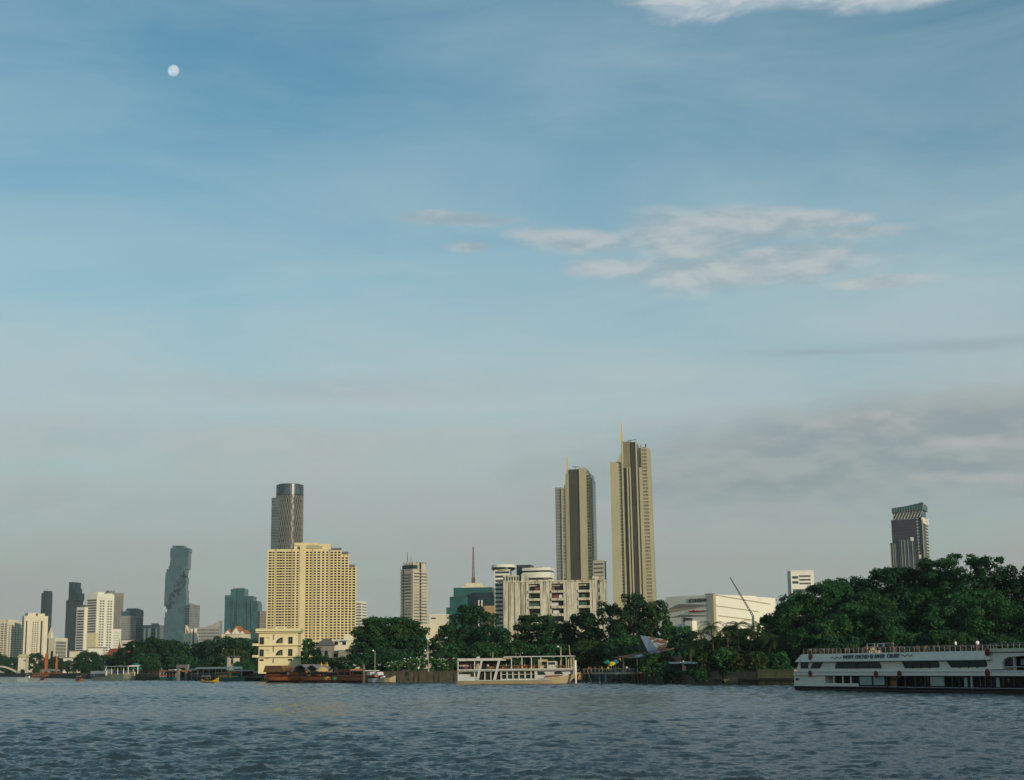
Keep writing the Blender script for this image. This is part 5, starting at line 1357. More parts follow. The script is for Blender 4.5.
# --- a person: one skinned body, hair and clothes as children
def person_meshes():
    V = [(0,0,.95),(0,0,1.15),(0,.0,1.38),(0,0,1.50),(0,-.01,1.60),(0,-.01,1.70),
         (.10,0,.90),(.11,-.01,.50),(.11,.02,.09),(.12,-.12,.03),(-.10,0,.90),(-.11,.01,.50),(-.12,.03,.09),(-.13,-.11,.03),
         (.19,0,1.40),(.25,.02,1.13),(.24,-.06,.90),(.24,-.08,.80),(-.19,0,1.40),(-.26,.01,1.13),(-.24,-.08,.91),(-.23,-.11,.82)]
    E = [(0,1),(1,2),(2,3),(3,4),(4,5),(0,6),(6,7),(7,8),(8,9),(0,10),(10,11),(11,12),(12,13),(2,14),(14,15),(15,16),(16,17),(2,18),(18,19),(19,20),(20,21)]
    Rr = [.15,.135,.15,.055,.095,.085,.09,.065,.045,.04,.09,.065,.045,.04,.06,.045,.034,.035,.06,.045,.034,.035]
    me = bpy.data.meshes.new('body'); me.from_pydata(V, E, []); ob = bpy.data.objects.new('tmp', me); COL.objects.link(ob)
    sk = ob.modifiers.new('s', 'SKIN'); ss = ob.modifiers.new('u', 'SUBSURF'); ss.levels = 1
    for v, r in zip(me.skin_vertices[0].data, Rr): v.radius = (r, r)
    me.skin_vertices[0].data[0].use_root = True
    dg = bpy.context.evaluated_depsgraph_get(); out = bpy.data.meshes.new_from_object(ob.evaluated_get(dg)); bpy.data.objects.remove(ob)
    out.name = 'body'; out.materials.clear(); out.materials.append(SKIN)
    hm_ = MB(); hm_.lathe([(.03,1.80),(.08,1.78),(.105,1.72),(.112,1.65),(.10,1.59)][::-1], 12, 0, .015); hair = hm_.mesh('hair', HAIR)
    sh = MB(); sh.lathe([(.165,.88),(.16,1.0),(.165,1.15),(.185,1.33),(.16,1.43),(.07,1.49)], 14, sx=1.12, sy=.85)
    for s in (-1, 1): sh.tube((s*.17,0,1.41), (s*.255,.01,1.16), .075, .065, 8)
    tr = MB()
    for s in (-1, 1): tr.tube((s*.085,0,.97), (s*.11,0,.5), .105, .085, 8); tr.tube((s*.11,0,.5), (s*.115,.02,.1), .085, .07, 8)
    return out, hair, sh, tr
BODY, HAIRM, SHIRT, TROU = person_meshes()
_cl = {}
def cloth(kind, col):
    key = (kind, col)
    if key not in _cl: _cl[key] = (SHIRT if kind == 'shirt' else TROU).mesh(kind, mat('cloth_%d_%d_%d' % tuple(int(c*100) for c in col), col, .9))
    return _cl[key]
def person(loc, rz, label, shirt, trousers=(.03,.035,.05), group=None):
    o = thing('person', label, 'person', loc, rz, group)
    link('body', BODY, o); link('hair', HAIRM, o); link('shirt', cloth('shirt', shirt), o); link('trousers', cloth('trousers', trousers), o)
    return o
WHT = (.7,.7,.68); PINK = (.55,.16,.17); REDS = (.42,.05,.05); YELS = (.55,.40,.04); BLUS = (.06,.12,.3); DKS = (.04,.04,.05)
Y = 466.5; person((wx(418.5, Y, 3.5), Y, 3.25), .2, 'person in a white shirt standing before the flowering hedge on the wall', WHT)

# ------------------------------------------------------------------ mid ferry
class Boat:
    """local frame on the visible side: x along the side to the right, y into the hull, z up from the water"""
    def __init__(s, name, label, pl, Yl, pr, Yr, cat='boat', group=None):
        A = Vector((wx(pl, Yl, 0), Yl, 0)); B = Vector((wx(pr, Yr, 0), Yr, 0)); d = B - A
        s.L = d.length; s.A = A; s.e = d.normalized(); s.n = Vector((-s.e.y, s.e.x, 0)); s.rz = math.atan2(d.y, d.x)
        s.o = thing(name, label, cat, A, s.rz, group)
    def __call__(s, px, py, dep=0):
        """side coordinates (x, z) of a picture point on the side, dep metres in"""
        d = ray(px, py); O = s.A + s.n*dep
        t_ = (O - CAM).dot(s.n)/d.dot(s.n); P = CAM + d*t_
        return ((P - s.A).dot(s.e), P.z)
    def x(s, px, dep=0): return s(px, 672, dep)[0]
    def z(s, px, py, dep=0): return s(px, py, dep)[1]
    def part(s, name, m, *boxes, parent=None):
        mb = MB()
        for b_ in boxes: mb.box(*b_)
        return mb.build(name, m, parent or s.o)
    def poly(s, name, m, pix, d0, d1, parent=None):
        mb = MB(); mb.prism_y([s(px, py) for px, py in pix], d0, d1); return mb.build(name, m, parent or s.o)
    def world(s, x, y, z): return s.A + s.e*x + s.n*y + Vector((0,0,z))

f = Boat('ferry', 'white two deck ferry with slanted pillars and a cream bow at the middle bank', 456.5, 402, 581, 398)
BW = 7.0
z1 = f.z(500, 681); zd = f.z(500, 679.8); zm0 = f.z(500, 671.3); zm1 = f.z(500, 669.0); zr0 = f.z(480, 660.8); zr1 = f.z(480, 658.3)
X = f.x
# hull with a rising bow
rings = []
def ring(x, half, zb_, zt):
    c = BW/2; rk = max(0, 3.5-half)*1.15        # the stem is raked forward
    return [(x-rk, c-half*.72, zb_), (x, c-half, zt), (x, c+half, zt), (x-rk, c+half*.72, zb_)]
for px, half, zt in ((456.8,3.2,z1+.15),(462,3.5,z1+.1),(520,3.5,z1+.1),(540,3.48,z1+.25),(552,3.3,f.z(552,677.5)),(563,2.6,f.z(563,675)),(573,1.5,f.z(573,673.2)),(579.5,.25,f.z(579,672)),):
    rings.append(ring(X(px), half, -.5, zt))
mb = MB(); mb.loft(rings); mb.build('hull', BOATC, f.o)
mb = MB(); mb.loft([[(x_, c_[1] + (-.04 if c_[1] < BW/2 else .04), zz) for c_, x_, zz in ((r[0],r[0][0],-.5),(r[0],r[0][0],.35),(r[3],r[3][0],.35),(r[3],r[3][0],-.5))] for r in rings[3:]]); mb.build('waterline', HULLN, f.o)
f.part('deck_floor', BOATG, (X(457.5), X(550), .02, BW-.02, z1+.13, z1+.3))
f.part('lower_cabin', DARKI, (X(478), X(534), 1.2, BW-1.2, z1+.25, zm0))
f.part('stern_panel', BOATG, (X(458), X(469.5), .05, BW-.05, z1+.3, f.z(464,674.4)), (X(469.5), X(478.5), .05, .2, z1+.3, f.z(464,677)))
f.part('stern_post', BOATG, (X(457.6), X(458.5), .0, .3, z1, zr0), (X(474), X(475), .1, .4, z1+.3, zr0))
f.part('upper_deck', FERW, (X(457.3), X(573), -.15, BW+.15, zm0, zm0+.35), (X(457.3), X(573), -.15, .0, zm0, zm1))
f.part('upper_deck_rim', BOATG, (X(457.3), X(573), BW, BW+.15, zm0+.36, zm1))
f.part('roof', FERW, (X(457.6), X(506), -.2, BW+.2, zr0, zr1))
za = f.z(540, 656.9); zb_ = f.z(540, 656.0)
f.part('front_roof', BOATG, (X(504), X(573.5), -.3, BW+.3, za, zb_))
f.part('roof_step', mat('olive_awning', (.25,.22,.10), .8), (X(503), X(511), -.25, BW, zr1-.3, zr1+.12))
# slanted pillars
for a, c, w in ((482.2,477.5,2.0),(499.5,494.6,2.2)):
    f.poly('slanted_pillar', FERW, [(c-w*.6,680),(c+w*.6,680),(a+w*.45,658.6),(a-w*.45,658.6)], -.28, .15)
# lower deck glazing with white posts
for k, px in enumerate((500.8,506.7,512.6,518.6,524.8,530.8)): f.part('window_post', FERW, (X(px)-.17, X(px)+.17, .5, 1.19, z1+.3, zm0))
f.part('window_rail', FERW, (X(500), X(534), .7, .8, z1+.28, z1+.55), (X(500), X(534), .7, .8, f.z(515,674.6), f.z(515,674.1)))
f.part('door_frame', FERW, (X(484), X(485), .6, .9, z1+.3, zm0), (X(490), X(491), .6, .9, z1+.3, zm0))
wnd = MB(); w_ = X(506.7)-X(500.8); wnd.box(.25, w_-.2, .9, 1.0, 0, zm0-z1-.6); me = wnd.mesh('window', WINB)
for px in (500.8,506.7,512.6,518.6,524.8): link('window', me, f.o, (X(px), 0, z1+.56))
# forward lower cabin with raked panes
f.poly('forward_cabin', FERW, [(534,679),(553,678),(556,671.2),(534,671.2)], .6, BW-.6)
f.poly('raked_window', WINB, [(537.5,674.9),(546,674.6),(543.5,671.8),(537.5,671.7)], .45, .7); f.poly('raked_window', WINB, [(554.4,673.9),(563,673.6),(561,671.7),(554.4,671.7)], .45, .9)
f.poly('foredeck_house', FERW, [(553,678),(567,676),(570,671.2),(553,671.2)], .9, BW-.9)
f.poly('red_stripe', mat('dull_red_stripe', (.22,.06,.04), .6), [(545,677.3),(562,675.2),(564,674.6),(546,675.6)], .05, .58)
f.part('pillar', FERW, (X(534.4), X(537.2), .3, .9, z1+.2, zm0)) 
# upper deck: posts, dark lining, wheelhouse
for px in (511.5,522,531.5,541,566.5,572): f.part('roof_post', BOATG if px < 560 else BOATC, (X(px)-.12, X(px)+.12, .1, .34, zm1-.3, za))
for px in (511.5,522,531.5,541,566.5,572): f.part('roof_post', BOATG, (X(px)-.12, X(px)+.12, BW-.34, BW-.1, zm1-.3, za))
f.part('stern_screen', mat('maroon_screen', (.10,.05,.055), .8), (X(459), X(470), 2.5, 2.6, zm0+.4, zr0-.5)); f.part('white_rail', BOATG, (X(459), X(469), .1, .2, f.z(464,666.2), f.z(464,665.5)))
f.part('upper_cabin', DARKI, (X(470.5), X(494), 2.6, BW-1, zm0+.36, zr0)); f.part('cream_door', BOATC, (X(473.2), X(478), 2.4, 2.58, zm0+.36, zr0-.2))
f.part('wheelhouse', FERW, (X(547), X(556.2), .8, 4.5, zm0+.36, f.z(550,661.2))); f.part('wheelhouse_window', WINB, (X(548.2), X(555), .7, .85, f.z(550,664.6), f.z(550,662.2)))
f.part('cream_cabin', BOATC, (X(537.4), X(546.8), 2, 5, zm0+.36, za)); f.part('cabin_window', WINB, (X(539.5), X(545.5), 1.9, 2.1, f.z(542,664.8), f.z(542,661.8)))
f.part('rail', WOOD, (X(497), X(547), -.02, .1, f.z(520,665.6), f.z(520,665.1)), (X(556), X(572), -.02, .1, f.z(564,665.6), f.z(564,665.1)))
f.part('bow_bulwark', BOATG, (X(566), X(573), 1.2, BW-1.2, f.z(570,674), f.z(570,671)))
f.poly('bow_anchor_shield', mat('tan_shield', (.40,.22,.09), .6), [(576.3,679.5),(580.5,680.3),(582,674),(578.5,672.5)], 3.3, 3.7)
mb = MB(); mb.tube((X(570.2), 3, zm1), (X(568.6), 3, f.z(568.6,645,3)), .14, .08); mb.build('mast', BOATC, f.o)
mb = MB(); mb.tube((X(559.2), 3, zm1), (X(560.4), 3, f.z(560.4,648,3)), .14, .08); mb.build('mast', BOATC, f.o)
mb = MB(); mb.tube((X(491.5), 3, zr1), (X(491.5), 3, f.z(491.5,652,3)), .09, .06); mb.build('mast', BOATC, f.o)
mb = MB(); mb.lathe([(.5,0),(.5,.35),(.1,.5)], 10, X(476.5), 3); mb.build('roof_vent', BOATG, f.o, (0,0,zr1))
# chairs and tables on the upper deck, tiny in the picture
CH = mat('orange_wood_chair', (.34,.13,.035), .6); CH2 = mat('brown_chair', (.20,.08,.04), .6)
cm = MB(); cm.box(-.23,.23,-.22,.22,.42,.47); cm.box(-.23,.23,.19,.23,.47,.98)
for sx in (-1,1):
    for sy in (-1,1): cm.box(sx*.2-.025, sx*.2+.025, sy*.19-.025, sy*.19+.025, 0, .42)
chm = [cm.mesh('deck_chair', CH), cm.mesh('deck_chair', CH2)]
rg = random.Random(8)
for k in range(30):
    px = 487 + k*1.95 if k < 26 else 557.5 + (k-26)*3.4
    if 537 < px < 547: continue
    P = f.world(X(px), .8 + .5*rg.random(), zm0+.355)
    c = link('deck_chair', chm[k % 2], None, P, f.rz + rg.choice((0, math.pi/2, math.pi)))
    tag(c, 'wooden chair on the open upper deck of the ferry', 'chair', 'chairs on the ferry upper deck')
for px, lab, col in ((487,'person in white at the rail of the ferry upper deck, beside the second slanted pillar',WHT),(505.5,'person in white among the chairs of the ferry upper deck',WHT),(463,'person in a pink shirt at the stern of the ferry upper deck',PINK)):
    person(f.world(X(px), 1.7, zm0+.355), rg.random()*6, lab, col)
person(f.world(X(469.5), .6, z1+.3), 0, 'person in an orange vest on the lower stern of the ferry', (.5,.22,.02))

# ------------------------------------------------------------------ big white dinner boat
g = Boat('river_boat', 'big white two deck dinner boat with long dark windows and red round emblems', 794, 268, 1024, 216)
XX = g.x; BL = XX(1024) + 14; BWG = 10.5
def q(px, py): return g(px, py)
# hull and decks are lofted with the stern profile of the photo: outline of the side in picture points
side = [(793.8,688.4),(1060,692.2),(1060,647.2),(990,648.6),(985,650.1),(905,652.3),(804,653.8),(797.6,661.5),(796.5,668),(794.6,676)]
EXT = 16.0
def ext(pts):     # the bow end runs on past the frame at the level it has at px 1024
    out = []
    for px, py in pts:
        if px >= 1040:
            x, z = g(1024, py - (.3 if py > 670 else -.6)); out.append((x + EXT, z))
        else: out.append(g(px, py))
    return out
zz = lambda px, py: g.z(px, py)
zb0 = zz(860, 688.2) - .45; zb1 = zz(860, 688.4)
zlow0 = zz(860, 687.3)          # lower deck sill
zlow1 = zz(900, 677.3)          # top of lower openings
zmid1 = zz(850, 671.2)          # top of mid band
zw0 = zz(858, 668.7); zw1 = zz(858, 661.9)
zt0 = zz(858, 660.9); zt1 = zz(858, 653.2)
x0 = XX(795.5); xe = XX(1024) + EXT
hullz = .75
mb = MB(); mb.loft([[(x0-.4,.6,-.6),(x0-.9,.0,hullz),(x0-.9,BWG,hullz),(x0-.4,BWG-.6,-.6)],[(x0+4,.4,-.6),(x0+4,-.15,hullz),(x0+4,BWG+.15,hullz),(x0+4,BWG-.4,-.6)],[(xe,.4,-.6),(xe,-.15,hullz),(xe,BWG+.15,hullz),(xe,BWG-.4,-.6)]]); bc = BWG/2
mb2 = MB(); mb2.loft([[(xe-.01,.4,-.6),(xe-.01,-.15,hullz),(xe-.01,BWG+.15,hullz),(xe-.01,BWG-.4,-.6)],[(xe+5,bc-2.6,-.6),(xe+6,bc-3.4,hullz+.25),(xe+6,bc+3.4,hullz+.25),(xe+5,bc+2.6,-.6)],[(xe+9,bc-.2,-.6),(xe+11,bc-.3,hullz+.7),(xe+11,bc+.3,hullz+.7),(xe+9,bc+.2,-.6)]]); mb2.build('bow', HULLB, g.o)
mb.build('hull', HULLB, g.o)
# lower deck: white aft panel with slit openings, dark void, frosted doors
xa = XX(796); slit0, slit1 = XX(824.5), XX(857)
zs0, zs1 = zz(840, 683.2), zz(840, 677.6)
zl = hullz + .003
mb = MB(); mb.prism_y([(x0-.7,zl),(slit0,zl),(slit0,zlow1+.25),(x0-.35,zlow1+.25)], .0, BWG); mb.build('aft_wall', BOATW, g.o)
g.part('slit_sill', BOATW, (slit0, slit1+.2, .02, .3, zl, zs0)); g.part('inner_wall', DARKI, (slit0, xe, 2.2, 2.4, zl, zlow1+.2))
g.part('lower_deck_floor', BOATG, (slit0, xe, .02, BWG, zl, zl+.06))
for px in (833,842,850): g.part('slit_post', BOATW, (XX(px)-.12, XX(px)+.12, .04, .25, zs0, zlow1+.2))
for a, c in ((858.8,871.2),(872.6,883.6)): g.part('frosted_window', FROST, (XX(a), XX(c), .06, .2, zl+.3, zlow1+.1))
for px in (858.1,871.9,884.4): g.part('window_post', DARKI, (XX(px)-.2, XX(px)+.2, .03, .22, zl, zlow1+.2))
d_ = g.part('door', DOORW, (XX(887.5), XX(896), .3, .4, zl, zlow1+.1))
g.part('door_glass', WINB, (XX(888.2), XX(891.2), .26, .31, zl+1.0, zlow1-.1), (XX(892.2), XX(895.4), .26, .31, zl+1.0, zlow1-.1), parent=d_)
g.part('door_frame', HULLB, (XX(886.2), XX(887.3), -.1, .5, zl, zz(890,671.6)), (XX(896.2), XX(897.2), -.1, .5, zl, zz(890,671.6)), (XX(886.2), XX(897.2), -.12, .5, zlow1+.12, zz(890,671.6)))
g.part('frosted_window', FROST, (XX(929.5), XX(943), .06, .2, zl+.3, zlow1+.1))
for px in (904,914,924,951,958,970,979,984,990,1002,1013):
    g.part('lower_post', BOATG if px in (970,) else HULLB, (XX(px)-.14, XX(px)+.14, .1, .35, zl, zlow1+.2))
for px in (964,996): g.part('pale_banner', FROST, (XX(px)-.35, XX(px)+.35, .2, .26, zl+.2, zlow1))
mbw = MB(); mbw.box(-.8, .8, 2.1, 2.19, zl+.9, zlow1-.2); me = mbw.mesh('saloon_window', WINB)
for px in (908,919,948,956,975,983,1000,1010,1020): link('saloon_window', me, g.o, (XX(px), 0, 0))
mb = MB(); mb.box(x0+2, xe, -.32, -.16, .15, .35); mb.build('rubbing_strake', HULLB, g.o)
g.poly('stern_port', WINB, [(795.6,680.2),(798.6,680.4),(798.8,678.2),(796.2,678)], -.06, .1)
# mid band, slightly proud, sagging lip
mb = MB(); mb.prism_y([(x0-.35,zlow1+.26),(xe,zlow1+.26),(xe,zmid1),(x0+.05,zmid1)], -.35, BWG+.35); mb.build('mid_band', BOATW, g.o)
mb = MB(); mb.box(x0+.1, xe, -.42, -.3, zmid1-.16, zmid1-.06); mb.build('mid_band_trim', BOATG, g.o)
# upper saloon
mb = MB(); mb.prism_y([(x0+.1,zmid1+.003),(XX(990),zmid1+.003),(XX(990),zt0),(x0+.9,zt0)], .15, BWG-.15); mb.build('saloon_wall', BOATW, g.o)
def win(pix): 
    w_ = g.poly('saloon_long_window', WINB, pix, .04, .3)
    return w_
win([(800.2,668.4),(807.6,668.4),(807.8,662.2),(800.4,662.2)])
win([(809.8,668.5),(819.2,668.4),(822.4,662.0),(812.8,662.1)])
win([(834.6,668.5),(880.5,668.3),(881.0,666.6),(877.8,661.2),(836.0,661.7)])
win([(904.5,668.1),(937.8,667.6),(939,666),(937,660.6),(901.2,661.3)])
win([(951,667.5),(985.6,666.9),(987,664.6),(984.8,659.5),(945.6,660.4)])
mb = MB()
for a, c in ((834.6,880.5),(904.5,937.8),(951,985.6)):
    for k in range(1, 4): x = XX(a + (c-a)*k/4); mb2 = MB(); mb2.box(x-.05, x+.05, -.0, .28, zw0+.02, zw1-.06); mb2.build('window_mullion', HULLB, g.o)
# forward open part of the upper deck
zf0, zf1 = zmid1, zz(1010, 657.5)
g.part('fore_bulkhead', BOATW, (XX(986), XX(990.5), .1, BWG-.1, zmid1, zt1-.3)); g.part('fore_dark', DARKI, (XX(1004), xe-2, 2.5, 3, zmid1, zz(1015,654.5)))
g.poly('fore_arch', BOATW, [(988,669.5),(1003.5,669.2),(1002,663.5),(1003.5,659.5),(1008,657),(1024,655.8),(1024,652.6),(988,652.8)], .0, .35)
g.part('fore_arch_beam', BOATW, (XX(1024)-.02, xe, .01, .34, zz(1024,655.8), zz(1024,652.6)))
g.poly('fore_window', WINB, [(1003,666.5),(1013.2,666.5),(1013.2,657.4),(1008.5,657.8),(1004.2,660.2),(1002.6,663.5)], .4, .5)
g.part('fore_post', BOATG, (XX(1013.5)-.15, XX(1013.5)+.15, .2, .45, zmid1, zt1-.4)); g.part('fore_rail', BOATG, (XX(1003), xe, .2, .26, zz(1015,667.2), zz(1015,666.4)))
g.part('teal_window', FROST, (XX(1015), XX(1022), 1.2, 1.3, zz(1018,665), zz(1018,659)))
g.part('upper_deck_plate', BOATG, (XX(990), xe, .02, BWG-.02, zmid1, zmid1+.08))
# top band: leans in, ends in a raked edge
mb = MB(); zr_a, zr_b = zt0+.003, zt1
xt = XX(989)
mb.loft([[(x0+.55,-.45,zr_a),(xt+.9,-.45,zr_a),(xt+.9,BWG+.45,zr_a),(x0+.55,BWG+.45,zr_a)],[(x0+2.2,-.1,zr_b),(xt-.2,-.1,zr_b),(xt-.2,BWG+.1,zr_b),(x0+2.2,BWG+.1,zr_b)]]); mb.build('roof_band', BOATW, g.o)
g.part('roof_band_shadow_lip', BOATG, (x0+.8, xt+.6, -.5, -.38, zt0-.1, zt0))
g.part('fore_roof', mat('boat_cream_white', (.60,.56,.42), .5, .06, .3), (xt-.1, xe+2, -.35, BWG+.35, zz(1010,651.8), zz(1010,648.2)))
# emblems
mb = MB(); mb.lathe([(.52,-.04),(.52,.04)], 20); em = mb.mesh('red_emblem', REDP); mb = MB(); mb.lathe([(.36,-.05),(.36,.05),(.2,.06)], 12); em2 = mb.mesh('emblem_knot', mat('emblem_dark', (.10,.02,.02), .6))
for px, py, y in ((812,656.7,-.36),(812,673.6,-.40),(878,674.2,-.40),(901.5,674,-.40),(989.5,652.3,-.40),(989.5,672.8,-.40)):
    x, z = q(px, py); oo = link('red_emblem', em, g.o, (x, y-.02, z)); oo.rotation_euler = (R(90) - (.11 if py < 660 else 0), 0, 0); oo.scale = (1.0, 1.1, 1)
    k = link('emblem_knot', em2, oo, (0, 0, .02))
# lettering on the roof band
def letter(txt, pa, pb, pyc, hgt, m, shear=.25, bold=.03, y=-.35):
    xa_, z_ = q(pa, pyc); xb_, _ = q(pb, pyc); return lettering(txt, g.o, (xa_, y, z_ - hgt/2), xb_-xa_, hgt, m, shear=shear, bold=bold, extrude=.05)
zc = 656.6
for txt, a, c, py in (('WHITE', 844.5, 855.2, 657.2), ('ORCHID', 856.6, 870.4, 656.9), ('RIVER', 875.8, 886.2, 656.4), ('CRUISE', 888.4, 901, 655.9)):
    o_ = letter(txt, a, c, py, .66, LETB); o_.rotation_euler = (-.1, 0, 0)
mb = MB(); mb.lathe([(.45,-.03),(.45,.03)], 5); oo = mb.build('flower_mark', LETB, g.o, (q(873.2,656.6)[0], -.36, q(873.2,656.6)[1])); oo.rotation_euler = (R(84), 0, 0)
for a, c, py in ((833,843,657.9),(902.5,914,655.4)):
    mb = MB(); xa_, z_ = q(a, py); xb_, _ = q(c, py); n = 14
    for k in range(n):
        f0, f1 = k/n, (k+1)/n; mb.tube((xa_+(xb_-xa_)*f0, -.34, z_+.14*math.sin(f0*14)), (xa_+(xb_-xa_)*f1, -.34, z_+.14*math.sin(f1*14)), .06, n=4)
    mb.build('flourish', LETB, g.o)
g.part('fore_wall', BOATW, (xe-1.5, xe-1.2, .4, BWG-.4, zl, zlow1+.2)); g.part('fore_wall', BOATW, (xe-1.5, xe-1.2, .4, BWG-.4, zmid1+.09, zz(1010,651.8)-.05))
# top deck railing and clutter
mb = MB(); zt = zt1; n = int((xt-x0)/1.2)
mb.box(x0+2, xt, .3, .36, zt+.85, zt+.92); mb.box(x0+2, xt, .3, .34, zt+.42, zt+.46); mb.box(x0+2, xt, BWG-.36, BWG-.3, zt+.85, zt+.92)
for k in range(n): mb.box(x0+2.3+k*1.2, x0+2.36+k*1.2, .3, .36, zt, zt+.9)
mb.build('top_rail', mat('dull_rail', (.22,.21,.19), .6), g.o)
zf = zz(1010,648.2)
mb = MB(); mb.box(xt, xe, .3, .36, zf+.7, zf+.78)
for k in range(20): mb.box(xt+.3+k*1.2, xt+.36+k*1.2, .3, .36, zf, zf+.75)
mb.build('top_rail', mat('dull_rail', (.22,.21,.19), .6), g.o)
rg = random.Random(4)
chg = [cm.mesh('deck_chair', mat('grey_brown_chair', (.13,.10,.085), .7)), cm.mesh('deck_chair', mat('dark_chair', (.05,.045,.045), .7)), cm.mesh('deck_chair', mat('rusty_chair', (.13,.065,.05), .7))]
for k in range(60):
    x = x0 + 3 + k*(xt-x0-4)/60; P = g.world(x, 1.0 + rg.random()*.9, zt1+.003)
    c = link('deck_chair', chg[rg.randrange(3)], None, P, g.rz + rg.random()*6); tag(c, 'folding chair behind the railing on the top deck of the dinner boat', 'chair', 'chairs on the dinner boat top deck')
# white frame of a rolled awning and arched hatch
mb = MB()
for a, c in ((868.5,876),(879,895)):
    for px in (a, c): mb.tube((XX(px,3), 3, zt1), (XX(px,3), 3, zt1+1.55), .05, n=6)
    mb.tube((XX(a,3), 3, zt1+1.55), (XX(c,3), 3, zt1+1.55), .06, n=6)
mb.build('awning_frame', BOATG, g.o)
mb = MB(); xc_ = XX(866,2); mb.prism_y([(xc_+1.2*math.cos(math.pi*k/10), zt1+1.05*math.sin(math.pi*k/10)) for k in range(11)], 2, 4.5); mb.build('arched_hatch', BOATC, g.o)
for px, col, lab in ((884,BLUS,'person in blue on the top deck of the dinner boat below the awning frame'),(893,DKS,'person in dark clothes on the top deck beside the awning frame'),(957,WHT,'person in white on the top deck above the second long window'),(979,WHT,'person in white on the top deck above the third long window')):
    person(g.world(XX(px,1.5), 1.6, zt1+.003), rg.random()*6, lab, col)
for px, lab in ((926.5,'person in an orange shirt by the open lower deck, left of the frosted pane'),(1007.5,'person in an orange shirt low on the open fore part of the lower deck')):
    person(g.world(XX(px,.8), .9, zl+.065), rg.random()*6, lab, (.45,.18,.04))

# ------------------------------------------------------------------ orange barges
def barge(label, pl, Yl, pr, Yr, hz, m, bow=.8, col2=MAROON):
    s = Boat('barge', label, pl, Yl, pr, Yr, 'barge', 'old rice barges moored in a row'); L = s.L; W_ = 6.0; rings = []
    for k in range(11):
        u_ = k/10; x = L*u_; e = 2*u_-1; w = W_/2*(1-.55*abs(e)**3); zt = hz*(1 + .28*abs(e)**2.5); zb = -.5 + .6*abs(e)**4; c = W_/2
        rings.append([(x, c-w*.6, zb), (x, c-w*.96, zt*.45), (x, c-w, zt), (x, c+w, zt), (x, c+w*.96, zt*.45), (x, c+w*.6, zb)])
    mb = MB(); mb.loft(rings); mb.build('hull', m, s.o)
    mb = MB(); mb.loft([[(r[0][0], r[0][1]-.25, -.5), (r[1][0], r[1][1]-.06, hz*.30), (r[4][0], r[4][1]+.06, hz*.30), (r[5][0], r[5][1]+.25, -.5)] for r in rings[1:-1]]); mb.build('lower_hull', HULLB, s.o)
    mb = MB()
    for a, c in zip(rings, rings[1:]): mb.tube(Vector(a[2]), Vector(c[2]), .13, n=5)
    mb.build('gunwale', col2, s.o)
    s.hz = hz; s.W = W_
    return s
def arch(s, name, m, a, c, z0, z1, y0=.6, y1=None, over=.2, ends=None):
    y1 = y1 or s.W-.6; n = 10; prof = [((y0+y1)/2 - (y1-y0)/2*math.cos(math.pi*k/n), z0 + (z1-z0)*math.sin(math.pi*k/n)**.8) for k in range(n+1)]
    mb = MB(); mb.prism_x(prof, s.x(a)-over, s.x(c)+over); return mb.build(name, m, s.o)
s = barge('brown roofed orange barge, first of the moored barges, below the yellow house', 262, 530, 300, 518, 2.1, ORANGE)
zr = s.z(275, 672.0); s.part('cabin', MAROON, (s.x(264), s.x(285), 1.0, 5, s.hz, zr)); s.part('cabin_rail', ORANGEB, (s.x(263.5), s.x(297), .6, .72, s.hz+.3, s.hz+.6))
mb = MB(); mb.prism_y([(s.x(262.3),zr-.05),(s.x(284.5),zr-.05),(s.x(279.5),s.z(275,665.6)),(s.x(264.5),s.z(275,665.6))], .3, 5.7); mb.build('roof', THATCH, s.o)
s.part('cabin', ORANGE, (s.x(285.5), s.x(297), 1.0, 5, s.hz, s.z(290,671))); arch(s, 'front_roof', THATCH, 284, 290.5, s.z(290,671.2), s.z(290,667.5)); s.part('cabin_window', BOATG, (s.x(285), s.x(287.2), .9, 1.05, s.z(290,675), s.z(290,672.3)))
for k in range(6): s.part('cabin_opening', DARKI, (s.x(265+k*3.2), s.x(266.6+k*3.2), .9, 1.05, s.hz+.3, zr-.4))
s = barge('tarpaulin covered orange barge, second of the moored barges', 297, 514, 334, 497, 2.0, ORANGE)
s.part('cabin', MAROON, (s.x(299), s.x(331), 1.0, 5, s.hz, s.z(310,673)))
def tarp(a, c, pa, pb, pc, m, y0=.2, y1=5.6):
    mb = MB(); n = 7
    tops = [(s.x(a+(c-a)*k/n), s.z(a, pa + (pb-pa)*math.sin(math.pi*k/n)) + .12*math.sin(k*2.1)) for k in range(n+1)]
    lo = [(x, z-.35) for x, z in tops]
    mb.prism_y([lo[k] for k in range(n+1)] + tops[::-1], y0, y1); mb.build('tarpaulin', m, s.o)
tarp(290, 308, 671, 664.6, 0, TARP); tarp(305, 318, 669.5, 664.8, 0, TARP, -.1)
mb = MB(); cx_ = s.x(317.5); zt_ = s.z(317,666.3); ze = s.z(317,671.3); mb.lathe([(2.3,ze-.12),(2.35,ze),(1.9,ze+.8),(1.0,zt_-.2),(.06,zt_)], 10, cx_, 1.8); mb.build('canvas_dome', TANC, s.o)
for px in (313.2,319): mb = MB(); mb.lathe([(.42,0),(.5,.5),(.15,.9),(.04,1.5)], 8, s.x(px), 3.2); mb.build('gold_finial', YELP, s.o, (0,0,s.z(px,666.5,3)))
for k in range(6): s.part('cabin_opening', [DARKI, YELP, DARKI, ORANGEB, GREENP, DARKI][k], (s.x(300.5+k*5), s.x(303.2+k*5), .88, 1.05, s.hz+.2, s.z(310,674.3)))
s = barge('orange barge with a bright orange wheelhouse, third of the moored barges', 330, 498, 366, 472, 1.9, ORANGE)
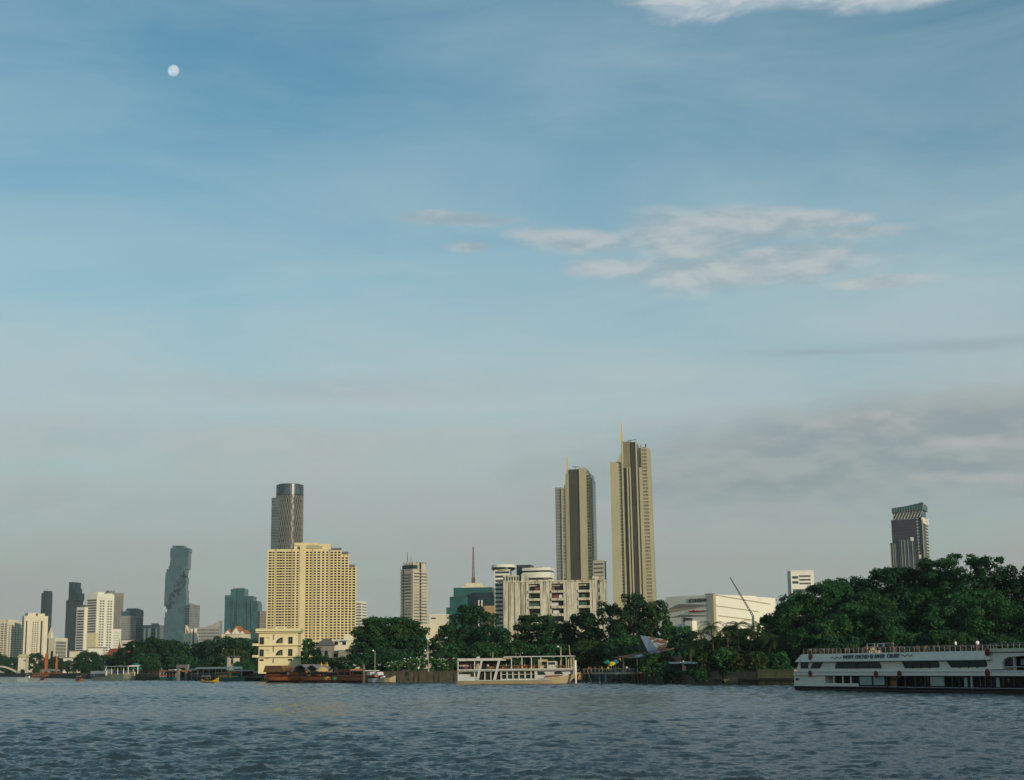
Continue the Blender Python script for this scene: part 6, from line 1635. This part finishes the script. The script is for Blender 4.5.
s.part('cabin', ORANGE, (s.x(334), s.x(348), 1.0, 5, s.hz, s.z(340,670.3))); s.part('roof', ORANGEB, (s.x(333.2), s.x(348.8), .6, 5.4, s.z(340,670.4), s.z(340,669.3)))
s.part('cabin', ORANGEB, (s.x(349.5), s.x(361.5), .9, 5, s.hz-.1, s.z(355,674.5)), (s.x(349.2), s.x(350.5), .9, 5, s.hz, s.z(355,671)))
s.part('dark_opening', DARKI, (s.x(351), s.x(361), 1.2, 4.9, s.z(355,674.4), s.z(355,671.3))); s.part('cabin_window', DARKI, (s.x(336), s.x(341), .9, 1.05, s.hz+.5, s.z(340,671.6)), (s.x(342.5), s.x(346.5), .9, 1.05, s.hz+.5, s.z(340,671.6)))
s.part('white_roof', BOATG, (s.x(348.9), s.x(363), .3, 5.6, s.z(355,671.2), s.z(355,670.4)))
s = Boat('barge', 'low dark barge deck with green crates between the second and third orange barges', 318, 496, 340, 488, 'barge'); 
mb = MB(); mb.loft([[(0,.6,-.4),(-.6,0,.9),(-.6,4,.9),(0,3.4,-.4)],[(s.L,.6,-.4),(s.L+.6,0,.9),(s.L+.6,4,.9),(s.L,3.4,-.4)]]); mb.build('hull', MAROON, s.o)
for k, m_ in enumerate((GREENP, YELP, ORANGEB, GREENP)): s.part('deck_box', m_, (1+k*1.8, 2.2+k*1.8, .5, 1.7, .905, 1.7+.2*(k % 2)))
# mooring piles and the small white boats beside them
def pile(px, top, Y, r, label, m=WALLP, zb=-1.0):
    P = at(px, top, Y); mb = MB(); mb.lathe([(r,zb),(r,P.z*.6),(r*.95,P.z-.15),(r*.8,P.z)], 10, 0, 0)
    o = mb.build('mooring_pile', m, None, (P.x, Y, 0), True); tag(o, label, 'pile')
pile(363.8, 664.5, 470, .42, 'tall pale mooring pile between the orange barge and the white moored boats')
pile(575.4, 660.2, 398, .28, 'white mooring pile standing beside the ferry bow', BOATW)
for i, (a, c, lab) in enumerate(((365.5,380,'white moored boat with two small canopies left of the river wall'),(378,391,'cream open boat with a raised prow at the left end of the river wall'))):
    s = Boat('moored_boat', lab, a, 472-i*6, c, 466-i*4); L = s.L
    mb = MB(); mb.loft([[(L*u_, 1.3-w, .2), (L*u_, 1.3-w*1.15, h_), (L*u_, 1.3+w*1.15, h_), (L*u_, 1.3+w, .2)] for u_, w, h_ in ((-.02,.3,1.9),(.15,1.1,1.5),(.5,1.3,1.35),(.85,1.0,1.55),(1.08,.2,2.2))]); mb.build('hull', BOATG if i == 0 else BOATC, s.o)
    mb = MB(); mb.box(0, L, .3, 2.3, -.3, .25); mb.build('lower_hull', HULLB, s.o)
    if i == 0:
        for u_ in (.18, .68): mb = MB(); mb.prism_y([(L*u_-1.1,2.4),(L*u_+1.1,2.4),(L*u_+.8,3.4),(L*u_-.8,3.4)], .2, 2.4); mb.build('canopy', BOATG, s.o); s.part('canopy_post', STEEL, (L*u_-1, L*u_-.9, .3, .4, 1.3, 2.4), (L*u_+.9, L*u_+1, .3, .4, 1.3, 2.4))
        s.part('bench', DARKI, (.5, L-.5, .2, .4, 1.36, 1.9))
    else: s.part('seat', WOOD, (1.5, L-2, .1, .3, 1.36, 1.7))

# ------------------------------------------------------------------ far left: ferry, small boats, crane posts, jetty
s = Boat('ferry', 'white and cream ferry with an open framed upper deck near the far left bank', 90.3, 770, 129.5, 728); L = s.L; X = s.x
zd = s.z(100, 672.2); W_ = 5.5
mb = MB(); mb.loft([[(X(px), W_/2-w*.8, -.4), (X(px), W_/2-w, s.z(px,py)), (X(px), W_/2+w, s.z(px,py)), (X(px), W_/2+w*.8, -.4)] for px, w, py in ((90.4,2.3,675.6),(105,2.6,675.6),(112,2.6,674.5),(122,2.2,672.8),(129.3,.3,671.8))]); mb.build('hull', mat('faded_cream_hull', (.50,.45,.30), .6, .12, .3, streak=.3), s.o)
s.part('cabin', BOATW, (X(90.4), X(106), .2, W_-.2, s.z(95,676), s.z(95,671))); s.part('blue_panel', BLUEP, (X(91), X(93.5), .1, .25, s.z(92,677.4), s.z(92,674)))
s.part('cabin_window', WINB, (X(94.5), X(104.5), .1, .25, s.z(98,676.4), s.z(98,673.6)))
mb = MB(); z0, z1_ = s.z(115,672.6), s.z(115,666.6)
for px in (104.8,111,117,123,127.5):
    for y in (.3, W_-.3): mb.box(X(px)-.14, X(px)+.14, y-.14, y+.14, z0-1, z1_)
mb.build('canopy_posts', BOATW, s.o); s.part('canopy', BOATW, (X(104), X(128.4), .0, W_, z1_, z1_+.35)); s.part('wheelhouse', BOATW, (X(105), X(108), .6, 4, z0-.5, s.z(106,669))); s.part('blue_seats', BLUEP, (X(111), X(120), 1.2, 3, z0-.2, z0+.9))
def small_boat(px, Yb, wpx, label, hullm, top=None, who=None):
    s = Boat('small_boat', label, px-wpx/2, Yb, px+wpx/2, Yb-2); L = s.L; w = max(.6, L*.12)
    mb = MB(); mb.loft([[(L*u_, w-ww*.6, -.1), (L*u_, w-ww, h_), (L*u_, w+ww, h_), (L*u_, w+ww*.6, -.1)] for u_, ww, h_ in ((0,w*.3,1.0),(.2,w*.9,.65),(.6,w,.55),(.85,w*.7,.8),(1.05,w*.08,1.5))]); mb.build('hull', hullm, s.o)
    if top:
        s.part('canopy', top, (L*.15, L*.7, 0, 2*w, 2.2, 2.35)); 
        for u_ in (.17,.43,.68): s.part('canopy_post', STEEL, (L*u_-.04, L*u_+.04, .05, .12, .5, 2.2), (L*u_-.04, L*u_+.04, 2*w-.12, 2*w-.05, .5, 2.2))
        s.part('seats', DARKI, (L*.2, L*.65, .2, 2*w-.2, .5, 1.0))
    return s
s = small_boat(78, 700, 6, 'small orange boat with a person out on the water left of the white ferry', ORANGEB, BOATG)
s = small_boat(41.2, 830, 3.6, 'tiny dark boat out on the water near the far left posts', HULLB)
P = s.world(s.L*.45, .6, .55); person(P, 1, 'person in dark clothes standing in the tiny dark boat', DKS)
s = small_boat(67.5, 1000, 9, 'low white speedboat moored left of the dark tree', BOATW, BOATG)
s = small_boat(27, 1150, 4.5, 'tiny white boat in front of the cream gatehouse', BOATW, BOATW)
s = small_boat(84.5, 900, 8, 'dark red boat moored between the speedboat and the white ferry', MAROON, ORANGE)
s = Boat('longtail_boat', 'yellow longtail boat with a small blue canopy below the white pier roof', 200.5, 545, 215.5, 542); L = s.L
mb = MB(); mb.loft([[(L*u_, .8-ww*.6, -.1), (L*u_, .8-ww, h_), (L*u_, .8+ww, h_), (L*u_, .8+ww*.6, -.1)] for u_, ww, h_ in ((-.05,.2,1.3),(.15,.75,.75),(.5,.8,.6),(.8,.6,.8),(1.12,.06,1.9))]); mb.build('hull', YELP, s.o)
mb = MB(); mb.box(L*.0, L*.9, -.03, 1.63, .12, .38); mb.build('stripe', MAROON, s.o)
s.part('canopy', mat('pale_blue_canopy', (.22,.32,.42), .7), (L*.05, L*.48, -.1, 1.7, 2.3, 2.5))
for u_ in (.07,.27,.46): s.part('canopy_post', STEEL, (L*u_-.04, L*u_+.04, 0, .08, .6, 2.3), (L*u_-.04, L*u_+.04, 1.52, 1.6, .6, 2.3))
for u_ in (.55,.68): pass
person(s.world(L*.6, .5, .6), 2, 'person in an orange vest standing in the yellow longtail boat', (.5,.2,.02))
person(s.world(L*.3, .9, .6), 2, 'person under the blue canopy of the yellow longtail boat', REDS)
# orange steel posts of the far left pier
for px, top, w, lab in ((46.8,655,.95,'thick orange steel post at the far left pier'),(57,656,.55,'thinner orange steel post with a white head right of the thick one')):
    Y = 1080; P = at(px, top, Y); o = thing('steel_post', lab, 'post', (P.x, Y, 0))
    mb = MB(); mb.box(-w, w, -w, w, -1, P.z); mb.build('post', ORANGEB if w > .6 else ORANGE, o)
    mb = MB(); mb.lathe([(w*1.3,0),(w*1.3,.8),(w*.4,1.5)], 10); mb.build('cap', BOATG if w < .9 else ORANGE, o, (0,0,P.z))
# far pier deck
P = at(50, 675, 1075); o = thing('pier', 'long low pier with a rust red rail at the far left', 'pier', (P.x, 1070, 0), R(-8))
hw = 16/FPX*1075
mb = MB(); mb.box(-hw, hw, 0, 5, 1.6, 2.1); mb.build('deck', WOOD, o)
mb = MB()
for k in range(17): x = -hw + 2*hw*k/16; mb.box(x-.12, x+.12, -.1, .1, -1, 3.4)
mb.box(-hw, hw, -.08, .08, 3.3, 3.5); mb.build('rail_posts', ORANGE, o)
mb = MB(); mb.prism_x([(-.5,4.6),(5.5,4.6),(2.5,6.2)], -hw*.5, hw*.6); mb.build('roof', BROWNG, o)
mb = MB(); [mb.box(x-.15, x+.15, y-.15, y+.15, 2.1, 4.6) for x in (-hw*.45, 0, hw*.55) for y in (.3, 4.7)]; mb.build('roof_posts', WOOD, o)
P = at(6, 668, 1400); o = thing('bridge_arch', 'dark low arched footbridge at the far left waterside', 'bridge', (P.x, 1380, 0))
mb = MB(); n = 12; up = [(-17+34*k/n, 4.5+5.5*math.sin(math.pi*k/n)) for k in range(n+1)]; lo = [(x, z-1.3) for x, z in up]; mb.prism_y(lo + up[::-1], 0, 5); mb.build('span', BEIGE, o)
mb = MB(); mb.box(-19,-16,0,5,-1,5); mb.build('pier_block', GREYC, o); mb = MB(); mb.box(16,19,0,5,-1,5); mb.build('pier_block', GREYC, o)

# ------------------------------------------------------------------ covered pier left of the yellow house
Y0 = 655
s = Boat('pontoon', 'green and orange waiting pontoon at the left end of the covered pier', 159.5, 668, 179, 660, 'pontoon'); L = s.L; X = s.x
s.part('float', GREENP, (0, L, 0, 6, -.4, s.z(168,677.2))); s.part('orange_rail', ORANGE, (0, L, 0, .15, s.z(168,675.8), s.z(168,674.8))); s.part('roof', ORANGE, (-.3, L+.6, -.2, 6.2, s.z(168,671.8), s.z(168,670.6)))
mb = MB()
for k in range(7): x = .2+(L-.4)*k/6; mb.box(x-.12, x+.12, 0.02, .22, s.z(168,677.2), s.z(168,671.8))
mb.build('roof_posts', BOATG, s.o); s.part('inner_wall', DARKI, (.3, L-.3, 3, 3.2, s.z(168,677.2), s.z(168,671.8)))
s.part('roof_ridge', BOATG, (L*.35, L*.65, 1, 5, s.z(168,670.6), s.z(168,669.4)))
o = None
s = Boat('gantry', 'grey concrete gantry frame standing in the water beside the pontoon', 176.3, 655, 187, 652, 'gantry'); L = s.L; zt = s.z(181,664.6)
s.part('leg', GREYD, (0, 1.1, 0, 1.1, -1, zt-1.3)); s.part('leg', GREYD, (L-1.3, L, 0, 1.1, -1, zt-1.3)); s.part('beam', GREYD, (-.1, L+.1, -.1, 1.2, zt-1.3, zt))  # darker grey than bare concrete, painting in the shade of the trees
s = Boat('covered_pier', 'long covered pier with a white roof on many posts', 188, 655, 241, 588, 'pier'); L = s.L; X = s.x
zdk = 2.0; zr = s.z(215,668.9)
s.part('deck', WOOD, (0, L, 0, 5, zdk-.35, zdk))
s.part('roof', BOATW, (X(197), X(229), -.5, 5.5, zr, s.z(215,667.0))); s.part('lower_roof', BOATG, (0, X(197)-.05, -.3, 5.3, s.z(192,670.4), s.z(192,668.6))); s.part('lower_roof', BOATG, (X(229)+.05, L, -.3, 5.3, s.z(235,671.2), s.z(235,669.8)))
for k in range(18):
    x = .3 + (L-.6)*k/17; s.part('post', BOATG if k % 2 else WALLP, (x-.13, x+.13, .1, .36, -1, (zr if X(197) < x < X(229) else s.z(192,670.4) if x < X(197) else s.z(235,671.2))))
s.part('rail', BOATG, (0, L, .05, .12, zdk+.95, zdk+1.05), (0, L, .05, .12, zdk+.5, zdk+.55)); s.part('back_wall', DARKI, (0, L, 4.8, 4.95, zdk, s.z(192,670.5)))
rg = random.Random(12); cols = [(WHT,'white'),(PINK,'pink'),(BLUS,'blue'),(YELS,'yellow'),(REDS,'red'),(DKS,'dark')]
for k in range(12):
    c, nm = cols[rg.randrange(6)]; x = 1.5 + (L-3)*k/12
    person(s.world(x, 1 + 2*rg.random(), zdk), rg.random()*6, 'person in a %s shirt waiting under the roof of the covered pier' % nm, c, group='people in %s on the covered pier' % nm)
s = Boat('river_bus', 'green and yellow river boat moored in front of the covered pier', 215, 596, 239, 576); L = s.L; X = s.x
mb = MB(); mb.loft([[(x, 2-w*.8, -.4), (x, 2-w, h_), (x, 2+w, h_), (x, 2+w*.8, -.4)] for x, w, h_ in ((0,1.6,1.5),(L*.3,1.9,1.3),(L*.8,1.8,1.4),(L*1.04,.2,2.0))]); mb.build('hull', GREENP, s.o)
s.part('cabin', GREENP, (L*.08, L*.6, .2, 3.8, 1.3, s.z(225,673))); s.part('orange_window', ORANGEB if False else mat('orange_blind', (.60,.26,.03), .7), (X(217.5), X(227.5), .1, .25, s.z(222,677.3), s.z(222,675)))
s.part('roof', mat('orange_boat_roof', (.45,.16,.03), .7), (L*.0, L*.66, 0, 4, s.z(225,673), s.z(225,672))); s.part('roof_post', YELP, (X(229), X(230.6), .1, .5, 1.3, s.z(229,672)))
s.part('bench_rail', BOATG, (L*.66, L*.95, .3, .4, 1.9, 2.1))
# bare frame and cream hut behind it
P = at(228, 668, 690); s = Boat('hut', 'small cream hut with an arched opening above the covered pier', 226.5, 690, 233.5, 688, 'hut'); L = s.L
s.part('wall', BEIGE, (0, L*.28, 0, 4, 2.5, s.z(228,657)), (L*.28, L, 0, 4, 2.5, s.z(228,664.5)), (L*.86, L, .05, 4, s.z(228,664.6), s.z(228,658))); s.part('roof', ROOFGREY, (-.4, L+.4, -.4, 4.4, s.z(228,657)+.003, s.z(228,656.2)))
mb = MB(); mb.tube((L*.6,2,3), (L*.6,2,s.z(231,650)), .1, .06); mb.build('mast', POSTC, s.o)
P = at(137, 668, 760); s = Boat('kiosk', 'teal roofed kiosk on the bank right of the white ferry', 130.5, 752, 136.5, 750, 'kiosk'); L = s.L
s.part('wall', DARKI, (.3, L-.3, .3, 3, 1, s.z(133,666))); s.part('lower_roof', TEALP, (-.2, L+.2, -.2, 3.4, s.z(133,669.4), s.z(133,667.8))); mb = MB(); z0 = s.z(133,665.8); mb.prism_z([(-.3,-.3),(L+.3,-.3),(L+.3,3.5),(-.3,3.5)], z0, s.z(133,663.2), top=[(L*.3,1),(L*.7,1),(L*.7,2),(L*.3,2)]); mb.build('roof', TEALP, s.o)
P = at(145, 674, 730); s = Boat('jetty', 'old timber jetty on thin posts between the kiosk and the pontoon', 131, 728, 160, 690, 'jetty'); L = s.L
s.part('deck', WOOD, (0, L, 0, 3, 1.7, 2.0)); mb = MB()
for k in range(22): x = L*k/21; mb.box(x-.1, x+.1, 0, .2, -1, 3.1); 
mb.box(0, L, .05, .12, 2.9, 3.05); mb.build('rail_posts', WOOD, s.o)
s.part('low_roof', RUST, (L*.35, L*.95, .3, 3.6, 4.2, 4.5), (L*.36, L*.37, .4, .6, 2, 4.2), (L*.93, L*.94, .4, .6, 2, 4.2))
# low bank jetty under the yellow house
s = Boat('jetty', 'low dark jetty at the waterline left of the first barge', 240, 590, 264, 562, 'jetty'); L = s.L
s.part('deck', WOOD, (0, L, 0, 3, 1.5, 1.8)); mb = MB()
for k in range(14): x = L*k/13; mb.box(x-.12, x+.12, 0, .24, -1, 1.5)
mb.build('posts', DARKW, s.o)

# ------------------------------------------------------------------ jetty with flags and the rusty house
s = Boat('jetty', 'weathered riverside jetty on blue grey posts with parasols', 584, 400, 634, 388, 'jetty'); L = s.L; X = s.x
zdk = s.z(605, 672.6)
s.part('deck', WOOD, (0, L, 0, 9, zdk-.4, zdk)); s.part('fascia', mat('pale_deck_edge', (.30,.28,.20), .8), (X(592), L, -.08, .0, zdk-.45, zdk+.1))
for i, px in enumerate((585.5,591.5,598.5,604.5,612,618,626,633)): s.part('post', mat('blue_grey_post', (.10,.20,.26), .8) if i in (2,3) else DARKW, (X(px)-.18, X(px)+.18, .2, .56, -1.2, zdk-.4))
mb = MB()
for k in range(14): x = L*k/13; mb.box(x-.05, x+.05, .05, .13, zdk, zdk+1.05)
mb.box(0, L, .05, .12, zdk+.95, zdk+1.05); mb.build('rail', POSTC, s.o)
s.part('lower_platform', DARKW, (X(612), L-.3, -.6, 3, .9, 1.15)); s.part('brace', DARKW, (0, L, .3, .42, .8, 1.05))
mb = MB(); mb.tube((X(591),.0,.4), (X(588.5),-.1,zdk), .1); mb.build('ladder', POSTC, s.o)
jt = s
rg = random.Random(21)
for k, (px, col, nm) in enumerate(((577.5,REDS,'red shirt beside the white mooring pile'),(582.5,REDS,'red shirt at the very left end of the flagged jetty'),(587,DKS,'dark shirt between the two pink ones'),(589.5,PINK,'pink shirt on the flagged jetty, left one of the two in pink'),(594.5,PINK,'pink shirt on the flagged jetty, right one of the two in pink'),(599,YELS,'yellow shirt at the jetty rail left of the parasols'),(603,YELS,'yellow and tan shirt right beside the green parasol'),(612.5,DKS,'dark shirt under the yellow parasol'),(623,WHT,'white shirt in the shade of the rusty roof'))):
    X_ = max(.5, X(px)); person(s.world(X_, 1.2 + rg.random()*1.5, zdk), rg.random()*6, 'person in a ' + nm, col)
def parasol(px, py, r, m, label, tilt=0, yd=2.0):
    x, z = s(px, py, yd); o = thing('parasol', label, 'parasol', s.world(x, yd, zdk), 0)
    h = z - zdk
    mb = MB(); mb.tube((0,0,0), (0,0,h), .035, n=6); mb.build('pole', POSTC, o)
    mb = MB(); n = 8; vs = [(0,0,.62)]; 
    for k in range(n): a = 2*math.pi*k/n; vs.append((r*math.cos(a), r*math.sin(a), -.12))
    for k in range(n): a = 2*math.pi*(k+.5)/n; vs.append((r*.98*math.cos(a), r*.98*math.sin(a), -.38))
    fs = [(0,1+k,1+(k+1)%n) for k in range(n)] + [(1+k, 1+n+k, 1+(k+1)%n) for k in range(n)]
    mb.add(vs, fs); c = mb.build('canopy', m, o, (0,0,h-.5)); c.rotation_euler = (R(18), R(tilt), 0)
    sd = c.modifiers.new('thickness', 'SOLIDIFY'); sd.thickness = .02
    return o
parasol(607.5, 660, 1.15, mat('green_parasol', (.01,.16,.09), .8), 'green parasol on the jetty', 8, 2.4)
parasol(611.5, 661.6, 1.05, mat('yellow_parasol', (.50,.38,.02), .8), 'bright yellow parasol on the jetty in front of the green and blue ones', -22, 1.2)
parasol(615.5, 659.4, .9, mat('blue_parasol', (.02,.09,.20), .8), 'blue parasol on the jetty beside the house roof', 10, 3.2)
# the house: low rust roof and a raised tin gable
s = Boat('house', 'ramshackle riverside house with rust red lower roof and a raised patchy tin gable', 612, 398, 664, 384, 'house'); L = s.L; X = s.x
ya = 1.5
def zz2(px, py, d=ya): return s.z(px, py, d)
s.part('wall', DARKI, (X(619), X(650), 5, 13, 2.4, zz2(630,657)))
rf = MB(); a0 = (X(604)+0, ya, zz2(606,657.5)); a1 = (X(634), ya, zz2(634,657)); a2 = (X(652), ya+8, zz2(652,652.6)); 
# lower roof: a sheet sloping up towards the back, tilted along the bank
p = [(X(610),ya,zz2(610,657.6)), (X(634),ya,zz2(634,657.2)), (X(653),ya+1,zz2(653,653.2)), (X(648),ya+9,zz2(648,651.4)+.9), (X(630),ya+9,zz2(630,652.6)+.9)]
mb = MB(); n5 = len(p); mb.add(p + [(x,y,z-.14) for x,y,z in p], [tuple(range(n5)), tuple(range(2*n5-1,n5-1,-1))] + [(i,i+n5,(i+1)%n5+n5,(i+1)%n5) for i in range(n5)]); mb.build('lower_roof', RUST, s.o)
p = [(X(624),ya-.06,zz2(624,658.4)), (X(636),ya-.06,zz2(636,657.7)), (X(652.5),ya+.9,zz2(652.5,653.6)), (X(646),ya+4,zz2(646,652.6)+.35), (X(634),ya+4,zz2(634,654)+.3)]
mb = MB(); mb.add([(x,y,z+.12) for x,y,z in p] + [(x,y,z+.03) for x,y,z in p], [tuple(range(n5)), tuple(range(2*n5-1,n5-1,-1))] + [(i,i+n5,(i+1)%n5+n5,(i+1)%n5) for i in range(n5)]); mb.build('pale_roof_sheet', TIN, s.o)
# tin gable: steep plane, pale at left, rusty at right
def sheet(name, m, pix, thick=.15):
    P_ = []
    for px, py, d in pix:
        x, z = s(px, py, d); P_.append((x, d, z))
    n_ = len(P_); mb = MB(); mb.add(P_ + [(x, y+thick, z-thick) for x, y, z in P_], [tuple(range(n_)), tuple(range(2*n_-1,n_-1,-1))] + [(i,i+n_,(i+1)%n_+n_,(i+1)%n_) for i in range(n_)]); mb.build(name, m, s.o)
sheet('tin_gable', mat('pale_blue_tin', (.25,.32,.36), .5, .12, .6, metal=.2, streak=.3), [(648.5,652.2,3.0),(658.5,650.2,3.0),(653,640,8),(646.5,638,8.0),(640.3,635.4,8.0)] if False else [(648,652,3.0),(657.5,650,3.0),(647.5,636.4,7.5),(640.2,635.4,7.5)])
m_ = mat('patchy_rust_tin', (.24,.10,.05), .8, .3, .9); t_ = NT(m_); tc_ = t_.new('ShaderNodeTexCoord').outputs['Object']
bc = t_.n['Principled BSDF']; old = bc.inputs['Base Color'].links[0].from_socket
t_.lk(t_.mix(t_.mapr(t_.noise(tc_, .45, 3, .5), .52, .58), old, (.42,.42,.38)), bc.inputs['Base Color'])
sheet('rusty_gable', m_, [(657.6,650,2.98),(664,648.5,2.98),(668,640,7.48),(647.7,636.4,7.48)])
mb = MB(); 
p = [s(648,652,3)+(3.2,), s(640.2,635.4,7.5)+(7.7,), s(634.5,652,8)+(9.5,)]
mb.add([(x,y,z) for x,z,y in p] + [(x+.2,y+.3,z) for x,z,y in p], [(0,1,2),(5,4,3),(0,3,4,1),(1,4,5,2),(2,5,3,0)]); mb.build('gable_end', mat('dark_plank', (.035,.03,.028), .9), s.o)
for px in (618.5,632.5,645): s.part('veranda_post', POSTC, (X(px)-.12, X(px)+.12, ya+.3, ya+.55, 0, zz2(px,657.2)))
# low rail platform right of the jetty
s = Boat('landing', 'low timber landing with thin rails between the jetty and the big bush', 632, 384, 657, 374, 'landing'); L = s.L
s.part('deck', DARKW, (0, L, 0, 3, 1.0, 1.25)); mb = MB()
for k in range(9): x = L*k/8; mb.box(x-.07, x+.07, 0, .14, -1, 2.6)
mb.box(0, L, .02, .1, 2.45, 2.6); mb.build('rail', WOOD, s.o)
# blue roofed hut
s = Boat('hut', 'low hut with a pale blue roof half hidden under the yellow green tree', 671, 372, 695, 366, 'hut'); L = s.L
s.part('roof', mat('pale_blue_roof', (.26,.36,.44), .6, .1, .5), (0, L*.45, -.3, 4, s.z(683,663.6), s.z(683,661.8)), (L*.55, L, -.3, 4, s.z(688,663.8), s.z(688,662.2)))
s.part('wall', DARKI, (.4, L-.4, 1, 3.6, 2.5, s.z(683,663.6))); s.part('post', POSTC, (L*.5, L*.5+.3, 0, .3, 2, s.z(683,660.5))); s.part('board', mat('dull_pink_board', (.30,.16,.13), .8), (L*.58, L*.66, -.4, -.2, 3.0, s.z(683,666)))
# statue-like white post among the palms
o = thing('stone_pillar', 'short pale pillar among the leaves behind the sunlit wall piece', 'pillar', (wx(743.5, 352, 4), 352, GZ)); mb = MB(); mb.lathe([(.5,0),(.5,.3),(.32,.4),(.30,2.6),(.45,2.8),(.45,3.0)], 10); mb.build('shaft', WALLP, o)
mb = MB(); mb.lathe([(.25,3.0),(.3,3.3),(.1,3.7)], 10); mb.build('cap', WALLP, o)
